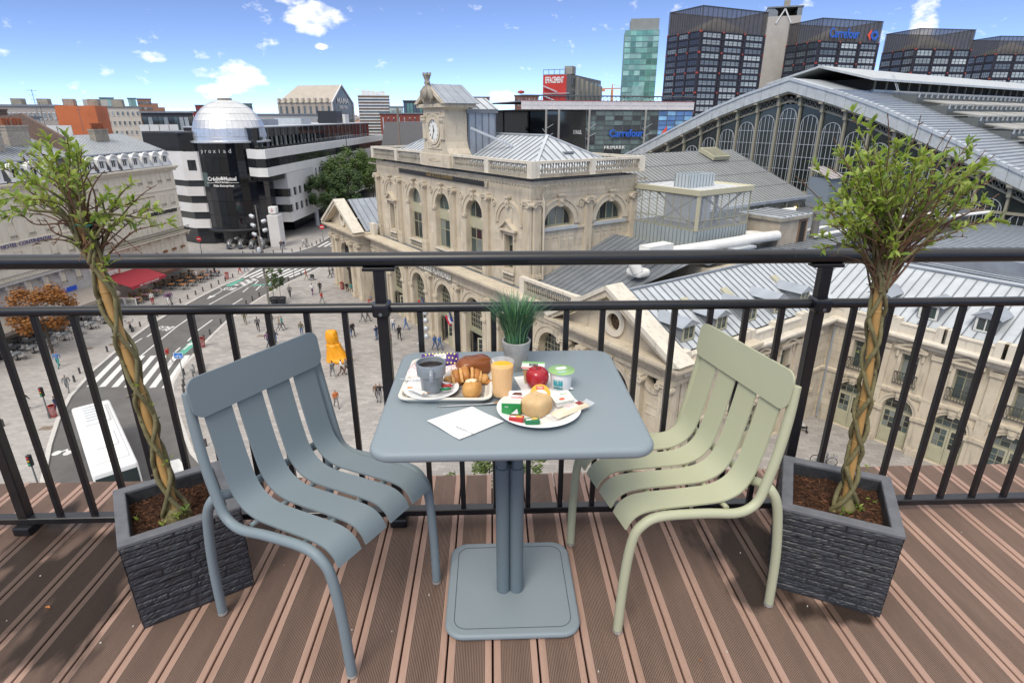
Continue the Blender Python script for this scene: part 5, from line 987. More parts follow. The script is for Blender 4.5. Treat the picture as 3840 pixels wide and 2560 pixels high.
CBL = M('sign_bright_blue', (.03, .13, .55), .4); CRD = M('sign_bright_red', (.75, .09, .04), .4)
def carre(par, F, s, z, h):                       # a chevron pair round a pale letter shape
    MB().slab(F, [(s, z), (s+h*.42, z+h*.5), (s+h*.42, z+h*.22), (s+h*.3, z), (s+h*.42, z-h*.22), (s+h*.42, z-h*.5)], .1, .3).build('emblem', CRD, par)
    MB().slab(F, [(s+h*1.35, z), (s+h*.95, z+h*.5), (s+h*.95, z+h*.18), (s+h*1.1, z), (s+h*.95, z-h*.18), (s+h*.95, z-h*.5)], .1, .3).build('emblem', CBL, par)
    e = MB(); e.arcband(F, s+h*.78, z, h*.2, h*.36, .1, .32, 35, 325, 16); e.build('emblem', CBL, par)
tt, a2, b2_, H2, hb2, fh2 = t2; FT3 = Fr((0, -.4, 0), (1, 0, 0), (0, -1, 0))
text('lettering', 'Carrefour', 5.2, (a2*.37, -.6, H2-5.6), (1, 0, 0), UPZ, CBL, tt, .15, sx=.74, bold=.05); carre(tt, FT3, a2*.76, H2-5.6, 4.6)
# concrete tower
ct, L_, H_ = site('concrete_tower', 'pale concrete tower with a notched top behind the dark towers', 'tower', (2882, 27), 330, (3012, 24), 331)
CON = m2('tower_concrete', (.42, .39, .35), .8)
MB().box((0, 0, 0), (L_, 42, H_-4)).build('tower_body', CON, ct); MB().add([(0, 0, H_-4), (L_*.3, 0, H_-4), (L_*.3, 0, H_-2), (L_*.12, 0, H_), (0, 0, H_), (0, 42, H_-4), (L_*.3, 42, H_-4), (L_*.3, 42, H_-2), (L_*.12, 42, H_), (0, 42, H_)], [(0, 1, 2, 3, 4), (9, 8, 7, 6, 5), (4, 3, 8, 9), (3, 2, 7, 8), (0, 4, 9, 5)]).box((L_*.86, 0, H_-4), (L_, 42, H_)).build('notched_crown', ZND, ct)
MB().box((-.4, -.4, H_-.5), (L_+.4, 43, H_)).build('crown_roof', ZND, ct); MB().box((L_*.32, .4, H_-14), (L_*.68, .6, H_-8)).build('top_window', GW[1], ct)
for k in (-1, 1): ubar('crown_brace', WF, ct, (L_*.5, -.1, H_-1), (L_*.5+k*L_*.22, -.1, H_-7), .6)
MB().cbox((L_*.55, 4, H_+1.4), (2.6, 2.5, 2.8)).build('mast_house', STD, ct)
wins(ct, 'l', 42, 20, H_-2, 9, 17, 'two', WF, [GW[2], GW[1], GW[2]], .86, .8, 0, .1); MB().box((-.1, 0, 15), (0, 42, H_)).build('side_frame', WF, ct)
# green glass tower
gt_, L_, H_ = site('green_glass_tower', 'green glass office tower with a stepped roof slab', 'tower', (2346, 114), 320, (2474, 113), 321)
GGL = [glassy('green_glass_a', (.12, .32, .27), .15), glassy('green_glass_b', (.20, .42, .36), .2), glassy('green_glass_c', (.30, .50, .46), .2), glassy('green_glass_d', (.09, .24, .20), .1)]
MB().box((0, 0, 0), (L_, 18, H_)).build('tower_body', m2('green_frame', (.22, .36, .33)), gt_); MB().box((L_*.15, 1, H_), (L_*.98, 14, H_+5)).build('roof_slab', m2('slab_grey', (.26, .27, .26)), gt_)
wins(gt_, 'f', L_, 18, H_, 6, 17, 'strip', m2('green_mull', (.24, .40, .37)), GGL, 1.0, .9, 0, .02)
MB().box((L_*.3, -.5, 18), (L_*.66, 0, 36)).build('glass_projection', GGL[2], gt_)
# shopping centre
ml, L_, H_ = site('shopping_centre', 'glass shopping centre with white parapet and blue lettering behind the station roof', 'shopping centre', (1955, 378), 185, (2604, 380), 212)
MWH = m2('mall_white', (.66, .63, .62), .4)
zt = H_; zb = H_-2.35
for i in range(18): s = L_*i/18; MB().box((s+.03, -.1, zb), (s+L_/18-.03, .2, zt)).build('parapet_panel', MWH, ml); MB().box((s+.3, -.14, zb+1.1), (s+L_/18-.3, -.09, zb+1.18)).build('panel_groove', ZN, ml)
ubox('parapet_edge', TRD, ml, (0, -.15, zt), (L_, .1, zt+.18))
MB().box((0, 0, zb-.2), (L_, 40, zb)).build('soffit', DKF, ml); MB().box((0, .2, zt-.3), (L_, 40, zt)).build('roof_deck', ZND, ml)
rt_ = MB()
for i in range(40): s = L_*i/40; rt_.bar((s, 0, zt+.2), (s+L_/40, 0, zt+1.5), .09); rt_.bar((s, 3, zt+.2), (s, 3, zt+1.6), .08)
rt_.box((0, -1, zt+1.45), (L_, 5, zt+1.65)); rt_.build('roof_truss', GRY, ml)
gs = L_*.36; MB().box((gs, .4, 0), (L_, 38, zb-.2)).build('glazed_block', m2('mall_dark', (.05, .06, .06)), ml)
nc = 12
for c in range(nc):
    for r_ in range(9):
        s = gs+(L_-gs)*c/nc; w = (L_-gs)/nc; z = zb-.3-(r_+1)*1.42; blue = s > gs+(L_-gs)*.62
        MB().box((s+.06, .25, z+.06), (s+w-.06, .35, z+1.36)).build('glass_panel', (glassy('mall_blue_poster', (.10, .22, .48), .2) if (r_+c) % 3 else glassy('mall_sky_poster', (.22, .45, .68), .2)) if blue else R.choice([GW[0], glassy('mall_glass', (.08, .11, .11)), glassy('mall_glass_teal', (.12, .17, .165))]), ml)
for c in range(nc+1): ubox('mall_mullion', GRY, ml, (gs+(L_-gs)*c/nc-.07, .1, zb-13.5), (gs+(L_-gs)*c/nc+.07, .28, zb-.2))
for r_ in range(10): ubox('mall_transom', GRY, ml, (gs, .12, zb-.3-r_*1.42-.04), (L_, .26, zb-.3-r_*1.42+.04))
for k in (.42, .53, .6): MB().lathe([(.4, 0), (.4, zb-.3)], 10, (L_*k, .9, 0)).build('inner_column', CON, ml)
MB().add([(gs, .3, 0), (gs-9, 26, 0), (gs-9, 26, zb-.2), (gs, .3, zb-.2)], [(0, 1, 2, 3)]).build('recess_glass', GW[0], ml); MB().box((0, 27, 0), (gs, 28, zb-.2)).build('recess_wall', GLK, ml)
for k in range(10): ubox('recess_transom', GRY, ml, (1, 26.8, 4+k*1.3), (gs-8, 26.95, 4.15+k*1.3))
for k in (.13, .20, .37, .70): MB().lathe([(.32, 0), (.32, zb)], 10, (L_*k, -.6, 0)).build('mast_column', m2('mast_grey', (.30, .29, .27)), ml)
FM = Fr((0, -.2, 0), (1, 0, 0), (0, -1, 0)); cc = gs+(L_-gs)*.36
text('lettering', 'Carrefour', 3.1, FM(cc, zb-7.0, .3), (1, 0, 0), UPZ, CBL, ml, .2, sx=.95, bold=.05); carre(ml, FM, gs+(L_-gs)*.70, zb-7.0, 4.2); text('lettering', 'PRIMARK', 1.5, FM(gs+(L_-gs)*.26, zb-11.2, .2), (1, 0, 0), UPZ, WHT, ml, .1, sx=1.1, sp=1.15)
text('lettering', 'EURALILLE', 1.7, (gs-1.2, 3.0, zb-6.6), (.55, -.83, 0), UPZ, WHT, ml, .05, sx=.5)
for k in range(3):
    for q in range(4): ubar('light_arm', ZNL, ml, (L_*(.13, .37, .70)[k], -.6, zb-9+q*1.2), (L_*(.13, .37, .70)[k]+(2.0 if q % 2 else -1.4), -1.4, zb-8+q*1.3), .12)
for k in range(5): ubar('roof_chair_frame', WHT, ml, (L_*(.80+.012*k), -2, zb-13), (L_*(.80+.012*k), -2, zb-11.4), .1)
# red end-wall building
rd, L_, H_ = site('red_gable_building', 'building with a bright red end wall, white graffiti and outside stairs', 'building', (2037, 280), 300, (2140, 281), 296)
MB().box((0, 0, 0), (L_, 60, H_)).build('body', m2('redb_grey', (.22, .21, .20)), rd); MB().box((0, -.1, 0), (L_*.9, 0, H_-.4)).build('red_wall', m2('wall_red', (.52, .035, .025), .6), rd)
text('lettering', 'EFFACEMENT', 3.6, (L_*.42, -.2, H_-2.6), (1, 0, 0), UPZ, WHT, rd, .03, sx=.42, bold=.1)
for k in range(4): ubar('stair_flight', ZNL, rd, (L_*.05, -1.2, H_-5-k*4.2), (L_*.55, -1.2, H_-7.6-k*4.2), .5); ubox('stair_landing', ZNL, rd, (0, -1.6, H_-8.4-k*4.2), (L_, -.6, H_-8.1-k*4.2))
ubox('roof_frame', GRY, rd, (0, -.2, H_+1.8), (L_*.8, 0, H_+2.05)); [ubox('roof_frame_post', GRY, rd, (L_*.2*k, -.2, H_), (L_*.2*k+.2, 0, H_+2)) for k in range(5)]
for k in range(5): ubox('wall_pipe', GRY, rd, (L_*(.86+.03*k), -.4, 0), (L_*(.875+.03*k), -.1, H_))
MB().box((L_*.75, 1, H_), (L_+.4, 7, H_+3.4)).build('stair_tower', m2('redb_grey2', (.30, .29, .26)), rd); wins(rd, 'r', 58, 6, H_-.5, 8, 6, 'two', GRY, GW, .8, .6, 1, .1, L_)
for k in range(6): MB().box((L_, 8+k*9, 4), (L_+1.6, 12+k*9, H_-1-k*.4)).build('balcony_stack', m2('redb_grey2', (.3, .29, .26)), rd)
# construction crane
cr_ = empty('tower_crane', hdist(2291, 420, 520)*1.0, 0, 'distant orange and white tower crane', 'crane'); cr_.location.z = GZ; zc_ = hdist(2291, 337, 520).z-GZ; cb = MB().box((-.9, -.9, 0), (.9, .9, zc_)); cb.bar((-9, 0, zc_+.6), (20, 0, zc_+1.4), .9); cb.box((-9, -1, zc_-1.4), (-6, 1, zc_+.4)); cb.bar((0, 0, zc_), (0, 0, zc_+4), .8); cb.bar((0, 0, zc_+4), (12, 0, zc_+1.2), .25); cb.build('crane_frame', m2('crane_orange', (.62, .27, .12)), cr_)
# blocks near the horizon, left to right
def blk(name, label, cat, x0, x1, yt, dist, dep, mw, nc, nr, kind='two', mf=None, mg=GW, roof=None, d2=None, fx=.5, fz=.55, zlo=6, side=None, group=None):
    e, L, H = site(name, label, cat, (x0, yt), dist, (x1, yt), d2 or dist, group); MB().box((0, 0, 0), (L, dep, H)).build('walls', mw, e); MB().box((-.3, -.3, H), (L+.3, dep+.3, H+.4)).build('roof', roof or ZND, e)
    if nc: wins(e, 'f', L, zlo, H-.4, nc, nr, kind, mf or WF, mg, fx, fz, 0, .03)
    return e, L, H
e, L, H = blk('apartment_block', 'grey apartment block with an orange end wall on the skyline', 'apartment block', -60, 205, 398, 190, 14, m2('apt_grey', (.36, .33, .30)), 14, 5, fx=.55, fz=.45, d2=186)
MB().box((L, -.2, 0), (L+.3, 14, H)).build('orange_wall', m2('apt_orange', (.52, .15, .055), .8), e); MB().box((L, -.3, 0), (L+8.2, 12, H+.2)).build('orange_wing', m2('apt_orange', (.52, .15, .055), .8), e)
for k in range(5): MB().box((4+k*5.2, 4, H), (6.2+k*5.2, 7, H+1.8)).build('roof_house', STD, e)
e, L, H = blk('apartment_block', 'cream apartment block with balconies left of the dark glass office', 'apartment block', 290, 520, 402, 250, 14, m2('apt_cream', (.55, .50, .42)), 12, 6, fx=.5, fz=.5)
for k in range(10): MB().box((2+k*2.3, -1, 6+(k % 4)*3), (3.6+k*2.3, 0, 7.2+(k % 4)*3)).build('balcony', WF, e)
MB().box((L*.1, 2, H), (L*.5, 10, H+2.4)).build('roof_storey', m2('apt_cream2', (.48, .44, .38)), e)
blk('glass_office', 'pale teal glass office peeping over the cream flats', 'office building', 372, 425, 368, 420, 14, GGL[1], 4, 6, 'strip', WF, [GGL[2], GGL[0]], fx=.95, fz=.8); blk('glass_office', 'slim teal office tower beside the brown stepped block', 'office building', 478, 508, 370, 400, 14, GGL[0], 3, 6, 'strip', WF, [GGL[2], GGL[0]], fx=.95, fz=.8)
e, L, H = blk('stepped_block', 'brown brick block with a stepped roof on the skyline', 'apartment block', 512, 565, 372, 430, 16, m2('brown_brick', (.33, .17, .11)), 5, 8, 'strip', m2('brown_frame', (.45, .30, .22)), GW, fx=.9, fz=.4)
for k in range(1, 4): MB().box((L*(1+.0)+(k-1)*3.2, 0, 0), (L+k*3.2, 16, H-k*2.2)).build('step', m2('brown_brick', (.33, .17, .11)), e)
blk('glass_office', 'dark glass office above the white panelled roof wall', 'office building', 528, 722, 424, 175, 12, DKF, 10, 3, 'plain', DKF, [GW[0], GW[0], GW[1], GW[2], GLD[1]], fx=.94, fz=.9)
for x0, x1, yt, ds, lb in ((35, 268, 472, 165, 'white panelled roof wall behind the hotel chimneys'), (520, 668, 468, 160, 'white panelled roof wall under the dark glass office')):
    e, L, H = site('roof_screen', lb, 'roof wall', (x0, yt), ds, (x1, yt), ds); MB().box((0, .2, 0), (L, 8, H-.1)).build('screen_core', CON, e)
    for k in range(4): MB().box((L*k/4+.08, 0, H-6), (L*(k+1)/4-.08, .2, H)).build('screen_panel', WPL, e)
rh_ = empty('rear_house', HC, HR, 'white rear house wall with a teal door behind the mansard roof', 'house'); MB().box((-10.5, 15, 0), (-3, 24, 21.3)).build('walls', WF, rh_); MB().box((-9.6, 14.9, 18.4), (-8.4, 15, 20.8)).build('door', M('door_teal', (.10, .25, .24), .6), rh_); MB().box((-10.7, 14.8, 21.3), (-2.8, 24.2, 21.6)).build('roof', ZND, rh_)
e, L, H = blk('red_tower', 'small dark red tower left of the dome', 'tower', 731, 766, 396, 400, 10, m2('dark_red', (.24, .03, .03)), 3, 5, 'two', m2('dark_red2', (.30, .05, .05)), GW, fx=.6, fz=.6); blk('red_house', 'low dark red house beside the small red tower', 'house', 716, 737, 420, 380, 8, m2('dark_red', (.24, .03, .03)), 2, 3)
e, L, H = blk('grey_hall', 'long flat grey hall behind the black office wing', 'hall', 945, 1245, 431, 240, 30, m2('hall_grey', (.33, .34, .345)), 0, 0); wins(e, 'f', L, H-4, H-1, 8, 1, 'plain', ZND, [GW[0], GW[2]], .12, .7, 0, .05); MB().box((L*.02, -6, 0), (L*.34, 0, H-3)).build('louvre_block', m2('louvre', (.45, .44, .42)), e)
for k in range(14): ubox('louvre', ZN, e, (L*.02, -6.2, H-3.2-k*.5), (L*.34, -6, H-3.4-k*.5))
blk('green_office', 'green glazed office just right of the dome', 'office building', 893, 945, 390, 420, 12, m2('go', (.12, .2, .18)), 5, 4, 'strip', DKF, [GGL[3], GW[0]], fx=.95, fz=.7)
# gabled hotel with glazed end
ms, L, H = site('gabled_hotel', 'beige gabled hotel with a glazed end wall and white lettering', 'hotel', (1040, 386), 262, (1243, 388), 250)
MBg = m2('mama_brick', (.36, .31, .26)); MRf = m2('mama_roof', (.46, .41, .34), .6)
MB().box((0, 0, 0), (L, 17, H)).build('walls', MBg, ms); rz1 = hdist(1279, 318, 255).z-GZ
zinc(ms, [(0, -.3, H), (L+.2, -.3, H), (L+.2, 8.5, rz1), (4.6, 8.5, rz1)], (1, 0, 0), .55, MRf, 'roof_slope', .05, .2, m2('mama_seam', (.36, .32, .27))); zinc(ms, [(0, 17.3, H), (L+.2, 17.3, H), (L+.2, 8.5, rz1), (4.6, 8.5, rz1)], (1, 0, 0), 2, MRf)
FE = Fr((L+.02, 0, 0), (0, 1, 0), (1, 0, 0)); MB().slab(FE, [(.4, 0), (16.6, 0), (16.6, H-.2), (8.5, rz1-.6), (.4, H-.2)], 0, .1).build('glazed_end', M('mama_glass', (.13, .125, .11), .15, var=.3, vs=.2), ms)
ed = MB()
for a, b in (((0, 0), (0, H)), ((17, 0), (17, H)), ((0, H), (8.5, rz1)), ((17, H), (8.5, rz1))): ed.bar(FE(*a, .2), FE(*b, .2), .5)
ed.build('end_frame', WF, ms); br_ = MB()
for k in range(4): br_.bar(FE(1, 4+k*4.5, .15), FE(16, 8+k*4.5, .15), .12); br_.bar(FE(16, 4+k*4.5, .15), FE(1, 8+k*4.5, .15), .12)
br_.build('end_bracing', ZNL, ms)
text('lettering', 'MAMA', 3.2, FE(8.6, H+.6, .3), (0, 1, 0), UPZ, WHT, ms, .05, bold=.03); text('lettering', 'SHELTER', 1.7, FE(8.6, H-1.7, .3), (0, 1, 0), UPZ, WHT, ms, .05, bold=.02)
wins(ms, 'f', L, H-4.5, H-1, 9, 1, 'plain', DKF, GW[:2], .3, .8, 0, .05); wins(ms, 'f', L, H-9, H-5.3, 9, 1, 'plain', DKF, GW[:2], .3, .8, 0, .05); [MB().box((L*(k+.25)/9, -.9, H+.2), (L*(k+.25)/9+.7, .6, H+1.6)).build('roof_dormer', MRf, ms) for k in range(9)]
e, L, H = site('white_office_slab', 'white office slab with dark window bands on the skyline', 'office building', (1340, 356), 330, (1460, 357), 330)
MB().box((0, 0, 0), (L, 14, H)).build('body', WF, e); [ubox('window_band', GW[0] if k % 2 else m2('brown_band', (.14, .09, .07)), e, (.2, -.06, H-1.2-k*1.45), (L-.2, .02, H-.45-k*1.45)) for k in range(16)]
[MB().cbox((L*(.2+.15*k), 6, H+1), (2.2, 3, R.uniform(1.2, 3))).build('roof_plant', WF, e) for k in range(5)]
blk('pale_office', 'low pale office beside the white slab', 'office building', 1460, 1512, 402, 320, 12, m2('pale_teal', (.40, .47, .45)), 6, 5, 'strip', WF, [GGL[2], GW[2]], fx=.95, fz=.5)
blk('glass_office', 'dark glass office left of the clock gable', 'office building', 1512, 1605, 380, 255, 14, DKF, 8, 5, 'plain', DKF, [GW[0], GW[0], GGL[3], GLD[1]], fx=.94, fz=.94, group=None); e, L, H = blk('brick_block', 'long red brick block below the dark glass office', 'building', 1425, 1605, 428, 235, 12, m2('redbrick', (.22, .05, .035)), 9, 2, 'plain', WF, [GW[0], GW[2]], fx=.2, fz=.8)
blk('brick_block', 'brown brick block with many small windows right of the clock gable', 'building', 1718, 1836, 365, 330, 16, m2('brown_b', (.20, .085, .055)), 11, 9, 'two', m2('brown_b2', (.26, .13, .09)), [GGL[3], GGL[0], GW[1]], roof=ZNL, fx=.7, fz=.6); e, L, H = blk('brick_block', 'rust brown block tucked behind the white parapet of the shopping centre', 'building', 1930, 2020, 360, 300, 16, m2('brown_b', (.20, .085, .055)), 9, 10, 'two', m2('brown_b2', (.26, .13, .09)), [GW[0], GW[2]], fx=.6, fz=.6); MB().lathe([(.3, 0), (1.6, .4), (1.6, 1.2), (.3, 1.6)], 12, (3, 4, H+1)).build('round_sign', TRD, e)
blk('brick_block', 'low brown brick block under the distant trees', 'building', 1830, 1932, 446, 310, 12, m2('brown_b', (.20, .085, .055)), 12, 3, 'two', m2('brown_b2', (.26, .13, .09)), GW, fx=.5, fz=.6)
# dark slate building with teal dormers
e, L, H = site('slate_building', 'dark slate clad building with small teal dormer windows', 'building', (1420, 458), 165, (1605, 462), 158)
SLD = m2('slate_dark', (.085, .085, .09), .6); MB().box((0, 3, 0), (L, 16, H)).build('upper_walls', SLD, e); MB().add([(0, 0, H-7), (L, 0, H-7), (L, 3, H), (0, 3, H), (0, 0, 0), (L, 0, 0)], [(0, 1, 2, 3), (0, 4, 5, 1)]).build('slate_front', SLD, e)
for k in range(4): MB().box((L*(.16+.22*k), -.8, H-7.6), (L*(.16+.22*k)+1.5, 2, H-5.6)).build('dormer', SLD, e); MB().box((L*(.16+.22*k)+.25, -.86, H-7.4), (L*(.16+.22*k)+1.25, -.8, H-5.9)).build('dormer_window', glassy('teal_win', (.05, .28, .30)), e)
# curved roofs of the farther station
e, L, H = site('curved_station_roof', 'long pale curved station roof with white posts and flags', 'station', (1770, 466), 225, (2010, 470), 232)
MB().grid(lambda a, b: (L*a, -5+22*b, H-3.2+3.4*math.sin(math.pi*(.08+.84*b))), 1, 14).build('curved_roof', m2('curve_beige', (.46, .43, .38), .5), e, smooth=True); MB().box((0, 2, 0), (L, 14, H-3.3)).build('glazed_wall', GW[0], e)
for k in range(16): ubox('roof_post', WF, e, (L*k/16, -4.5, 0), (L*k/16+.22, -4.3, H-3))
for k in range(6): ubox('flag_mast', WF, e, (L*(.42+.07*k), -9, 0), (L*(.42+.07*k)+.12, -8.9, H-3)); MB().grid(lambda a, b, k=k: (L*(.42+.07*k)+.1+1.1*a, -9+.2*math.sin(4*a), H-3.2-1.8*b-.5*a), 4, 3).build('flag', FLAG[k % 3], e)
MB().add([(L*.2, -14, H-8), (L*1.1, -30, H-9), (L*1.1, -10, H-6.6), (L*.3, -4, H-6.6)], [(0, 1, 2, 3)]).build('ramp_deck', CON, e)
# tall mast left of the clock and the small far houses
ms_ = MB().lathe([(.35, 0), (.2, 27)], 10).build('lamp_mast', m2('mast_brown', (.19, .16, .13)), None, loc=hdist(1500, 560, 120)*1.0); ms_.location.z = GZ; tag(ms_, 'tall brown mast standing left of the clock gable', 'mast'); ms_.scale = (1, 1, .86)
FC = [m2('fc%d' % i, c, .8) for i, c in enumerate(((.42, .36, .31), (.30, .18, .13), (.50, .48, .45), (.24, .23, .23), (.36, .25, .20), (.20, .22, .19), (.46, .42, .36)))]
fm = MB()
for i in range(620):
    a = rad(R.uniform(-44, 46)); dd = R.uniform(430, 1900); w, d, h = R.uniform(9, 26), R.uniform(9, 18), R.uniform(8, 17)+dd*.006; x, y = dd*math.sin(a), dd*math.cos(a); fm.mat(R.randrange(7)); fm.box((x-w/2, y, GZ-.2), (x+w/2, y+d, GZ+h)); fm.mat(1 if R.random() < .5 else 3); fm.add([(x-w/2, y, GZ+h), (x+w/2, y, GZ+h), (x+w/2, y+d, GZ+h), (x-w/2, y+d, GZ+h), (x-w/2, y+d/2, GZ+h+3.2), (x+w/2, y+d/2, GZ+h+3.2)], [(0, 1, 5, 4), (2, 3, 4, 5), (0, 4, 3), (1, 2, 5)])
fo = fm.build('distant_houses', FC); tag(fo, 'far-off mass of roofs and houses along the horizon', kind='stuff')
# ------------------------------------------------------------ trees
BRKM = M('bark', (.10, .08, .06), .9, var=.3, vs=6)
def leafmat(n, c, c2): return M(n, c, .6, spec=.3, col2=c2, vs=1.2, rnd=.0, Transmission_Weight=0)
def tree(name, label, x, y, h, r, mat, n=2600, leaf=.22, trunk=.14, z0=GZ, clear=.35, group=None, ry=1.0):
    t = empty(name, (x, y, z0), R.uniform(0, 6), label, 'tree', group); tb = MB(); tips = []
    tb.tube([(0, 0, 0), (.03*h*.1, 0, h*.25), (-.02*h*.1, .02, h*.5), (0, 0, h*.8)], [trunk, trunk*.8, trunk*.55, trunk*.15], 8)
    for k in range(9):
        a = k*2.4; z = h*(clear+.06*k); q = V((math.cos(a)*r*.75, math.sin(a)*r*.75, z+h*.18)); tb.tube([(0, 0, z), (q.x*.45, q.y*.45, z+h*.07), q], [trunk*.4, trunk*.25, .02], 6); tips.append(q)
    tb.build('trunk', BRKM, t, smooth=60); cm_ = MB(); cl_ = []
    for k in range(34):
        a, u = R.uniform(0, 6.28), R.uniform(-1, 1); rr_ = R.uniform(.35, 1)**.5; z = h*(clear+.08)+(h*(1-clear-.1))*(.5+.5*u); f = math.sqrt(max(.08, 1-u*u*.85)); cl_.append((V((math.cos(a)*r*rr_*f, math.sin(a)*r*rr_*f, z)), R.uniform(.22, .42)*r))
    for i in range(n):
        c, s = R.choice(cl_); d = V((R.gauss(0, 1), R.gauss(0, 1), R.gauss(0, .8))).normalized()*s*R.random()**.4; p = c+d; nrm_ = (d.normalized()+V((R.uniform(-.7, .7), R.uniform(-.7, .7), R.uniform(0, 1)))).normalized(); x_, y_ = perp(nrm_); l = leaf*R.uniform(.6, 1.3)
        cm_.add([p-x_*l, p+y_*l*.5, p+x_*l, p-y_*l*.5], [(0, 1, 2, 3)])
    cm_.build('crown', mat, t); return t
LG = leafmat('leaf_green', (.045, .085, .02), (.10, .15, .035)); LD = leafmat('leaf_dark', (.03, .06, .018), (.06, .10, .03)); LO = leafmat('leaf_autumn', (.30, .13, .03), (.20, .07, .015)); LY = leafmat('leaf_light', (.12, .16, .04), (.07, .11, .025))
tree('street_tree', 'slender green street tree in front of the white office wing', -34.3, 122, 10.5, 3.0, LD, 5200, .2); 
for i, (x, y, h, r, m, lb) in enumerate(((-32.6, 132, 13, 4.2, LG, 'bushy green street tree between the white wing and the station'), (-31.5, 141, 15, 4.2, LG, 'tallest green street tree beside the white wing'), (-30.0, 127, 11, 3.4, LD, 'dark green street tree close to the station front'), (-29.5, 150, 13, 4, LY, 'light green street tree at the back of the row'))): tree('street_tree', lb, x, y, h, r, m, 7000, .24)
tree('autumn_tree', 'orange autumn tree on the pavement at the left edge', -43.0, 54.2, 6.6, 2.6, LO, 5200, .15, .13, clear=.3)
for k, (px_, d_) in enumerate(((1845, 620), (1870, 640), (1900, 610), (1925, 650), (1500, 520), (640, 520), (585, 560), (955, 520), (1440, 540))):
    p = hdist(px_, 430, d_); tree('distant_tree', 'round distant tree behind the low brown brick block' if k < 4 else 'small distant tree on the skyline between the roofs', p.x, p.y, 26 if k < 4 else 20, 9, LD, 900, 1.3, .5, clear=.1, group='trees on the skyline' if k > 3 else 'trees above the brick block')
p = hdist(1985, 500, 215); tree('street_tree', 'small green tree under the far curved station roof', p.x, p.y, 15, 3.5, LY, 900, .4)
# ------------------------------------------------------------ things on the square and the road
def gpt(px, py): p = onz(px, py, GZ); return (p.x, p.y, GZ)
bol = MB().lathe([(.085, 0), (.085, .52), (.08, .56), (.05, .6), (.01, .61)], 12); bol.lathe([(.09, .44), (.09, .49)], 12)
bm_ = bol.mesh('bollard', M('bollard_grey', (.085, .08, .08), .5, .2, var=.15, vs=6), 40)
BL = [(-37.3, 82.8), (-37.6, 81.0), (-37.8, 79.3), (-38.0, 77.5), (-38.3, 75.7), (-38.5, 74.1), (-38.6, 72.2), (-38.7, 70.5), (-38.8, 68.8), (-38.9, 67), (-38.8, 65.3), (-38.8, 63.5), (-38.8, 61.8), (-38.6, 60.1), (-38.4, 56.4), (-37.9, 54.4), (-37.2, 49.2), (-36.5, 47.4), (-36.6, 39.6)]
BRt = [(-27.8, 83.5), (-28.7, 80.6), (-30.0, 73.1), (-30.2, 71.3), (-30.3, 69.6), (-30.5, 66), (-30.5, 64.3), (-30.4, 62.6), (-30.0, 59.0), (-29.9, 57.4), (-29.1, 53.6), (-27.7, 48.6), (-26.6, 46.3), (-26.2, 45.4), (-25.7, 44.5), (-25.2, 43.5), (-24.6, 42.5), (-24, 41.4), (-23.2, 40.1), (-22.3, 38.9), (-21.3, 37.4), (-20.2, 36.2)]
BC = [(-31.7, 108.1), (-31.9, 106.3), (-32.2, 104.6), (-32.6, 102.9), (-33.2, 101), (-34.2, 99.7), (-35.6, 99.0), (-37.0, 98.7), (-38.6, 98.4), (-40.2, 98.2), (-41.8, 98.0)]
for L_, lb, gr in ((BL, 'dark round bollard on the kerb in front of the hotel cafes', 'bollards along the hotel pavement'), (BRt, 'dark round bollard on the kerb of the station square', 'bollards along the station square'), (BC, 'dark round bollard at the kerb by the black glass office', 'bollards by the black glass office')):
    for x, y in L_: tag(inst('bollard', bm_, None, (x, y, GZ), (0, 0, R.uniform(0, 6)), R.uniform(.98, 1.06)), lb, 'bollard', gr)
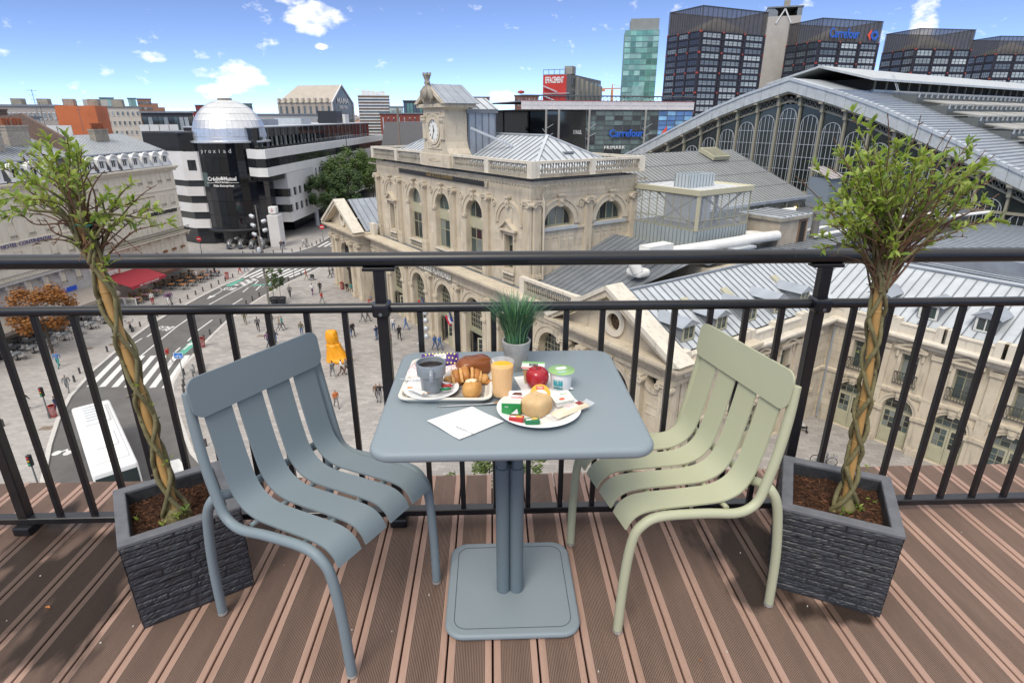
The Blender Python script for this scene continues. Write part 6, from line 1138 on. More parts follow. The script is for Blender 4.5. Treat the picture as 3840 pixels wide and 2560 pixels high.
# people: one skinned body per pose, clothes by body region
SKN = M('skin', (.42, .25, .18), .6)
def body(pose):
    J = {'pel': (0, 0, .92), 'ch': (0, 0, 1.22), 'nk': (0, .01, 1.43), 'hd': (0, -.01, 1.52), 'tp': (0, 0, 1.66)}
    for s, k in ((1, 'r'), (-1, 'l')):
        J['sh'+k] = (s*.19, .01, 1.38); J['el'+k] = (s*.24, .03, 1.12); J['wr'+k] = (s*.25, -.03, .88); J['ha'+k] = (s*.25, -.05, .80)
        J['hp'+k] = (s*.095, 0, .88); J['kn'+k] = (s*.1, -.02, .48); J['an'+k] = (s*.1, .02, .08); J['to'+k] = (s*.12, -.16, .04)
    if pose == 'walk':
        J.update(knr=(.1, -.2, .5), anr=(.1, -.28, .1), tor=(.1, -.46, .06), knl=(-.1, .08, .48), anl=(-.1, .38, .16), tol=(-.1, .28, .05), elr=(.24, .14, 1.13), wrr=(.24, .1, .92), har=(.24, .06, .85), ell=(-.24, -.08, 1.12), wrl=(-.22, -.22, .94), hal=(-.22, -.27, .88))
    if pose == 'phone': J.update(elr=(.24, -.02, 1.12), wrr=(.12, -.26, 1.22), har=(.08, -.3, 1.27), ell=(-.24, -.02, 1.12), wrl=(-.12, -.26, 1.2), hal=(-.08, -.3, 1.25), hd=(0, -.05, 1.51), tp=(0, -.06, 1.65))
    if pose == 'sit':
        d = -.45
        for k in ('pel', 'ch', 'nk', 'hd', 'tp', 'shr', 'shl', 'elr', 'ell', 'wrr', 'wrl', 'har', 'hal', 'hpr', 'hpl'): J[k] = (J[k][0], J[k][1], J[k][2]+d)
        J.update(knr=(.12, -.42, .5), anr=(.12, -.42, .1), tor=(.12, -.6, .05), knl=(-.12, -.42, .5), anl=(-.12, -.4, .1), tol=(-.12, -.58, .05), wrr=(.12, -.3, .6), har=(.06, -.36, .62), wrl=(-.12, -.3, .6), hal=(-.06, -.36, .62))
    Rd = dict(pel=(.15, .11), ch=(.165, .11), nk=(.055, .055), hd=(.085, .1), tp=(.075, .085), sh=(.075, .07), el=(.05, .05), wr=(.035, .035), ha=(.042, .03), hp=(.1, .1), kn=(.065, .065), an=(.045, .05), to=(.045, .035))
    names = list(J); E = [('pel', 'ch'), ('ch', 'nk'), ('nk', 'hd'), ('hd', 'tp')]
    for k in 'rl': E += [('ch', 'sh'+k), ('sh'+k, 'el'+k), ('el'+k, 'wr'+k), ('wr'+k, 'ha'+k), ('pel', 'hp'+k), ('hp'+k, 'kn'+k), ('kn'+k, 'an'+k), ('an'+k, 'to'+k)]
    me = bpy.data.meshes.new('body'); me.from_pydata([J[n] for n in names], [(names.index(a), names.index(b)) for a, b in E], []); o = bpy.data.objects.new('body', me); COL.objects.link(o)
    sm = o.modifiers.new('skin', 'SKIN'); sm.use_smooth_shade = True
    for i, n in enumerate(names):
        d = me.skin_vertices[0].data[i]; d.radius = Rd[n[:2] if n not in Rd else n]; d.use_root = (n == 'pel')
    ss = o.modifiers.new('sub', 'SUBSURF'); ss.levels = 1; dg = bpy.context.evaluated_depsgraph_get(); nm = bpy.data.meshes.new_from_object(o.evaluated_get(dg)); bpy.data.objects.remove(o); nm.name = 'person'
    nm.materials.clear()
    for k in range(5): nm.materials.append(SKN)
    reg = {('pel', 'ch'): 0, ('ch', 'nk'): 0, ('nk', 'hd'): 2, ('hd', 'tp'): 2}
    for a, b in E:
        if (a, b) in reg: continue
        p = a[:2]; reg[(a, b)] = {'ch': 0, 'sh': 0, 'el': 0, 'wr': 2, 'pe': 1, 'hp': 1, 'kn': 1, 'an': 4}[p]
    for f in nm.polygons:
        c = f.center; best, bd = 0, 9
        for (a, b), r_ in reg.items():
            A, B = V(J[a]), V(J[b]); t = max(0, min(1, (c-A).dot(B-A)/max(1e-6, (B-A).length_squared))); d = (c-A-(B-A)*t).length
            if d < bd: bd, best = d, r_
        if best == 2 and c.z > V(J['nk']).z+.03 and (c.z > V(J['tp']).z-.03 or c.y > J['hd'][1]+.015): best = 3
        f.material_index = best
    return nm
POSE = {k: body(k) for k in ('stand', 'walk', 'phone', 'sit')}
CLO = {}
def cloth(n):
    cs = dict(white=(.65, .65, .63), black=(.02, .02, .022), navy=(.03, .045, .10), jeans=(.08, .14, .26), red=(.42, .05, .04), grey=(.20, .20, .20), olive=(.13, .12, .07), pink=(.55, .22, .24), purple=(.16, .08, .16), blue=(.10, .20, .42), beige=(.40, .33, .24), brown=(.14, .08, .05), teal=(.05, .26, .24), blond=(.32, .21, .09), dark=(.03, .022, .018), coat=(.11, .11, .11), orange=(.5, .15, .04))
    return M('cloth_'+n, cs[n], .85)
PPL = [(1089, 1114, 'walk', 10, 'grey', 'black', 'dark', 'person in a grey top walking beside the potted tree'), (1173, 1107, 'walk', 170, 'white', 'purple', 'dark', 'person in a white t-shirt crossing the square'), (1202, 1099, 'stand', 5, 'black', 'black', 'dark', 'person in a black jacket next to the white t-shirt'), (1209, 1138, 'walk', 60, 'red', 'grey', 'dark', 'person in a red top below the black jacket'),
 (1150, 1051, 'walk', 90, 'red', 'beige', 'dark', 'person in red pushing a dark stroller'), (921, 1213, 'walk', 20, 'olive', 'olive', 'dark', 'person in olive clothes near the kerb bollards'), (970, 1241, 'walk', 200, 'coat', 'black', 'dark', 'person in a dark coat walking away alone'), (1050, 1241, 'walk', 90, 'beige', 'grey', 'blond', 'person in beige walking with a blue bag'), (1061, 1238, 'walk', 95, 'teal', 'grey', 'dark', 'person in teal right beside the one in beige'),
 (1008, 1301, 'walk', 160, 'purple', 'navy', 'dark', 'long-haired person in a dusty purple jacket'), (1036, 1290, 'walk', 170, 'navy', 'jeans', 'dark', 'person in a navy jacket beside the purple jacket'), (1133, 1258, 'stand', 185, 'olive', 'jeans', 'brown', 'person with an olive backpack and jeans'), (1159, 1248, 'phone', 250, 'black', 'black', 'dark', 'person in black holding white papers'), (1313, 1263, 'walk', 30, 'beige', 'jeans', 'blond', 'fair-haired person in beige and jeans'), (1325, 1261, 'walk', 30, 'black', 'black', 'dark', 'person in black beside the fair-haired one'),
 (1318, 1355, 'phone', 100, 'coat', 'black', 'dark', 'person in a long grey coat right of the orange sculpture'), (1414, 1274, 'phone', 240, 'navy', 'jeans', 'dark', 'person in navy looking at a phone by the railing post'), (1467, 1301, 'phone', 250, 'pink', 'black', 'dark', 'person in a pink top and black leggings'), (1392, 1136, 'sit', 330, 'grey', 'red', 'brown', 'person in grey seated at the foot of the pillar'), (1302, 1089, 'sit', 20, 'black', 'black', 'dark', 'person in black slumped against the station wall'), (1319, 1092, 'sit', 10, 'teal', 'grey', 'dark', 'person in teal seated against the station wall'), (1331, 1099, 'sit', 20, 'navy', 'navy', 'dark', 'person in navy seated last in the row by the wall'),
 (1250, 1039, 'walk', 300, 'coat', 'grey', 'dark', 'person in a dark coat near the station corner'), (1238, 1041, 'walk', 120, 'grey', 'black', 'dark', 'person in grey near the station corner'), (1360, 1208, 'walk', 80, 'grey', 'grey', 'dark', 'person in grey walking behind the railing post'), (1380, 1206, 'walk', 80, 'coat', 'coat', 'dark', 'person in charcoal walking behind the railing post'), (1523, 1237, 'walk', 70, 'blue', 'blue', 'dark', 'person all in blue by the station doors'), (1499, 1275, 'walk', 200, 'black', 'black', 'dark', 'person in black before the station doors'), (1476, 1240, 'walk', 20, 'white', 'jeans', 'brown', 'person in white and jeans before the station doors'), (1632, 1312, 'walk', 40, 'blue', 'jeans', 'dark', 'person in light blue right at the station arch'), (1650, 1312, 'walk', 40, 'blue', 'jeans', 'brown', 'brown-haired person in light blue right at the station arch'),
 (1414, 1501, 'walk', 0, 'brown', 'grey', 'dark', 'person in brown walking beyond the blue chair'), (1428, 1502, 'walk', 350, 'black', 'grey', 'dark', 'person in black walking beyond the blue chair'), (1250, 1414, 'walk', 220, 'grey', 'grey', 'dark', 'person in grey below the orange sculpture'), (1283, 1408, 'walk', 100, 'white', 'brown', 'dark', 'person in white below the orange sculpture'), (1300, 1405, 'walk', 90, 'grey', 'brown', 'brown', 'person in grey and brown below the orange sculpture'), (1263, 1528, 'walk', 30, 'orange', 'grey', 'dark', 'person in orange behind the blue chair back'),
 (612, 1369, 'walk', 70, 'grey', 'jeans', 'dark', 'person in grey on the zebra crossing'), (636, 1358, 'walk', 70, 'red', 'beige', 'dark', 'person in red on the zebra crossing'), (223, 1378, 'walk', 10, 'blue', 'teal', 'dark', 'person in blue on the hotel pavement'), (258, 1468, 'walk', 20, 'grey', 'grey', 'dark', 'person in grey on the hotel pavement'), (220, 1551, 'walk', 100, 'navy', 'jeans', 'dark', 'person in navy by the red bin on the pavement'), (105, 1538, 'walk', 180, 'black', 'white', 'dark', 'person in black and white at the left edge'),
 (575, 1142, 'stand', 60, 'white', 'red', 'brown', 'person in white and red standing at the cafe terrace'), (630, 1142, 'walk', 20, 'purple', 'white', 'dark', 'person in purple walking past the cafe'), (644, 1138, 'walk', 20, 'purple', 'grey', 'brown', 'brown-haired person in purple walking past the cafe'), (742, 1053, 'stand', 90, 'white', 'beige', 'blond', 'fair person in white by the brown awning'), (754, 1050, 'stand', 90, 'beige', 'black', 'dark', 'person in beige by the brown awning'), (783, 1043, 'walk', 80, 'grey', 'jeans', 'dark', 'person in grey leaving the corner cafe'), (809, 1038, 'walk', 80, 'black', 'navy', 'dark', 'person in black leaving the corner cafe'), (902, 1028, 'walk', 250, 'red', 'red', 'dark', 'person in a red robe near the upper crossing'), (925, 1019, 'walk', 250, 'navy', 'jeans', 'dark', 'person in navy near the upper crossing'),
 (3000, 1617, 'sit', 60, 'white', 'black', 'grey', 'person in a white shirt squatting in the courtyard'), (1056, 936, 'walk', 30, 'brown', 'navy', 'dark', 'person in brown beside the metro pylon'), (1066, 934, 'walk', 30, 'navy', 'grey', 'dark', 'person in navy beside the metro pylon'), (1140, 926, 'walk', 60, 'white', 'grey', 'grey', 'pale grey person before the white office wing'), (1152, 924, 'walk', 60, 'grey', 'grey', 'grey', 'grey-haired person before the white office wing'),
 (247, 1128, 'sit', 30, 'navy', 'black', 'dark', 'person in navy at a table under the taupe awning'), (216, 1240, 'sit', 300, 'grey', 'navy', 'grey', 'grey-haired person seated at the brasserie terrace'), (310, 1215, 'stand', 120, 'white', 'black', 'dark', 'waiting person in white at the brasserie terrace')]
for px_, py_, po, ro, sh_c, tr_c, ha_c, lb in PPL:
    o = inst('person', POSE[po], None, gpt(px_, py_), (0, 0, rad(ro)), R.uniform(.92, 1.0))
    for k, m_ in enumerate((cloth(sh_c), cloth(tr_c), SKN, cloth(ha_c), cloth('black'))): o.material_slots[k].link = 'OBJECT'; o.material_slots[k].material = m_
    tag(o, lb, 'person')
# stroller
x, y, z = gpt(1172, 1050); st_ = empty('stroller', (x, y, z), rad(30), 'dark stroller pushed by the person in red', 'stroller'); MB().grid(lambda a, b: (-.25+.5*a, -.3+.7*b, .45+.4*math.sin(math.pi*b*.9)*(1-.2*abs(a-.5))), 5, 6).build('hood', cloth('black'), st_); MB().box((-.24, -.35, .35), (.24, .35, .5)).build('seat', cloth('coat'), st_); MB().tube([(-.2, .4, .1), (-.2, -.4, .95), (.2, -.4, .95), (.2, .4, .1)], .018, 6).build('frame', GRY, st_)
for sx in (-.26, .26):
    for sy in (-.35, .4): MB().tube([(sx-.02, sy, .11), (sx+.02, sy, .11)], .11, 12).build('wheel', BLK, st_)
# wrapped orange sculpture
x, y, z = gpt(1262, 1352); OR = M('orange_wrap', (.78, .33, .008), .38, var=.12, vs=3, bump=.5, bs=5)
def sculpt(u, v):
    a = u*2*math.pi; t = v; r = (.98-.35*t)*(1-.25*math.sin(3.3*t)) if t < .55 else .44+.12*math.sin((t-.55)*7); r *= (1 if t < .93 else math.sqrt(max(0, 1-((t-.93)/.07)**2))); f = 1+.05*math.sin(9*a+12*t)+.04*math.sin(5*a-7*t)
    return V((.0+.55*(1-t)**2*1.0+r*f*math.cos(a)*(1.25-.3*t), r*f*math.sin(a)*.95-.2*(1-t), 3.0*t+.04*math.sin(14*t+2*a)))
so_ = MB().grid(sculpt, 40, 46); sc_ = so_.build('wrapped_sculpture', OR, None, smooth=True, loc=(x-.3, y+.3, GZ)); tag(sc_, 'bright orange cloth-wrapped sculpture on the square', 'sculpture')
MB().lathe([(.95, 0), (1.0, .2), (.9, .34), (.4, .5)], 20, (.75, -.45, 0), 1.0, .8).build('sculpture_fold', OR, sc_, smooth=True)
# bus
bw_, bl_, bh_ = 2.25, 10.6, 2.9; bus = empty('bus', (-25.0, 33.4, RZ), math.atan2(5.8, 7.3)+0, 'white city bus with roof units on the road by the crossing', 'bus')
BW = M('bus_white', (.80, .80, .78), .35); BGL = glassy('bus_glass', (.02, .03, .03)); BGN = M('bus_green', (.10, .26, .20), .5)
MB().box((-bw_/2, -bl_/2, .35), (bw_/2, bl_/2, bh_)).build('body', BW, bus, smooth=40, bevel=(.16, 3))
MB().box((-bw_/2+.25, -bl_/2+1.0, bh_), (bw_/2-.25, bl_/2-.8, bh_+.12)).build('roof_fairing', BW, bus, bevel=(.05, 2)); MB().box((-.7, 1.2, bh_+.12), (.7, 4.2, bh_+.34)).build('cooling_unit', BW, bus, bevel=(.06, 2))
for k in range(6): ubox('roof_louvre', ZNL, bus, (-.55, 1.45+k*.45, bh_+.34), (.55, 1.65+k*.45, bh_+.36))
MB().box((-.6, -2.6, bh_+.12), (.6, -.4, bh_+.26)).build('roof_hatch', BW, bus, bevel=(.05, 2)); MB().box((-bw_/2+.1, -bl_/2-.03, 1.25), (bw_/2-.1, -bl_/2+.02, 2.55)).build('rear_window', BGL, bus)
MB().box((-bw_/2+.05, -bl_/2-.02, .5), (bw_/2-.05, -bl_/2+.02, 1.15)).build('rear_panel', BGN, bus)
for s in (-1, 1):
    MB().box((s*bw_/2-.02, -bl_/2+.4, 1.25), (s*bw_/2+.02, bl_/2-.4, 2.45)).build('side_window', BGL, bus); MB().box((s*(bw_/2-.3)-.12, -bl_/2-.04, .8), (s*(bw_/2-.3)+.12, -bl_/2+.01, 1.0)).build('tail_light', M('lamp_red', (.55, .02, .02), .3), bus)
    for yy in (-3.1, 2.9): w_ = MB().tube([(s*(bw_/2-.28), yy, .42), (s*(bw_/2+.01), yy, .42)], .42, 18).build('wheel', M('tyre', (.02, .02, .02), .8), bus, smooth=40); MB().tube([(s*(bw_/2+.005), yy, .42), (s*(bw_/2+.02), yy, .42)], .22, 12).build('rim', ZNL, w_)
MB().box((-bw_/2+.1, bl_/2-.02, .95), (bw_/2-.1, bl_/2+.03, 2.6)).build('windscreen', BGL, bus)
# lamp posts, traffic lights, signs
def pole(name, label, cat, px_, py_, h, m=GRY, r=.07, lean=0): x, y, z = gpt(px_, py_); e = empty(name, (x, y, z), 0, label, cat); MB().lathe([(r*1.6, 0), (r*1.6, .4), (r, .5), (r*.8, h)], 10).build('post', m, e, smooth=40); return e
LPM = m2('lamp_brown', (.16, .145, .13), .6)
e = pole('street_lamp', 'tall grey lamp post between the potted trees', 'street lamp', 1018, 1198, 9.5, LPM, .13); [MB().lathe([(.05, 0), (.24, .15), (.2, .5), (.05, .62)], 10, (0, .4 if k % 2 else -.4, 6+k*.9)).build('lamp_head', ZNL, e) for k in range(4)]
e = pole('street_lamp', 'leaning grey lamp post with lamp heads before the black glass office', 'street lamp', 985, 950, 8.0, LPM, .13)
for k in range(5): hd_ = MB().lathe([(.06, 0), (.34, .2), (.3, .75), (.05, .95)], 12, (0, 0, 0)).build('lamp_head', ZNL, e, smooth=50, loc=(.55 if k % 2 else -.45, 0, 3.0+k*.75)); hd_.rotation_euler = (0, rad(70 if k % 2 else -60), 0)
e = pole('street_lamp', 'lamp post with a white globe cluster before the station arches', 'street lamp', 1590, 1330, 6.0, LPM, .1); [MB().lathe([(.02, 0), (.24, .12), (.28, .35), (.18, .55), (.02, .6)], 12, (.35, 0, 1.6+k*.8)).build('lamp_globe', ZNL, e, smooth=60) for k in range(4)]
def tlight(label, px_, py_, h=2.6):
    e = pole('traffic_light', label, 'traffic light', px_, py_, h, GRY, .05); MB().box((-.12, -.12, h-.75), (.12, .12, h)).build('signal_head', BLK, e, bevel=(.03, 1))
    for k, c in enumerate(((.5, .02, .02), (.5, .25, .02), (.02, .3, .12))): MB().lathe([(.07, 0), (.07, .03), (.02, .05)], 10).build('signal_lens', M('lens%d' % k, c, .3), e, loc=(0, -.12, h-.15-k*.22)).rotation_euler = (rad(90), 0, 0)
for lb, px_, py_ in (('traffic light beside the white arrow lane on the hotel pavement', 335, 1372), ('traffic light with a red bin on the hotel pavement', 187, 1567), ('traffic light at the bottom of the hotel pavement', 152, 1842), ('traffic light at the green cycle lane by the square', 749, 1308), ('traffic light at the upper crossing by the square', 1104, 1046), ('green lit traffic light by the metro entrance', 962, 945)): tlight(lb, px_, py_)
def tbin(label, px_, py_):
    x, y, z = gpt(px_, py_); e = empty('litter_bin', (x, y, z), 0, label, 'litter bin'); mb = MB()
    for k in range(14): a = k*.4488; mb.bar((.2*math.cos(a), .2*math.sin(a), .1), (.24*math.cos(a), .24*math.sin(a), .95), .018)
    mb.lathe([(.25, .93), (.25, .98), (.22, .98), (.22, .93)], 14); mb.lathe([(.21, .08), (.21, .12), (.0, .12)], 14); mb.build('bin_cage', M('bin_red', (.50, .06, .05), .5), e); MB().lathe([(.17, .12), (.2, .85)], 12).build('bin_bag', M('bin_bag', (.55, .35, .33), .4, Alpha=.6), e)
for lb, px_, py_ in (('red wire litter bin beside the lower traffic light', 204, 1562), ('red wire litter bin by the green cycle lane', 762, 1300), ('red wire litter bin between the upper kerb bollards', 853, 1046), ('red wire litter bin at the station wall', 1283, 1085)): tbin(lb, px_, py_)
e = pole('road_sign', 'blue square cycle sign on a grey post', 'road sign', 690, 1422, 2.4, GRY, .04); MB().box((-.4, -.06, 2.0), (.4, -.03, 2.55)).build('sign_plate', M('sign_blue2', (.02, .20, .62), .4), e); MB().ring(Fr((0, -.065, 0), (1, 0, 0), (0, -1, 0)), rect(-.4, .4, 2.0, 2.55), rect(-.36, .36, 2.04, 2.51), 0, .005).build('sign_border', WHT, e); sb_ = MB(); FS_ = Fr((0, -.066, 0), (1, 0, 0), (0, -1, 0)); [sb_.arcband(FS_, c, 2.2, .07, .1, 0, .004, 0, 360, 12) for c in (-.15, .15)]; sb_.bar(FS_(-.15, 2.2), FS_(0, 2.38), .03); sb_.bar(FS_(0, 2.38), FS_(.15, 2.2), .03); sb_.build('sign_symbol', WHT, e)
for lb, px_, py_ in (('red no-entry sign on the kerb near the station pavilion', 1213, 902), ('red no-entry sign at the corner of the cream hotel', 757, 952)):
    e = pole('road_sign', lb, 'road sign', px_, py_, 2.6, GRY, .05); d_ = MB(); d_.arcband(Fr((0, -.07, 0), (1, 0, 0), (0, -1, 0)), 0, 2.55, 0, .42, 0, .03, 0, 360, 24); d_.build('sign_disc', M('sign_red', (.58, .02, .03), .4), e); MB().box((-.28, -.108, 2.48), (.28, -.1, 2.62)).build('sign_bar', WHT, e)
# potted trees and trees below the terrace
for px_, py_, h, r, m_, lb in ((1057, 1140, 4.4, .75, LD, 'round-headed young tree in a black tub'), (1031, 1140, 4.6, .62, LY, 'narrow light green tree in a tub behind the lamp post')):
    x, y, z = gpt(px_, py_); t = tree('potted_tree', lb, x, y, h, r, m_, 1300, .09, .035, clear=.28 if m_ is LY else .45); MB().lathe([(.42, 0), (.6, .75), (.64, .78), (.64, .84), (.54, .84), (.5, .7), (.02, .7)], 18).build('tub', M('tub_black', (.03, .032, .04), .6), t, smooth=40)
for i, (x, y, h, r) in enumerate(((-.3, 27.6, 5.0, .9), (1.9, 27.2, 5.2, 1.0), (-2.4, 27.0, 3.6, .6))): tree('young_tree', ('slim light green tree seen under the table left of its column', 'slim light green tree seen under the table right of its column', 'small sapling top seen below the terrace edge')[i], x, y, h, r, LY, 1500, .1, .05, clear=.25)
# metro entrance
e = empty('metro_entrance', (-41.5, 103.0, GZ), 0, 'metro stair entrance with metal hoods and a stone pylon', 'metro entrance'); MB().box((2.4, .6, 0), (4.3, 3.0, 5.6)).build('pylon', WST, e, bevel=(.05, 1)); MB().box((2.7, .9, 5.9), (4.0, 2.2, 7.0)).build('pylon_cube', M('cube_white', (.75, .75, .73), .4), e, bevel=(.06, 1))
FPY = Fr((0, .88, 0), (1, 0, 0), (0, -1, 0)); MB().bar(FPY(3.35, 6.2), FPY(3.35, 6.8), .1, .03).bar(FPY(3.1, 6.45), FPY(3.35, 6.2), .1, .03).bar(FPY(3.6, 6.45), FPY(3.35, 6.2), .1, .03).build('cube_arrow', M('sign_red', (.58, .02, .03), .4), e)
MB().box((-4.5, 2.2, 0), (-4.2, 7, 1.4)).box((1.9, 2.2, 0), (2.3, 8, 1.5)).box((-4.4, 7, 0), (2.3, 7.3, 1.5)).build('parapet', M('metro_concrete', (.36, .36, .35), .7, var=.1), e); MB().box((-4.2, 2.3, -.02), (1.9, 7, .03)).build('stair_well', DARK, e)
for k in range(4): hb_ = MB().tube(smooth_path([(-4.0+k*1.75, -.6, .1), (-4.0+k*1.75, -.3, .9), (-4.0+k*1.75, .6, 1.25), (-4.0+k*1.75, 2.4, .7), (-4.0+k*1.75, 3.2, .1)]), .42, 12).build('escalator_hood', M('hood_steel', (.16, .16, .16), .3, .7), e, smooth=60); hb_.scale = (1.1, 1, 1); MB().arcband(Fr((-4.0+k*1.75, -.75, .65), (1, 0, 0), (0, -1, 0)), 0, 0, .26, .34, 0, .1, 0, 360, 16).build('hood_ring', ZNL, e)
# cafe terraces: tables and chairs
def cafe_chair(mf, ms_):
    c = bpy.data.objects.new('cafe_chair', None); COL.objects.link(c); MB().box((-.2, -.2, .42), (.2, .2, .46)).build('seat', ms_, c); MB().grid(lambda a, b: (-.2+.4*a, .19+.06*b-.08*(abs(a-.5)*2)**2, .48+.34*b), 4, 3).build('backrest', ms_, c)
    for sx in (-1, 1):
        for sy in (-1, 1): MB().bar((sx*.18, sy*.18, .43), (sx*.2, sy*.21, 0), .03).build('leg', mf, c)
    return c
def cafe_table(mt, mf):
    t = bpy.data.objects.new('cafe_table', None); COL.objects.link(t); MB().box((-.38, -.38, .72), (.38, .38, .75)).build('table_top', mt, t); MB().lathe([(.03, .02), (.03, .72)], 8).build('column', mf, t); MB().lathe([(.24, 0), (.24, .03), (.03, .05)], 12).build('base', mf, t); return t
RAT = M('rattan', (.42, .28, .10), .7); WCH = M('white_chair', (.55, .53, .50), .6); GRC = M('grey_table', (.20, .22, .24), .5); ORT = M('orange_table', (.38, .15, .05), .6); PKT = M('pink_cloth', (.46, .26, .28), .8)
sets = ((RAT, PKT, -15.2, -9.6, 1.0, 4.6, 'rattan cafe chair under the red awning', 'pink-topped cafe table under the red awning', 'red awning terrace'), (M('dark_chair', (.05, .04, .035), .6), ORT, -8.6, -1.0, .8, 5.2, 'dark cafe chair by the brown awning', 'orange wooden cafe table by the brown awning', 'brown awning terrace'), (WCH, GRC, -33, -19.5, 1.0, 5.4, 'pale cafe chair under the taupe awning', 'grey cafe table under the taupe awning', 'taupe awning terrace'))
cH, sH = math.cos(HR), math.sin(HR)
def hw(s, d): return (HC[0]+s*cH+d*sH, HC[1]+s*sH-d*cH, GZ)
for mc, mt, s0, s1, d0, d1, lc, lt, gr in sets:
    C0 = cafe_chair(GRY, mc); T0 = cafe_table(mt, BLK); f1 = f2 = True; s = s0+.5
    while s < s1:
        d = d0+.4
        while d < d1-.3:
            t = T0 if f1 else copytree(T0); f1 = False; t.location = hw(s+R.uniform(-.1, .1), d); t.rotation_euler = (0, 0, HR+R.uniform(-.1, .1)); tag(t, lt, 'table', 'tables of the '+gr)
            for k, a in ((1, 0), (-1, math.pi)):
                c = C0 if f2 else copytree(C0); f2 = False; c.location = hw(s+R.uniform(-.05, .05), d-k*.5); c.rotation_euler = (0, 0, HR+a+R.uniform(-.3, .3)); tag(c, lc, 'chair', 'chairs of the '+gr)
            d += 1.75
        s += 1.75
    if C0.location.length < 1: bpy.data.objects.remove(C0)
fe = empty('terrace_fence', hw(-16.2, 1.0), HR+math.pi/2*0, 'white framed glass screen at the edge of the red awning terrace', 'screen')
for k in range(2): y0 = -1.6*k; FF = Fr((0, -.2+y0, 0), (0, -1, 0), (-1, 0, 0)); window(fe, FF, rect(0, 1.5, .1, 1.15), 0, WHT, GLT, [], [], .08, .05)
# motor scooter
x, y, z = gpt(492, 1238); e = empty('motor_scooter', (x, y, z), rad(35), 'black motor scooter parked on the hotel pavement', 'scooter'); SB = M('scooter_black', (.02, .02, .025), .3)
for yy in (-.62, .62): w_ = MB().tube([(-.06, yy, .24), (.06, yy, .24)], .24, 16).build('wheel', M('tyre', (.02, .02, .02), .8), e, smooth=40); MB().tube([(-.065, yy, .24), (.065, yy, .24)], .12, 10).build('rim', ZNL, w_)
MB().tube([(0, .62, .3), (0, .3, .3), (0, -.1, .28), (0, -.35, .3), (0, -.5, .7), (0, -.45, .95)], [.1, .16, .15, .12, .1, .06], 10).build('body', SB, e, smooth=60); MB().tube([(0, .75, .62), (0, .45, .7), (0, .05, .66)], [.1, .14, .1], 10).build('seat', M('scooter_seat', (.25, .12, .07), .6), e, smooth=60); MB().bar((-.3, -.42, 1.0), (.3, -.42, 1.0), .04).build('handlebar', BLK, e); MB().lathe([(.02, 0), (.1, .05), (.1, .1)], 10, (0, -.6, .85)).build('headlight', ZNL, e); [MB().bar((s*.28, -.42, 1.0), (s*.34, -.4, 1.22), .02).cbox((s*.36, -.4, 1.25), (.12, .03, .08)).build('mirror', BLK, e) for s in (-1, 1)]
# bicycle at its stands in the courtyard
def bicycle(label, loc, rz):
    e = empty('bicycle', loc, rz, label, 'bicycle'); m_ = M('bike_grey', (.40, .40, .39), .4, .4)
    for yy in (-.5, .5):
        w_ = MB().arcband(Fr((0, yy, .33), (0, 1, 0), (1, 0, 0)), 0, 0, .29, .33, -.02, .02, 0, 360, 20).build('wheel', BLK, e); sp = MB(); [sp.bar((0, yy-.3*math.cos(k*.52), .33-.3*math.sin(k*.52)), (0, yy+.3*math.cos(k*.52), .33+.3*math.sin(k*.52)), .006) for k in range(6)]; sp.build('spokes', m_, w_)
    f = MB(); [f.bar(a, b, .035) for a, b in (((0, .5, .33), (0, .1, .3)), ((0, .1, .3), (0, .2, .8)), ((0, .2, .72), (0, -.35, .75)), ((0, .1, .3), (0, -.36, .65)), ((0, -.35, .9), (0, -.5, .33)), ((0, .5, .33), (0, .18, .72)))]; f.build('frame', m_, e); MB().cbox((0, .22, .86), (.14, .25, .06)).build('saddle', BLK, e, bevel=(.02, 1)); MB().tube([(-.28, -.2, .98), (-.2, -.35, 1.0), (.2, -.35, 1.0), (.28, -.2, .98)], .015, 6).build('handlebar', m_, e); MB().cbox((0, -.62, .8), (.3, .25, .22)).build('basket', m_, e)
bicycle('grey bicycle leaning at a stand in the courtyard', gpt(3085, 1742), rad(70)); bicycle('bicycle parked by the blue cycle sign', gpt(728, 1405), rad(20)); bicycle('bicycle standing near the red bin and cycle lane', gpt(760, 1385), rad(200))
for px_, py_, lb in ((3062, 1742, 'short dark bike stand in the courtyard left of the bicycle'), (3095, 1742, 'short dark bike stand in the courtyard right of the bicycle')): tag(MB().lathe([(.07, 0), (.07, .85), (.03, .9)], 10).build('bike_stand', GRY, None, loc=gpt(px_, py_)), lb, 'bike stand')
gl = MB().tube([(-.3, 0, .35), (0, 0, .42), (.2, 0, .4), (.36, .05, .3)], [.03, .12, .1, .02], 8); gl.tube([(-.28, 0, .36), (-.4, 0, .5)], [.06, .04], 8); gl.bar((-.4, 0, .5), (-.5, 0, .49), .02); gl.bar((0, -.04, .3), (0, -.04, 0), .02); gl.bar((.04, .04, .3), (.04, .04, 0), .02)
tag(gl.build('gull', M('gull_grey', (.45, .46, .47), .7), None, smooth=60, loc=gpt(1572, 1302), rz=.4), 'grey gull standing near the lamp before the arches', 'bird')
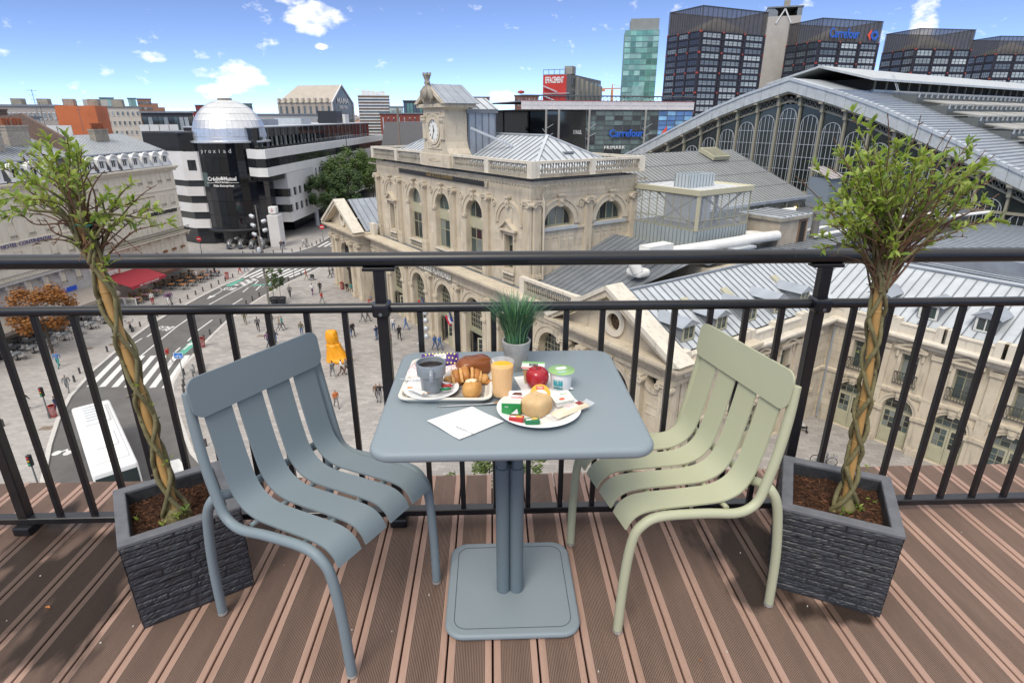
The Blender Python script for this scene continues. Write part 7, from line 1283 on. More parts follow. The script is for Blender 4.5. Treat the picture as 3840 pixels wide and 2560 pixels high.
# ------------------------------------------------------------ terrace
PIT = .137; X0 = -.0135
def plankmesh(y0, y1):
    h = (PIT-.006)/2; prof = [(-h, -.022), (-h, -.002), (-h+.002, 0)]; gx = .0455; n = 19; st = 2*gx/n
    prof.append((-gx, 0))
    for k in range(n): a = -gx+k*st; prof += [(a+st*.5, 0), (a+st*.53, -.005), (a+st*.96, -.005), (a+st, 0)]
    prof += [(h-.002, 0), (h, -.002), (h, -.022)]
    vs = [(x, y, z) for y in (y0, y1) for x, z in prof]; m = len(prof); fs = [(i, i+1, m+i+1, m+i) for i in range(m-1)]; mi = [1 if -gx-1e-6 <= (prof[i][0]+prof[i+1][0])/2 <= gx else 0 for i in range(m-1)]
    return vs, fs, mi
def deckmat(name, c, c2, rough):
    m = M(name, c, rough, spec=.25, rnd=.07); t = m.node_tree; b = t.nodes['Principled BSDF']; src = b.inputs['Base Color'].links[0].from_socket; g = t.nodes.new('ShaderNodeNewGeometry')
    mp = t.nodes.new('ShaderNodeMapping'); mp.inputs['Scale'].default_value = (9, 1.2, 1); t.links.new(g.outputs['Position'], mp.inputs[0]); n = t.nodes.new('ShaderNodeTexNoise'); n.inputs['Scale'].default_value = 2.2; n.inputs['Detail'].default_value = 9; n.inputs['Roughness'].default_value = .7; t.links.new(mp.outputs[0], n.inputs['Vector'])
    x = t.nodes.new('ShaderNodeMix'); x.data_type = 'RGBA'; r = t.nodes.new('ShaderNodeMapRange'); r.inputs[1].default_value = .35; r.inputs[2].default_value = .72; t.links.new(n.outputs['Fac'], r.inputs[0]); t.links.new(r.outputs[0], x.inputs[0]); t.links.new(src, x.inputs[6]); x.inputs[7].default_value = (*c2, 1)
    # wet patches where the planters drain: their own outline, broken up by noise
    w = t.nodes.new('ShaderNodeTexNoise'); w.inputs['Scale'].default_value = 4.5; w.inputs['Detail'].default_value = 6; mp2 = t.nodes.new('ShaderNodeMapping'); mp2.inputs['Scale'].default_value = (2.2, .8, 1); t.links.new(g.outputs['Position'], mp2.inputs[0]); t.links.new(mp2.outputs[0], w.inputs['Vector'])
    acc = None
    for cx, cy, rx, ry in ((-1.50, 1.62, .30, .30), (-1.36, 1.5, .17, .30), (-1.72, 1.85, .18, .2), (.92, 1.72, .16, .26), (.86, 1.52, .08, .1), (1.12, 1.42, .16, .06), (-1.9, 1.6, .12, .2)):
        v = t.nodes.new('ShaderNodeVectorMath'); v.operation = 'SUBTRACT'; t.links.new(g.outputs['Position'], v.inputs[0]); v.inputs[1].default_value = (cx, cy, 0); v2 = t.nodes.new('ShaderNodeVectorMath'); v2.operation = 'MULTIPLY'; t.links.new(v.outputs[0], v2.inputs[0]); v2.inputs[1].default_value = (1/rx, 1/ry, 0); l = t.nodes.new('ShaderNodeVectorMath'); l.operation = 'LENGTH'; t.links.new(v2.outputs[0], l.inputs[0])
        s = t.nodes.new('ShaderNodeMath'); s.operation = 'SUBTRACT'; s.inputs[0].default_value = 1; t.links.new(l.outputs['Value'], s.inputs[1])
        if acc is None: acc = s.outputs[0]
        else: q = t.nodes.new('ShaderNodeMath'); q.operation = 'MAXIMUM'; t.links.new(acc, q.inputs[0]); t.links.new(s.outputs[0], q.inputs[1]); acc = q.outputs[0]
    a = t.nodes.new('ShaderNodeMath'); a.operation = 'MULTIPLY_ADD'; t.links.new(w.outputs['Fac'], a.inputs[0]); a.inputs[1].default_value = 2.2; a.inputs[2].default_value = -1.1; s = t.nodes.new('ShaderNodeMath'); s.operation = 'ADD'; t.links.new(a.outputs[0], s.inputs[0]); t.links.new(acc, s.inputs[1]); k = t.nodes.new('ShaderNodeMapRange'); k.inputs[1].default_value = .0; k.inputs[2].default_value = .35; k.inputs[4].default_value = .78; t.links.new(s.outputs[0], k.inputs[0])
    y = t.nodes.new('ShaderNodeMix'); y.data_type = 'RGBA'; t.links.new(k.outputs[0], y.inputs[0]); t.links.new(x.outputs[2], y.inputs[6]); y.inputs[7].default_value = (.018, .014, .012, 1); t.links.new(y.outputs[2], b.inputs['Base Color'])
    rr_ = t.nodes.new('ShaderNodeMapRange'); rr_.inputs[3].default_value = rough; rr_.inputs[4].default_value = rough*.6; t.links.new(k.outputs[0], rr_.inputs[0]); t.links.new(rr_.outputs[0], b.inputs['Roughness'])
    return m
DKA = deckmat('deck_smooth', (.42, .275, .215), (.31, .195, .145), .62); DKB = deckmat('deck_ribbed', (.27, .185, .145), (.20, .138, .108), .7)
tb_ = MB().box((-14, -8, GZ-.2), (14, 2.22, -.06)).build('terrace', M('terrace_block', (.03, .028, .027), .9)); tag(tb_, 'terrace of brown ribbed decking boards', kind='structure')
vs, fs, mi = plankmesh(-1.5, 2.24); me = bpy.data.meshes.new('plank'); me.from_pydata(vs, [], fs); me.materials.append(DKA); me.materials.append(DKB); me.polygons.foreach_set('material_index', mi); me.update()
for k in range(-22, 24): inst('plank', me, tb_, (X0+k*PIT+PIT/2, R.uniform(-.004, .004), 0))
LEAF = M('dry_leaf', (.35, .13, .03), .8)
for x, y, s in ((-1.62, 1.47, .012), (-1.47, 1.52, .012), (-1.66, 1.33, .008), (.6, 1.25, .005)): MB().add([(-s, 0, 0), (0, s*.5, s*.3), (s*1.2, 0, s*.2), (0, -s*.5, s*.35)], [(0, 1, 2, 3)]).build('fallen_leaf', LEAF, tb_, loc=(x, y, .003), rz=R.uniform(0, 6))
PEB = M('crumb', (.5, .48, .42), .8)
for k in range(46): s = R.uniform(.0012, .003); inst('grit', MB().box((-1, -1, -1), (1, 1, 1)).mesh('grit', PEB) if k == 0 else bpy.data.meshes['grit'], tb_, (R.uniform(-1.6, 2.1), R.uniform(1.0, 1.95), .002), (0, 0, R.uniform(0, 3)), (s, s*.7, s*.6))
# ------------------------------------------------------------ railing
rl = empty('guard_railing', (0, 1.925, 0), 0, 'black metal guard railing with square balusters along the terrace edge', 'railing')
RB = M('railing_black', (.010, .010, .012), .33, .0, spec=.55, var=.25, vs=30, bump=.04, bs=250)
MB().tube([(-4, 0, 1.058), (4, 0, 1.058)], .0245, 24).build('handrail', RB, rl, smooth=40); MB().tube([(-4, 0, .889), (4, 0, .889)], .017, 16).build('mid_rail', RB, rl, smooth=40)
MB().box((-4, -.02, .035), (4, .02, .062)).build('bottom_rail', RB, rl, bevel=(.003, 1))
PX = (-1.815, -.38, 1.146, 2.6)
for x in PX:
    MB().box((x-.019, -.019, .03), (x+.019, .019, 1.03)).build('post', RB, rl, bevel=(.003, 1)); MB().box((x-.054, -.022, 1.022), (x+.054, .022, 1.034)).build('saddle_plate', RB, rl, bevel=(.002, 1)); MB().box((x-.03, -.042, .863), (x+.03, .03, .914)).build('clamp', RB, rl, bevel=(.012, 3)); MB().tube([(x, -.045, .878), (x, -.04, .878)], .006, 10).build('clamp_bolt', GRY, rl); MB().box((x-.032, -.045, .0), (x+.032, .045, .036)).build('post_foot', RB, rl, bevel=(.006, 2))
bal_ = MB().box((-.0095, -.0095, .06), (.0095, .0095, .876)).mesh('baluster', RB, None, (.0015, 1))
for a, b in zip((-2.9,)+PX, PX+(3.6,)):
    n = 9 if abs(b-a-1.167) < .1 else 10; n = max(1, round((b-a)/.128)-1) 
    for k in range(1, n+1): inst('baluster', bal_, rl, (a+(b-a)*k/(n+1), 0, 0))
MB().tube([(1.02, 0, 1.058), (1.022, 0, 1.058)], .0252, 24).build('handrail_sleeve', M('sleeve_grey', (.03, .03, .03), .6), rl, smooth=40)
# ------------------------------------------------------------ chairs
def chair(label, mcol, loc, rz):
    c = empty('metal_chair', loc, rz, label, 'chair', None); tr = .0145
    prof = [(.046, .83), (.051, .79), (.06, .72), (.076, .63), (.096, .54), (.113, .485), (.136, .45), (.166, .43), (.21, .42), (.27, .422), (.35, .428), (.42, .433), (.465, .432), (.493, .422), (.512, .404), (.522, .383)]
    P = smooth_path([(0, a, b) for a, b in prof], 3); n = len(P); th = .003
    for k in range(4):
        xc = -.1575+k*.105; w = .0425; mb = MB(); vs = []
        for i, p in enumerate(P):
            t = (P[min(i+1, n-1)]-P[max(i-1, 0)]).normalized(); nn = V((0, t.z, -t.y)); nn = nn if True else nn
            vs += [(xc-w, p.y+nn.y*th, p.z+nn.z*th), (xc+w, p.y+nn.y*th, p.z+nn.z*th), (xc+w, p.y-nn.y*th, p.z-nn.z*th), (xc-w, p.y-nn.y*th, p.z-nn.z*th)]
        fs = [(4*i+j, 4*i+(j+1) % 4, 4*i+4+(j+1) % 4, 4*i+4+j) for i in range(n-1) for j in range(4)]+[(3, 2, 1, 0), (4*n-4, 4*n-3, 4*n-2, 4*n-1)]; mb.add(vs, fs); mb.build('slat', mcol, c, smooth=40)
    # head panel on the front of the slats
    hw_, h0, h1, r = .232, .0, .118, .032; poly = []
    for cx, cz, a0 in ((hw_-r, h1-r, 0), (-hw_+r, h1-r, 90), (-hw_+r, h0+r, 180), (hw_-r, h0+r, 270)):
        for k in range(7): a = rad(a0+15*k); poly.append((cx+r*math.cos(a), cz+r*math.sin(a)))
    lean = math.atan2(.015, .118); O = V((0, .0635, .716)); U_ = V((0, -math.sin(lean), math.cos(lean))); N_ = V((0, math.cos(lean), math.sin(lean))); Fh = lambda a, z, d=0: O+V((a, 0, 0))+U_*z+N_*d
    MB().slab(Fh, poly, .003, .0085).build('head_panel', mcol, c)
    for s in (-1, 1):
        x = s*.232; fr = smooth_path([(s*.206, .525, .012), (s*.209, .52, .20), (s*.213, .506, .35), (s*.217, .478, .405), (s*.22, .42, .424), (s*.226, .28, .41), (x, .19, .396), (x, .14, .40), (x, .108, .425), (x, .09, .48), (x, .068, .58), (s*.228, .05, .69), (s*.222, .04, .79)], 5)
        MB().tube(fr, tr, 14).build('side_frame', mcol, c, smooth=50)
        lg = smooth_path([(s*.24, .0, .012), (s*.243, .012, .2), (s*.244, .034, .35), (s*.243, .052, .42), (s*.236, .070, .456), (s*.222, .080, .468), (s*.2, .084, .462), (s*.16, .086, .450), (s*.12, .086, .448)], 6); MB().tube(lg, tr, 14).build('rear_leg', mcol, c, smooth=50)
        for p in ((s*.206, .525), (s*.24, 0)): MB().lathe([(.0145, 0), (.0155, .004), (.0145, .010)], 16, (*p, 0)).build('glide', M('glide_steel', (.6, .6, .58), .3, .6), c, smooth=40)
    MB().tube([(-.14, .086, .448), (.14, .086, .448)], tr*.9, 12).build('rear_cross_tube', mcol, c, smooth=50)
    for y, z in ((.20, .405), (.40, .415)): MB().tube([(-.214, y, z), (.214, y, z)], .008, 10).build('seat_rail', mcol, c, smooth=50)
    return c
BLU = M('chair_blue', (.19, .235, .255), .5, spec=.35, bump=.05, bs=700); GRE = M('chair_green', (.44, .45, .305), .5, spec=.35, bump=.05, bs=700); TBL = M('table_blue', (.225, .268, .29), .48, spec=.35, bump=.05, bs=700)
def seat_at(rear_mid, front_mid): d = V(front_mid)-V(rear_mid); return math.atan2(d.y, d.x)-math.pi/2
chair('blue grey slatted metal chair left of the table', BLU, (-.762, 1.682, .003), seat_at((-.762, 1.682), (-.301, 1.405)))
chair('pale green slatted metal chair right of the table', GRE, (.838, 1.684, .003), seat_at((.838, 1.684), (.304, 1.556)))
# ------------------------------------------------------------ table
tab = empty('bistro_table', (.045, 1.548, .003), 0, 'square blue grey metal bistro table on a tube column', 'table')
def rrect(w, d, r, n=8): return [(sx*(w/2-r)+r*math.cos(rad(a0+90*k/n)), sy*(d/2-r)+r*math.sin(rad(a0+90*k/n))) for sx, sy, a0 in ((1, 1, 0), (-1, 1, 90), (-1, -1, 180), (1, -1, 270)) for k in range(n+1)]
def rounded_slab(w, d, r, z0, z1, e, n=5):
    mb = MB(); P = rrect(w, d, r); m = len(P); L_ = []
    prof = [(e-e*math.cos(rad(90*k/n)), z0+e-e*math.sin(rad(90*k/n))) for k in range(n, -1, -1)]; prof = [(e*(1-math.cos(rad(90*k/n))), z0+e*(1-math.sin(rad(90*k/n)))) for k in range(n, -1, -1)]+[(e*(1-math.cos(rad(90*k/n))), z1-e*(1-math.sin(rad(90*k/n)))) for k in range(n+1)]
    for t, z in prof: q = [(x*(1-2*t/w), y*(1-2*t/d), z) for x, y in P]; L_ += q
    k = len(prof); fs = [(i*m+j, i*m+(j+1) % m, (i+1)*m+(j+1) % m, (i+1)*m+j) for i in range(k-1) for j in range(m)]+[tuple(range(m-1, -1, -1)), tuple(range((k-1)*m, k*m))]; return mb.add(L_, fs)
rounded_slab(.712, .66, .055, .713, .742, .012).build('table_top', TBL, tab, smooth=35)
rounded_slab(.425, .42, .06, 0, .022, .01).build('base_plate', TBL, tab, smooth=35, loc=(.005, 0, 0)); ip = rrect(.37, .365, .04); iq = rrect(.366, .361, .038); MB().ring(lambda a, b, d=0: V((a+.005, b, .0222+d)), ip, iq, 0, .0006).build('base_groove', M('groove_dark', (.05, .07, .08), .6), tab)
TBC = M('column_blue', (.135, .175, .195), .45, spec=.35)
for a in (45, 135, 225, 315):
    dx, dy = math.cos(rad(a)), math.sin(rad(a)); MB().tube([(dx*.031, dy*.031, .02), (dx*.031, dy*.031, .50)], .0225, 18).build('column_tube', TBC, tab, smooth=50)
    MB().tube(smooth_path([(dx*.031, dy*.031, .46), (dx*.034, dy*.034, .52), (dx*.046, dy*.046, .60), (dx*.07, dy*.07, .67), (dx*.11, dy*.11, .712)], 6), .0175, 16).build('column_arm', TBC, tab, smooth=50)
MB().box((-.03, -.03, .02), (.03, .03, .495)).build('column_core', M('core_dark', (.03, .045, .055), .6), tab)
# ------------------------------------------------------------ planters
PLB = M('planter_black', (.036, .038, .043), .5, spec=.5, var=.3, vs=25, bump=.6, bs=60, rnd=.14); PLR = M('planter_rim', (.125, .128, .138), .55, var=.2, vs=18, bump=.3, bs=50)
def planter(label, loc, rz, s=.335, h=.318):
    p = empty('planter', loc, rz, label, 'planter'); a, b = s/2, s/2*.975
    MB().add([(x*t, y*t, z) for t, z in ((b, 0), (a-.006, h-.004), (a-.034, h-.004), (a-.036, h-.05), (a-.036, .05)) for x, y in ((-1, -1), (1, -1), (1, 1), (-1, 1))], [(4*i+j, 4*i+(j+1) % 4, 4*i+4+(j+1) % 4, 4*i+4+j) for i in range(4) for j in range(4)]).build('planter_body', PLB, p)
    MB().ring(lambda u, v, d=0: V((u, v, h-.006+d)), [(-a+.033, -a+.033), (a-.033, -a+.033), (a-.033, a-.033), (-a+.033, a-.033)], [(-a-.002, -a-.002), (a+.002, -a-.002), (a+.002, a+.002), (-a-.002, a+.002)], 0, .012).build('planter_rim', PLR, p, bevel=(.004, 2))
    for f in range(4):
        rot = Matrix.Rotation(f*math.pi/2, 4, 'Z'); z = .004; row = 0
        while z < h-.012:
            ch = min(R.uniform(.019, .027), h-.008-z); u = -1.0; 
            while u < .999:
                w = R.uniform(.5, 1.2); v = min(1.0, u+w); v = 1.0 if 1-v < .15 else v
                def hx(zz): return b+(a-b)*zz/h
                n1, n2 = 16, 5; j = R.uniform(.0012, .003); sd = R.uniform(0, 99); pts = []
                for q in range(n2+1):
                    for i in range(n1+1):
                        uu = u+(v-u)*(.012+.976*i/n1); zz = z+.0012+(ch-.0024)*q/n2; e_ = (0 if i in (0, n1) or q in (0, n2) else 1); dp = hx(zz)+(.0005 if not e_ else j+R.uniform(-.0013, .0016)); pts.append(rot @ V((uu*hx(zz), -dp, zz+(R.uniform(-.001, .001)))))
                MB().add(pts, [(q*(n1+1)+i, q*(n1+1)+i+1, (q+1)*(n1+1)+i+1, (q+1)*(n1+1)+i) for q in range(n2) for i in range(n1)]).build('stone', PLB, p); u = v
            z += ch; row += 1
    SOI = M('soil', (.035, .02, .014), .95, spec=.1, col2=(.07, .035, .02), vs=45, bump=1.0, bs=70); q_ = a-.034
    MB().grid(lambda u, v: (-q_+2*q_*u, -q_+2*q_*v, h-.045+.012*math.sin(9*u+4*v)*math.sin(7*v)+R.uniform(-.003, .003)), 24, 24).build('soil', SOI, p)
    ch_ = MB(); 
    for k in range(1500):
        c = V((R.uniform(-q_, q_)*.97, R.uniform(-q_, q_)*.97, 0)); u, v = (c.x/q_+1)/2, (c.y/q_+1)/2; c.z = h-.043+.012*math.sin(9*u+4*v)*math.sin(7*v)+R.uniform(0, .007); d = V((R.gauss(0, 1), R.gauss(0, 1), R.gauss(0, .35))).normalized(); x_, y_ = perp(d); l, w = R.uniform(.004, .014), R.uniform(.001, .003); ch_.mat(R.randrange(3)); ch_.add([c-d*l, c-y_*w, c+d*l, c+y_*w+x_*.001], [(0, 1, 2, 3)])
    ck = ch_.build('bark_mulch', [M('mulch_a', (.10, .045, .025), .9), M('mulch_b', (.05, .026, .018), .9), M('mulch_c', (.19, .085, .045), .9)], p); tag(ck, kind='stuff')
    return p
planter('black stone-textured planter left of the blue chair', (-1.058, 1.649, .002), rad(32.6)); planter('black stone-textured planter right of the green chair', (1.155, 1.612, .002), rad(-26.7), .342)
# ------------------------------------------------------------ braided willows
CANE = M('bamboo_cane', (.42, .25, .085), .45, var=.18, vs=14); STM = M('willow_stem', (.155, .135, .06), .75, var=.35, vs=30, bump=.4, bs=160); TWG = M('willow_twig', (.13, .065, .035), .7, var=.3, vs=40)
def leafm(n, c, t_):
    m = M(n, c, .5, spec=.35, var=.18, vs=30, rnd=.16, Subsurface_Weight=.0); t = m.node_tree; b = t.nodes['Principled BSDF']; o = t.nodes['Material Output']; tr = t.nodes.new('ShaderNodeBsdfTranslucent'); tr.inputs[0].default_value = (*t_, 1); mx = t.nodes.new('ShaderNodeMixShader'); mx.inputs[0].default_value = .38; t.links.new(b.outputs[0], mx.inputs[1]); t.links.new(tr.outputs[0], mx.inputs[2]); t.links.new(mx.outputs[0], o.inputs['Surface']); return m
LFS = [leafm('willow_leaf_a', (.26, .36, .055), (.46, .58, .08)), leafm('willow_leaf_b', (.36, .44, .11), (.55, .62, .14)), leafm('willow_leaf_c', (.15, .25, .045), (.30, .42, .06))]
def leafmesh(m):
    st = [(0, .06), (.18, .5), (.45, 1.0), (.72, .72), (1, .03)]; mb = MB(); vs = []
    for t, w in st: c = V((t, 0, .10*math.sin(t*2.6)-.16*t*t)); vs += [c+V((0, -w*.17, .05*w)), c, c+V((0, w*.17, .05*w))]
    return mb.add(vs, [(3*i+j, 3*i+j+1, 3*i+4+j, 3*i+3+j) for i in range(4) for j in (0, 1)]).mesh('leaf', m, True)
LMS = [leafmesh(m) for m in LFS]
def willow(label, base, neck, leafy, bare, sprouts, nmax, spread):
    t = empty('braided_willow', base, 0, label, 'tree'); B = V(base); ax = [V((0, 0, 0)), (V(neck)-B)*.5+V((.012, 0, 0)), V(neck)-B]
    def axis(s): return ax[0].lerp(ax[1], s*2) if s < .5 else ax[1].lerp(ax[2], s*2-1)
    cp = [axis(k/14*1.02)+V((0, 0, 0)) for k in range(15)]; MB().tube(cp, .0125, 12).build('cane', CANE, t, smooth=50)
    for k in (.12, .30, .47, .63, .8): MB().lathe([(.0128, -.003), (.0142, 0), (.0128, .003)], 12, axis(k)).build('cane_node', CANE, t, smooth=60)
    for q in range(4):
        sg = 1 if q % 2 == 0 else -1; ph = (0, .3, math.pi, math.pi+.3)[q]; pts = []; rs = []
        for k in range(73):
            s = k/72; a = ph+sg*s*2*math.pi*2.6; r = .0205+.003*math.sin(s*40+q)+(.02*(1-s/.12) if s < .12 else 0); pts.append(axis(s)+V((math.cos(a)*r, math.sin(a)*r*.9, -.004 if k == 0 else 0))); rs.append((.0078-.0027*s)*(1+.07*math.sin(k*2.3+q)))
        st_ = MB().tube(pts, rs, 9)
        for k in range(6, 70, 7): p = pts[k]; st_.tube([p, p+V((R.uniform(-1, 1), R.uniform(-1, 1), .3)).normalized()*.013], [.004, .0015], 5)
        st_.build('stem', STM, t, smooth=60)
    MB().lathe([(.034, -.012), (.036, .01), (.026, .03), (.018, .045)], 12).build('stump', STM, t, smooth=60)
    slots = []; nk = V(neck)
    def branch(tip, r0, n, leaf0, dens, mt, sag=.0, start=None):
        s0 = (start if start is not None else R.uniform(.86, 1.0)); a = R.uniform(0, 6.28); o = axis(s0)+B+V((math.cos(a)*.02, math.sin(a)*.02, 0)); d = tip-o; mid = o+d*.45+V((R.uniform(-.02, .02), R.uniform(-.03, .03), .03+R.uniform(-.02, .02)-sag)); P = smooth_path([o, o+d*.15+V((0, 0, .022)), mid, o+d*.75+V((0, 0, .02)), tip], 5); m_ = len(P)
        mb = MB().tube([p-B for p in P], [max(.0011, r0*(1-.85*i/m_)) for i in range(m_)], 6)
        for i in range(3, m_-1, 3): mb.tube([P[i]-B, P[i]-B+V((R.uniform(-1, 1), R.uniform(-1, 1), R.uniform(-.2, 1))).normalized()*.012], [.002, .0008], 4)
        mb.build('branch', mt, t, smooth=60)
        for i in range(int(m_*leaf0), m_):
            tg = (P[min(i+1, m_-1)]-P[i-1]).normalized()
            for k in range(dens if i < m_-2 else dens+3):
                x_, y_ = perp(tg); a = R.uniform(0, 6.28); out = x_*math.cos(a)+y_*math.sin(a); slots.append((P[i].lerp(P[i-1], R.random()), (tg*R.uniform(.25, .9)+out*R.uniform(.5, 1.0)+V((0, 0, .28))).normalized()))
    for tip, r0, l0, dn in leafy:
        branch(tip, r0, 0, l0, dn, STM)
        for k in range(spread): q = tip+V((R.uniform(-.06, .06), R.uniform(-.07, .07), R.uniform(-.045, .045))); branch(q, r0*.6, 0, l0+.12, dn, TWG)
    for tip in bare: branch(tip, .0034, 0, 1.1, 0, TWG)
    for p, n in sprouts:
        for k in range(n): slots.append((V(p)+V((R.uniform(-.012, .012), R.uniform(-.012, .012), R.uniform(-.008, .012))), V((R.uniform(-1, 1), R.uniform(-1, .4), R.uniform(.1, 1))).normalized()))
    R.shuffle(slots); slots = slots[:nmax]; rest = MB(); slots.sort(key=lambda s: (s[0]-EYE).length)
    for i, (p, d) in enumerate(slots):
        roll = R.uniform(-.9, .9); q = d.to_track_quat('X', 'Z'); L_ = R.uniform(.017, .036)*(1 if p.z > .9 else .75); w_ = R.choices((0, 1, 2), (5, 4, 3))[0]; M4 = Matrix.Translation(p-B) @ q.to_matrix().to_4x4() @ Matrix.Rotation(roll, 4, 'X') @ Matrix.Diagonal((L_, L_*R.uniform(.8, 1.1), L_, 1))
        if i % max(1, len(slots)//300) == 0 and i//max(1, len(slots)//300) < 300: o = bpy.data.objects.new('leaf', LMS[w_]); o.matrix_local = M4; link(o, t); o.matrix_local = M4
        else:
            n = len(rest.v); src = LMS[w_]; rest.mat(w_); rest.add([M4 @ v.co for v in src.vertices], [tuple(f.vertices) for f in src.polygons])
    fo_ = rest.build('foliage', LFS, t, smooth=True); tag(fo_, kind='stuff')
    return t
def zl(x, y, yd): return ony(x/2.413, 450+y/2.413, yd)
lt_ = [(zl(40, 640, 1.66), .0055, .5, 3), (zl(20, 720, 1.58), .005, .5, 3), (zl(120, 420, 1.6), .0055, .45, 3), (zl(190, 560, 1.52), .005, .4, 3), (zl(270, 280, 1.68), .0055, .45, 3), (zl(330, 560, 1.66), .005, .35, 3), (zl(440, 240, 1.62), .0055, .5, 3), (zl(500, 330, 1.55), .005, .4, 3), (zl(620, 250, 1.66), .006, .5, 4), (zl(690, 300, 1.58), .0055, .5, 4), (zl(770, 380, 1.64), .0055, .5, 3), (zl(660, 500, 1.52), .005, .35, 4), (zl(560, 560, 1.68), .005, .3, 3), (zl(1000, 640, 1.6), .0055, .55, 3), (zl(1200, 570, 1.62), .006, .6, 4), (zl(1130, 900, 1.56), .005, .55, 3), (zl(1370, 900, 1.6), .006, .65, 4), (zl(1250, 960, 1.63), .0055, .6, 4), (zl(900, 880, 1.56), .0045, .4, 3), (zl(760, 600, 1.7), .005, .3, 3), (zl(100, 780, 1.64), .005, .55, 2), (zl(240, 720, 1.7), .005, .5, 2)]
ba_ = [zl(290, 1140, 1.56), zl(330, 910, 1.6), zl(480, 1135, 1.55), zl(1110, 1260, 1.55), zl(1400, 690, 1.66), zl(1415, 590, 1.64), zl(1080, 1120, 1.66), zl(1290, 1215, 1.6), zl(850, 420, 1.6), zl(200, 270, 1.65), zl(740, 260, 1.6), zl(720, 1280, 1.53), zl(950, 460, 1.62), zl(1370, 800, 1.62), zl(560, 340, 1.6)]
sp_ = [(zl(700, 1150, 1.6), 16), (zl(820, 1180, 1.57), 16), (zl(960, 1300, 1.58), 16), (zl(940, 1360, 1.57), 9), (zl(1050, 1480, 1.58), 6), (ony(680, 1715, 1.6), 0), ((-1.035, 1.585, .30), 30), ((-1.0, 1.60, .31), 24), ((-1.06, 1.56, .285), 10), ((-1.15, 1.6, .283), 6), (ony(520, 1440, 1.6), 6), (ony(560, 1520, 1.59), 6), (ony(580, 1575, 1.59), 5), (ony(635, 1730, 1.6), 8)]
willow('braided willow with a sparse leafy crown in the planter beside the blue chair', (-1.042, 1.612, .275), (-1.108, 1.62, 1.235), lt_, ba_, sp_, 950, 1)
def zr(x, y, yd): return ony(2900+x/1.9596, 400+y/1.9596, yd)
lt_ = [(zr(710, 120, 1.6), .005, .6, 4)]
for x, y in ((480, 340), (530, 420), (600, 300), (690, 350), (760, 300), (840, 330), (900, 260), (960, 380), (1050, 400), (1100, 360), (1180, 400), (1290, 330), (1340, 420), (1420, 480), (1500, 460), (1540, 530), (1460, 600), (1560, 690), (1360, 640), (1260, 560), (1150, 520), (1040, 500), (920, 470), (820, 420), (700, 470), (600, 480), (500, 540), (480, 640), (560, 600), (660, 580), (760, 560), (880, 600), (1000, 600), (1120, 640), (1230, 680), (900, 520), (330, 730), (450, 760), (560, 740), (430, 870), (350, 950), (540, 850), (650, 800), (760, 880), (960, 860), (1080, 850), (1180, 900), (1270, 950), (700, 690), (820, 690), (640, 930), (860, 960)): lt_.append((zr(x, y, 1.57+R.uniform(-.12, .12)), .0048, .5, 3))
ba_ = [zr(x, y, 1.57+R.uniform(-.06, .06)) for x, y in ((840, 50), (1085, 65), (1165, 200), (1295, 170), (1310, 215), (1495, 275), (1560, 320), (1630, 355), (1615, 435), (1635, 515), (1660, 640), (1580, 735), (1525, 850), (1425, 960), (1140, 790), (160, 510), (270, 740), (400, 435), (440, 225), (510, 1150), (410, 1100))]
sp_ = [(zr(800, 1040, 1.56), 24), (zr(820, 1120, 1.55), 18), (zr(900, 1110, 1.54), 14), (zr(770, 980, 1.53), 30), (zr(710, 1280, 1.56), 3), ((1.2, 1.56, .29), 16), ((1.15, 1.545, .285), 12), ((1.27, 1.6, .285), 14), (ony(3255, 1760, 1.58), 8), (ony(3230, 1330, 1.57), 4)]
willow('braided willow with a dense bright green crown in the planter beside the green chair', (1.168, 1.585, .275), (1.092, 1.57, 1.15), lt_, ba_, sp_, 2300, 1)
tw = MB().tube(smooth_path([zl(660, 975, 1.605), zl(700, 950, 1.59), zl(760, 965, 1.588), zl(830, 950, 1.6), zl(800, 975, 1.62), zl(720, 985, 1.63), zl(660, 950, 1.615)], 5), .0022, 6); tag(tw.build('plastic_tie', M('tie_green', (.02, .15, .14), .4), None, smooth=60), 'dark green plastic tie round the top of the braided willow stem', 'plant tie')
# ------------------------------------------------------------ breakfast on the table
TZ = .745
def thing(name, label, cat, x, y, dz=0, rz=0, group=None): return empty(name, (x, y, TZ+dz), rad(rz), label, cat, group)
CER = M('white_ceramic', (.78, .78, .77), .15, spec=.5); CREAM = M('tray_cream', (.72, .69, .61), .35, var=.03, vs=30); PAP = M('white_paper', (.80, .80, .79), .9); STEEL = M('cutlery_steel', (.62, .62, .62), .16, 1.0)
def dish(w, d, r, prof):
    P = rrect(w, d, r); m = len(P); vs = [(x*(1-2*t/w), y*(1-2*t/d), z) for t, z in prof for x, y in P]; k = len(prof)
    return MB().add(vs, [(i*m+j, i*m+(j+1) % m, (i+1)*m+(j+1) % m, (i+1)*m+j) for i in range(k-1) for j in range(m)]+[tuple(range(m-1, -1, -1)), tuple(range((k-1)*m, k*m))])
tr = thing('serving_tray', 'cream plastic tray holding the coffee and pastries', 'tray', -.135, 1.622, 0, -2)
dish(.268, .296, .028, [(.014, 0), (.012, .002), (.0, .014), (0, .0175), (.003, .0185), (.009, .0175), (.018, .006), (.022, .005)]).build('tray_body', CREAM, tr, smooth=35)
lin = M('printed_liner', (.55, .52, .48), .8, col2=(.06, .05, .045), vs=26, det=7); rounded_slab(.22, .236, .006, .0052, .0058, .0002, 1).build('paper_liner', lin, tr); MB().box((-.085, -.128, .0062), (.10, -.122, .0068)).build('liner_edge', PAP, tr)
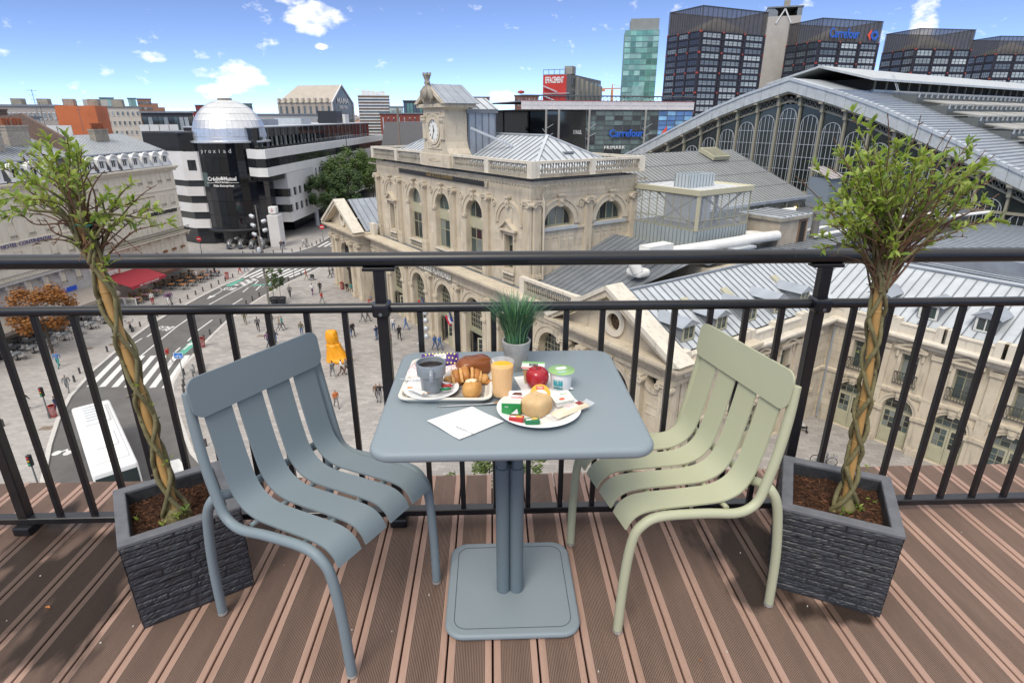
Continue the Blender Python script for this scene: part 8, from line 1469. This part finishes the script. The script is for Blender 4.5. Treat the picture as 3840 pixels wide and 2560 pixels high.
sc = thing('saucer', 'white saucer under the grey mug', 'saucer', -.183, 1.545, .0065); MB().lathe([(.0, .002), (.042, .0), (.045, .003), (.062, .007), (.079, .0135), (.081, .0150), (.079, .0155), (.06, .0095), (.046, .006), (.0, .006)], 48).build('saucer_body', CER, sc, smooth=50)
MG = M('mug_grey', (.23, .255, .275), .18, spec=.5, var=.06, vs=60); mg = thing('coffee_mug', 'grey two-tier mug of black coffee on the saucer', 'mug', -.180, 1.543, .0135)
MB().lathe([(.0, 0), (.028, 0), (.0305, .003), (.0335, .045), (.0352, .049), (.041, .053), (.0425, .088), (.0412, .0895), (.039, .088), (.0375, .055), (.032, .048), (.029, .006), (.0, .006)], 48).build('mug_body', MG, mg, smooth=50)
MB().lathe([(.0, .0745), (.0388, .0745)], 32, caps=False).build('coffee', M('coffee', (.012, .006, .004), .06), mg); hn = smooth_path([(.004, -.04, .078), (.0055, -.058, .079), (.0065, -.067, .068), (.006, -.066, .052), (.005, -.056, .043), (.003, -.037, .044)], 6); MB().tube(hn, .0065, 12, sq=.75).build('handle', MG, mg, smooth=60)
def spoonish(name, label, cat, pts, prof, mt=STEEL):
    P = smooth_path(pts, 5); n = len(P); vs = []; fs = []; d = (P[-1]-P[0]).normalized(); sd = V((-d.y, d.x, 0)).normalized()
    for i, p in enumerate(P): t = i/(n-1); w = prof(t); vs += [p-sd*w, p-sd*w*.5+V((0, 0, .0012)), p+sd*w*.5+V((0, 0, .0012)), p+sd*w, p+sd*w-V((0, 0, .0012)), p-sd*w-V((0, 0, .0012))]
    fs = [(6*i+j, 6*i+(j+1) % 6, 6*i+6+(j+1) % 6, 6*i+6+j) for i in range(n-1) for j in range(6)]+[(5, 4, 3, 2, 1, 0), tuple(6*n-6+j for j in range(6))]
    o = MB().add(vs, fs).build(name, mt, None, smooth=50); return tag(o, label, cat)
z_ = TZ+.0255; spoonish('teaspoon', 'steel teaspoon lying behind the grey mug', 'spoon', [(-.279, 1.597, z_+.001), (-.24, 1.592, z_), (-.20, 1.587, z_), (-.15, 1.572, z_-.001), (-.118, 1.560, z_-.002)], lambda t: .0045-.003*math.sin(math.pi*min(1, t*1.3)) if t < .75 else .002+.007*math.sin(math.pi*(t-.72)/.3))
spoonish('table_knife', 'steel table knife resting against the rim of the plate', 'knife', [(-.158, 1.461, TZ+.003), (-.10, 1.464, TZ+.0035), (-.03, 1.468, TZ+.005), (.03, 1.472, TZ+.009)], lambda t: .0048 if t < .5 else .0048+.003*math.sin(math.pi*(t-.5)*1.05))
def packet(name, label, cat, x, y, dz, rz, sx, sy, sz, m, ends=None, em=None, twist=.0):
    e = thing(name, label, cat, x, y, dz, rz)
    def fn(u, v): a, b = u*2-1, v*2-1; return V((a*sx/2, b*sy/2, sz*max(0, (1-abs(a)**3.2))**.5*max(0, (1-abs(b)**4))**.5+.0008*math.sin(23*a+5)*math.cos(19*b)))
    MB().grid(fn, 18, 10).grid(lambda u, v: V(((u*2-1)*sx/2, (v*2-1)*sy/2, 0)), 1, 1).build('wrapper', m, e, smooth=True)
    if ends:
        for s in (-1, 1): MB().grid(lambda u, v, s=s: V((s*(sx/2+ends*u), (v*2-1)*sy*.5*(1+.06*u), .0035*u+.0016*math.sin(v*26+s)*u)), 3, 14).build('crimped_end', em or m, e, smooth=True)
    return e
SUGP = M('sugar_paper', (.72, .70, .66), .6); SUGO = M('sugar_orange', (.72, .32, .05), .6)
for k, (x, y, r) in enumerate(((-.222, 1.507, -42), (-.212, 1.5055, -36))):
    e = packet('sugar_stick', ('white sugar stick at the saucer rim', 'white sugar stick nearest the grey mug')[k], 'sugar', x, y, .0275+.0012*k, r, .058, .0095, .0035, SUGP, .004, SUGO)
def choco(name, label, x, y, rz, m, body):
    e = thing(name, label, 'sweet', x, y, .0275, rz); MB().box((-.0125, -.0065, 0), (.0125, .0065, .0065)).build('wrapper', m, e, smooth=40, bevel=(.002, 2)); text('print', body, .005, (0, 0, .0067), (1, 0, 0), (0, 1, 0), WHT, e, .0001)
    for s in (-1, 1): MB().add([(s*.0125, -.005, .001), (s*.0125, .005, .001), (s*.0165, .0065, .004), (s*.0165, -.0065, .004)], [(0, 1, 2, 3)]).build('twist_end', m, e)
CRE = M('foil_red', (.48, .035, .03), .3, .2); CGR = M('foil_green', (.02, .17, .07), .3, .2)
choco('wrapped_sweet', 'small red wrapped sweet on the saucer', -.136, 1.535, 6, CRE, 'coffee'); choco('wrapped_sweet', 'small green wrapped sweet on the saucer', -.139, 1.513, 8, CGR, 'coffee')
# breads
def crust(name, c1, c2, s=18, r=.4): return M(name, c1, r, spec=.4, col2=c2, vs=s, det=6, bump=.25, bs=70)
CRU = crust('croissant_crust', (.52, .23, .055), (.34, .12, .025), 30); CRL = crust('croissant_layer', (.64, .37, .13), (.50, .23, .06), 40)
cr = thing('croissant', 'golden layered croissant between the mug and the round roll', 'croissant', -.083, 1.603, .0065, 6)
segs = ((-.066, -.012, .006, .010), (-.05, -.006, .015, .019), (-.027, 0, .025, .030), (.0, .002, .029, .036), (.027, 0, .024, .029), (.049, -.008, .0155, .019), (.066, -.018, .007, .010))
for i, (x, y, r, rz_) in enumerate(segs):
    def fn(u, v, x=x, y=y, r=r, rz_=rz_, i=i):
        a = u*2*math.pi; b = v*2-1; wd = .0165; rr = r*math.sqrt(max(0, 1-abs(b)**2.6)); return V((x+b*wd+.004*math.sin(a)*(1 if x > 0 else -1), y+rr*math.cos(a)*1.12, max(0.0, rz_*.52*1.25+rr*math.sin(a)*.98+.0012*math.sin(9*a+i))))
    MB().grid(fn, 24, 10).build('layer', CRU if i % 2 == 0 or i == 3 else CRL, cr, smooth=True)
for i, (x, r) in enumerate(((-.038, .024), (-.0135, .0305), (.0135, .0305), (.038, .023))): MB().grid(lambda u, v, x=x, r=r, i=i: V((x+(v*2-1)*.0042+.004*math.sin(u*math.pi)*(1 if x > 0 else -1), (r+.0004)*math.cos(math.pi*u)*1.1-.002, r*.62+(r-.0006)*math.sin(math.pi*u)*.98)), 16, 3).build('pale_seam', CRL, cr, smooth=True)
def loaf(name, label, cat, x, y, dz, rz, sx, sy, sz, m, p=2.6, parts=None, bumpy=.0, sqz=1):
    e = thing(name, label, cat, x, y, dz, rz)
    def fn(u, v): a = u*2*math.pi; b = v*math.pi-math.pi/2; c = math.copysign(abs(math.cos(b))**(2/p), 1); s_ = math.copysign(abs(math.sin(b))**(2/p), math.sin(b)); ca = math.copysign(abs(math.cos(a))**(2/p), math.cos(a)); sa = math.copysign(abs(math.sin(a))**(2/p), math.sin(a)); n = 1+bumpy*math.sin(5*a+1)*math.cos(3*b)+bumpy*.6*math.sin(9*a)*math.sin(4*b+1); return V((sx/2*c*ca*n, sy/2*c*sa*n, max(0, sz*(.42+.56*s_)*n)))
    MB().grid(fn, 32, 18).build('crust', m, e, smooth=True); return e
BRC = crust('brioche_crust', (.30, .095, .025), (.17, .05, .014), 14, .25); RLC = crust('roll_crust', (.60, .33, .10), (.46, .21, .05), 16, .45); SQC = crust('square_roll_crust', (.62, .45, .25), (.52, .33, .14), 22, .8); FLR = M('floured_crumb', (.74, .62, .42), .85, var=.1, vs=60)
loaf('chocolate_roll', 'glossy brown chocolate roll at the back of the tray', 'pastry', -.060, 1.678, .0065, 24, .115, .072, .056, BRC, 2.9, None, .015)
rl_ = loaf('round_roll', 'small golden round roll at the front of the tray', 'bread roll', -.063, 1.517, .0065, 70, .070, .054, .05, RLC, 2.2, None, .02)
MB().grid(lambda u, v: V((-.026+.052*u, (.004+.010*math.sin(math.pi*u))*(v*2-1)+.004*math.sin(6*u), .0485*math.sqrt(max(.05, 1-((u*2-1)*.88)**2))+.0035*(1-abs(v*2-1)))), 14, 6).build('split_top', FLR, rl_, smooth=True)
PUR2 = M('packet_purple', (.085, .03, .20), .3); YEL = M('packet_yellow', (.72, .62, .14), .4); WRP = M('clear_wrap', (.85, .85, .85), .1, Alpha=.35); RPR = M('red_print', (.55, .04, .05), .5)
pk = packet('biscuit_packet', 'purple biscuit packet with yellow diamonds behind the mug', 'packet', -.172, 1.742, .0065, 4, .105, .05, .017, PUR2, .007, PUR2); pk.rotation_euler = (rad(38), 0, rad(4)); pk.location.z = TZ+.022
for i in range(9):
    for j in range(3):
        if j == 1 and 2 < i < 6: continue
        x, y = -.046+i*.0115+(j % 2)*.005, -.017+j*.017; hgt = .017*max(0, (1-abs(x/.0525)**3.2))**.5*max(0, (1-abs(y/.025)**4))**.5+.0012; MB().add([(x-.0034, y, hgt), (x, y-.0038, hgt), (x+.0034, y, hgt), (x, y+.0038, hgt)], [(0, 1, 2, 3)]).build('printed_diamond', YEL, pk)
MB().box((-.019, -.004, .0172), (.019, .014, .0184)).build('name_label', M('label_cream', (.78, .74, .62), .5), pk); text('print', 'Pasquier', .0085, (0, .006, .0187), (1, 0, 0), (0, 1, 0), PUR2, pk, .0001); text('print', 'biscottes', .010, (.012, -.012, .0178), (1, 0, 0), (0, 1, 0), PUR2, pk, .0001)
MB().box((-.04, -.02, .002), (.04, .012, .012)).build('biscuit', crust('biscuit_crust', (.62, .40, .17), (.5, .28, .09)), pk, bevel=(.004, 2))
for k, (x, y, rz_, lb) in enumerate(((-.243, 1.672, 78, 'clear crinkled wrapper with red print left of the mug'), (-.128, 1.668, 20, 'clear crinkled wrapper with red print right of the mug'))):
    e = packet('wrapper_packet', lb, 'packet', x, y, .008, rz_, .075, .045, .026, M('wrap_pale', (.72, .68, .66), .3), .016, WRP)
    for q in range(46): u, v = R.uniform(-.9, .9), R.uniform(-.9, .9); hgt = .026*max(0, (1-abs(u)**3.2))**.5*max(0, (1-abs(v)**4))**.5+.0012; a = R.uniform(0, 3); l = .0035; MB().add([(u*.0375-l*math.cos(a), v*.0225-l*math.sin(a), hgt), (u*.0375+.001, v*.0225-.001, hgt+.0005), (u*.0375+l*math.cos(a), v*.0225+l*math.sin(a), hgt), (u*.0375-.001, v*.0225+.001, hgt+.0005)], [(0, 1, 2, 3)]).build('print_fleck', RPR, e)
# glass of juice
gl_ = thing('juice_glass', 'glass of orange juice between the tray and the plant pot', 'glass', .0235, 1.512); GLS = M('glass_clear', (.92, .95, .95), .02, spec=.8, Alpha=.16)
MB().lathe([(.0, 0), (.0255, 0), (.0268, .0015), (.0340, .1145), (.0342, .1155), (.0336, .1158), (.0328, .1145), (.0262, .012), (.022, .0095), (.0, .009)], 48).build('glass_body', GLS, gl_, smooth=50)
MB().lathe([(.0, .0096), (.0218, .0099), (.0259, .0125), (.0318, .1005), (.0312, .102), (.0, .102)], 48).build('orange_juice', M('juice', (.80, .40, .012), .35, spec=.3), gl_, smooth=50)
# potted grass
pt = thing('potted_grass', 'tufted green grass in a grey concrete pot at the back of the table', 'plant', .0725, 1.722); CONC = M('pot_concrete', (.46, .465, .45), .85, col2=(.28, .285, .275), vs=35, det=8, bump=.3, bs=90)
MB().lathe([(.0, 0), (.0305, 0), (.032, .002), (.0455, .094), (.0462, .096), (.0455, .098), (.0405, .098), (.039, .09), (.037, .084), (.0, .084)], 40).build('pot', CONC, pt, smooth=50)
gm_ = [M('blade_a', (.06, .17, .075), .45), M('blade_b', (.12, .27, .11), .45), M('blade_c', (.04, .12, .07), .45)]; bl_ = []
for v_ in range(6):
    P = [(0, 0, 0), (.003, 0, .05), (.012+.005*v_, 0, .10), (.022+.012*v_, 0, .155-.006*v_)]; Q = smooth_path(P, 4); n = len(Q); vs = []
    for i, p in enumerate(Q): w = .0019*(1-.9*(i/(n-1))**2); vs += [p+V((0, -w, 0)), p+V((0, w, 0))]
    bl_.append(MB().add(vs, [(2*i, 2*i+1, 2*i+3, 2*i+2) for i in range(n-1)]).mesh('blade', gm_[v_ % 3], True))
rest = MB()
for i in range(520):
    a, r = R.uniform(0, 6.28), .032*math.sqrt(R.random()); tl = r/.032; s = R.uniform(.72, 1.16); M4 = Matrix.Translation((r*math.cos(a), r*math.sin(a), .086)) @ Matrix.Rotation(a+R.uniform(-.5, .5), 4, 'Z') @ Matrix.Rotation(tl*R.uniform(.02, .22), 4, 'Y') @ Matrix.Scale(s, 4); v_ = min(5, max(0, int(tl*3.2+R.uniform(-.6, 1.8))))
    if i < 300: o = bpy.data.objects.new('blade', bl_[v_]); link(o, pt); o.matrix_local = M4
    else: rest.mat(v_ % 3); rest.add([M4 @ v.co for v in bl_[v_].vertices], [tuple(f.vertices) for f in bl_[v_].polygons])
tag(rest.build('grass_tuft', gm_, pt, smooth=True), kind='stuff')
# napkins
def napkin(label, P, bod=None):
    c = sum((V((*p, 0)) for p in P), V())/4; e = thing('paper_napkin', label, 'napkin', c.x, c.y, .0006); Q = [V((*p, 0))-c for p in P]
    def fn(u, v): p = Q[0].lerp(Q[1], u).lerp(Q[3].lerp(Q[2], u), v); return V((p.x, p.y, .0008+.0018*math.sin(3*u+1)*math.sin(4*v)*(u*(1-u)*4+.3)+.0035*max(0, v-.75)*4*(u) if not bod else .0012+.0014*(math.sin(5*u)*math.sin(4*v+1)+1)+.003*max(0, (u-.8))*3*(1-v)))
    MB().grid(fn, 14, 14).grid(lambda u, v: fn(u, v)-V((0, 0, .0007)), 14, 14).build('paper', PAP, e, smooth=True)
    if bod: d = (V((.025, 1.364, 0))-V((-.088, 1.277, 0))).normalized(); text('print', bod, .0125, V((-.075, 1.318, .0055))-c, V((.76, -.65, 0)), V((.65, .76, 0)), M('print_grey', (.25, .26, .27), .8), e, .0001)
napkin('white napkin with small grey print in front of the knife', [(-.179, 1.377), (-.088, 1.277), (.025, 1.364), (-.061, 1.455)], 'balladins.com'); napkin('white napkin under the apple and the yogurt', [(.062, 1.652), (.086, 1.536), (.236, 1.553), (.176, 1.677)])
# apple, pots
ap = thing('apple', 'shiny red apple on the napkin', 'apple', .128, 1.566, .003); APR = M('apple_red', (.42, .022, .028), .2, spec=.5, col2=(.30, .012, .022), vs=22, det=8); 
MB().lathe([(.0, .006), (.008, .003), (.018, .0015), (.028, .012), (.0338, .028), (.0345, .04), (.0315, .0535), (.023, .0625), (.013, .0645), (.006, .061), (.0, .0555)], 40).build('skin', APR, ap, smooth=True); MB().tube(smooth_path([(0, 0, .056), (-.001, 0, .066), (-.006, .001, .074), (-.011, .002, .077)], 4), [.0016]*12+[.0022], 8).build('stalk', M('stalk_brown', (.12, .06, .03), .7), ap, smooth=60)
spk = MB()
for k in range(130): a, b = R.uniform(0, 6.28), R.uniform(-.6, 1.1); p = V((math.cos(a)*math.cos(b)*.0350, math.sin(a)*math.cos(b)*.0350, .0345+.0295*math.sin(b))); n_ = V((p.x, p.y, p.z-.034)).normalized(); x_, y_ = perp(n_); s = .0005; p += n_*.0002; spk.add([p-x_*s, p-y_*s, p+x_*s, p+y_*s], [(0, 1, 2, 3)])
tag(spk.build('speckles', M('apple_speck', (.68, .42, .25), .5), ap), kind='stuff')
yo = thing('yogurt_pot', 'white yogurt pot with a green foil lid right of the apple', 'yogurt', .199, 1.566, .003, 18); FG_ = M('foil_lid_green', (.27, .46, .17), .3, .1, var=.12, vs=60); TEA = M('print_teal', (.05, .36, .42), .4)
MB().lathe([(.0, 0), (.027, 0), (.029, .002), (.0335, .055), (.0335, .057), (.0, .057)], 40).build('pot_body', M('pot_white', (.80, .80, .79), .35), yo, smooth=40); MB().lathe([(.0, .0605), (.0385, .0575), (.0395, .058), (.0385, .0585), (.0, .0615)], 40, caps=False).build('foil_lid', FG_, yo, smooth=40)
def curved(par, r0, r1, z0, z1, a0, a1, m, nm): MB().grid(lambda u, v: V(((r0+(r1-r0)*v)*math.cos(rad(a0+(a1-a0)*u)), (r0+(r1-r0)*v)*math.sin(rad(a0+(a1-a0)*u)), z0+(z1-z0)*v)), 12, 2).build(nm, m, par, smooth=True)
curved(yo, .0298, .0325, .008, .045, -160, -105, TEA, 'printed_panel'); a = rad(-132)
for k, (tx, zz, s) in enumerate((('LES', .038, .007), ('2', .029, .009), ('VACHES', .017, .009))): text('print', tx, s, (math.cos(a)*.0325, math.sin(a)*.0325, zz), (-math.sin(a), math.cos(a), 0), V((math.cos(a)*.09, math.sin(a)*.09, 1)), WHT, yo, .0002, bold=.0001)
MB().box((-.014, -.004, .0612), (.016, .013, .0621)).build('lid_print', PAP, yo); text('print', 'FRAMBOISE', .0048, (.001, .004, .0624), (1, 0, 0), (0, 1, 0), RPR, yo, .0001); MB().box((-.02, -.022, .0601), (.005, -.016, .0612)).build('lid_print', M('print_pale_blue', (.45, .60, .68), .4), yo)
cp_ = thing('compote_pot', 'clear fruit compote pot with a green and white lid behind the apple', 'compote', .119, 1.612, .003, -8); MB().add([(x*s, y*s*.78, z) for s, z in ((.024, 0), (.030, .052)) for x, y in ((-1, -1), (1, -1), (1, 1), (-1, 1))], [(0, 1, 5, 4), (1, 2, 6, 5), (2, 3, 7, 6), (3, 0, 4, 7), (3, 2, 1, 0), (4, 5, 6, 7)]).build('pot_body', M('compote', (.55, .36, .16), .3), cp_, bevel=(.004, 2)); rounded_slab(.070, .054, .008, .052, .0545, .001, 1).build('foil_lid', M('lid_white', (.72, .76, .70), .3), cp_); MB().box((-.034, -.026, .0546), (.034, -.018, .0548)).build('lid_print', M('print_red', (.60, .06, .06), .4), cp_); MB().box((-.034, .014, .0546), (.034, .026, .0548)).build('lid_print', M('print_leaf_green', (.20, .48, .15), .4), cp_); MB().box((-.012, -.006, .0546), (.014, .012, .055)).build('lid_print', M('print_dark', (.06, .05, .05), .5), cp_); text('print', 'Charles\n&Alice', .007, (.001, .005, .0552), (1, 0, 0), (0, 1, 0), WHT, cp_, .0001)
# plate and what lies on it
pl = thing('dinner_plate', 'round white plate with bread, spreads and cheese', 'plate', .122, 1.421); MB().lathe([(.0, .003), (.06, 0), (.066, .003), (.085, .007), (.113, .0145), (.1155, .0162), (.1135, .017), (.086, .0105), (.068, .0075), (.0, .0075)], 64).build('plate_body', CER, pl, smooth=50)
PZ = .0085
sq = loaf('square_roll', 'pale floured square roll in the middle of the plate', 'bread roll', .114, 1.408, PZ, 52, .080, .074, .05, SQC, 3.4, None, .02)
bx = thing('cheese_portion', 'green wrapped cheese portion at the edge of the plate', 'cheese', .046, 1.398, PZ+.002, -6); CB = M('cheese_green', (.02, .26, .06), .25, .1); MB().box((-.026, -.011, 0), (.026, .013, .036)).build('wrapper', CB, bx, smooth=40, bevel=(.003, 2)); MB().box((-.0262, -.0115, .033), (.0262, .0135, .0372)).build('wrapper_top', M('cheese_top', (.62, .68, .55), .3), bx, bevel=(.003, 2)); MB().add([(.0, -.0117, .004), (.02, -.0117, .004), (.016, -.0117, .02), (.008, -.0117, .012)], [(0, 1, 2, 3)]).build('print_shape', WHT, bx); text('print', 'BIO', .006, (-.012, -.0117, .024), (1, 0, 0), UPZ, WHT, bx, .0001)
nu = thing('spread_tub', 'white chocolate spread tub with red lettering behind the cheese', 'spread', .062, 1.428, PZ+.002, -8); MB().box((-.019, -.014, 0), (.019, .014, .032)).build('tub', M('pot_white', (.8, .8, .79), .35), nu, bevel=(.004, 2)); ld_ = rounded_slab(.046, .036, .006, -.0012, .0012, .0006, 1).build('foil_lid', M('lid_plain', (.78, .78, .77), .3), nu, loc=(0, 0, .034)); ld_.rotation_euler = (rad(32), 0, 0); text('print', 'nutella', .0125, (0, -.003, .0016), (1, 0, 0), (0, 1, 0), M('print_nred', (.58, .02, .03), .4), ld_, .0001, bold=.0002); MB().add([(-.016, .004, .0014), (.016, .004, .0014), (.011, .0135, .0014), (-.007, .013, .0014)], [(0, 1, 2, 3)]).build('print_swirl', M('print_choc', (.12, .035, .02), .3), ld_)
ho = thing('honey_tub', 'round honey tub with an orange lid behind the square roll', 'honey', .128, 1.449, PZ+.003, 0); MB().lathe([(.0, 0), (.019, 0), (.024, .026), (.0, .026)], 28).build('tub', M('honey', (.50, .22, .02), .2), ho, smooth=40); hl_ = MB().lathe([(.0, -.001), (.028, -.001), (.028, .001), (.0, .001)], 32).build('foil_lid', M('lid_orange', (.76, .36, .03), .35), ho, loc=(0, 0, .031)); hl_.rotation_euler = (rad(40), 0, 0); MB().lathe([(.0, .0012), (.019, .0012)], 28, (0, -.004, 0), 1, .8, False).build('lid_heart', PAP, hl_); MB().box((-.011, .012, .0012), (.011, .022, .0016)).build('lid_flash', CRD, hl_); text('print', 'Miel', .008, (0, .017, .0018), (1, 0, 0), (0, 1, 0), WHT, hl_, .0001); text('print', 'lune de miel', .0062, (0, -.004, .0016), (1, 0, 0), (0, 1, 0), NBL, hl_, .0001)
jm = thing('jam_tub', 'small white jam tub with a green lid at the right of the plate', 'jam', .186, 1.443, PZ+.002, 22); MB().add([(x*s, y*s*.72, z) for s, z in ((.021, 0), (.026, .022)) for x, y in ((-1, -1), (1, -1), (1, 1), (-1, 1))], [(0, 1, 5, 4), (1, 2, 6, 5), (2, 3, 7, 6), (3, 0, 4, 7), (3, 2, 1, 0), (4, 5, 6, 7)]).build('tub', M('pot_white', (.8, .8, .79), .35), jm, bevel=(.004, 2)); jl = rounded_slab(.060, .044, .007, -.0008, .0008, .0004, 1).build('foil_lid', M('lid_jam', (.66, .74, .52), .3, col2=(.76, .80, .70), vs=50), jm, loc=(.002, 0, .0245)); jl.rotation_euler = (rad(14), 0, 0); MB().lathe([(.0, .001), (.009, .001)], 16, (-.006, -.011, 0), 1, .7, False).build('lid_fruit', CRD, jl); text('print', 'FRUITS', .007, (.008, .008, .0012), (1, 0, 0), (0, 1, 0), M('print_gdark', (.04, .20, .05), .5), jl, .0001)
for nm, lb, x, y, r, m_ in (('butter_pat', 'red wrapped butter pat at the front of the plate', .058, 1.352, -12, CRE), ('butter_pat', 'green wrapped butter pat at the front of the plate', .098, 1.337, 10, CGR)):
    e = thing(nm, lb, 'butter', x, y, PZ+.003, r); MB().box((-.019, -.011, 0), (.019, .011, .0125)).build('wrapper', m_, e, smooth=40, bevel=(.002, 2)); MB().lathe([(.0, .0127), (.008, .0127)], 16, (.006, .002, 0), 1.3, .7, False).build('print_oval', M('print_gold', (.62, .42, .10), .4), e); MB().box((-.0165, -.003, .0126), (-.002, .003, .0129)).build('print_band', WHT, e)
ck = packet('cheese_stick', 'long wrapped cheese stick over the right rim of the plate', 'cheese', .207, 1.398, .0165, 36, .118, .032, .012, M('cheese_pale', (.72, .62, .44), .35, var=.06, vs=40), .018, WRP); MB().box((-.02, -.009, .0116), (.014, .009, .0124)).build('paper_label', PAP, ck); text('print', 'EMMENTAL\nFRANÇAIS', .0062, (-.003, .002, .0126), (1, 0, 0), (0, 1, 0), RPR, ck, .0001); MB().box((.022, -.008, .0112), (.04, .009, .0121)).build('paper_label', M('label_maroon', (.25, .03, .03), .5), ck)
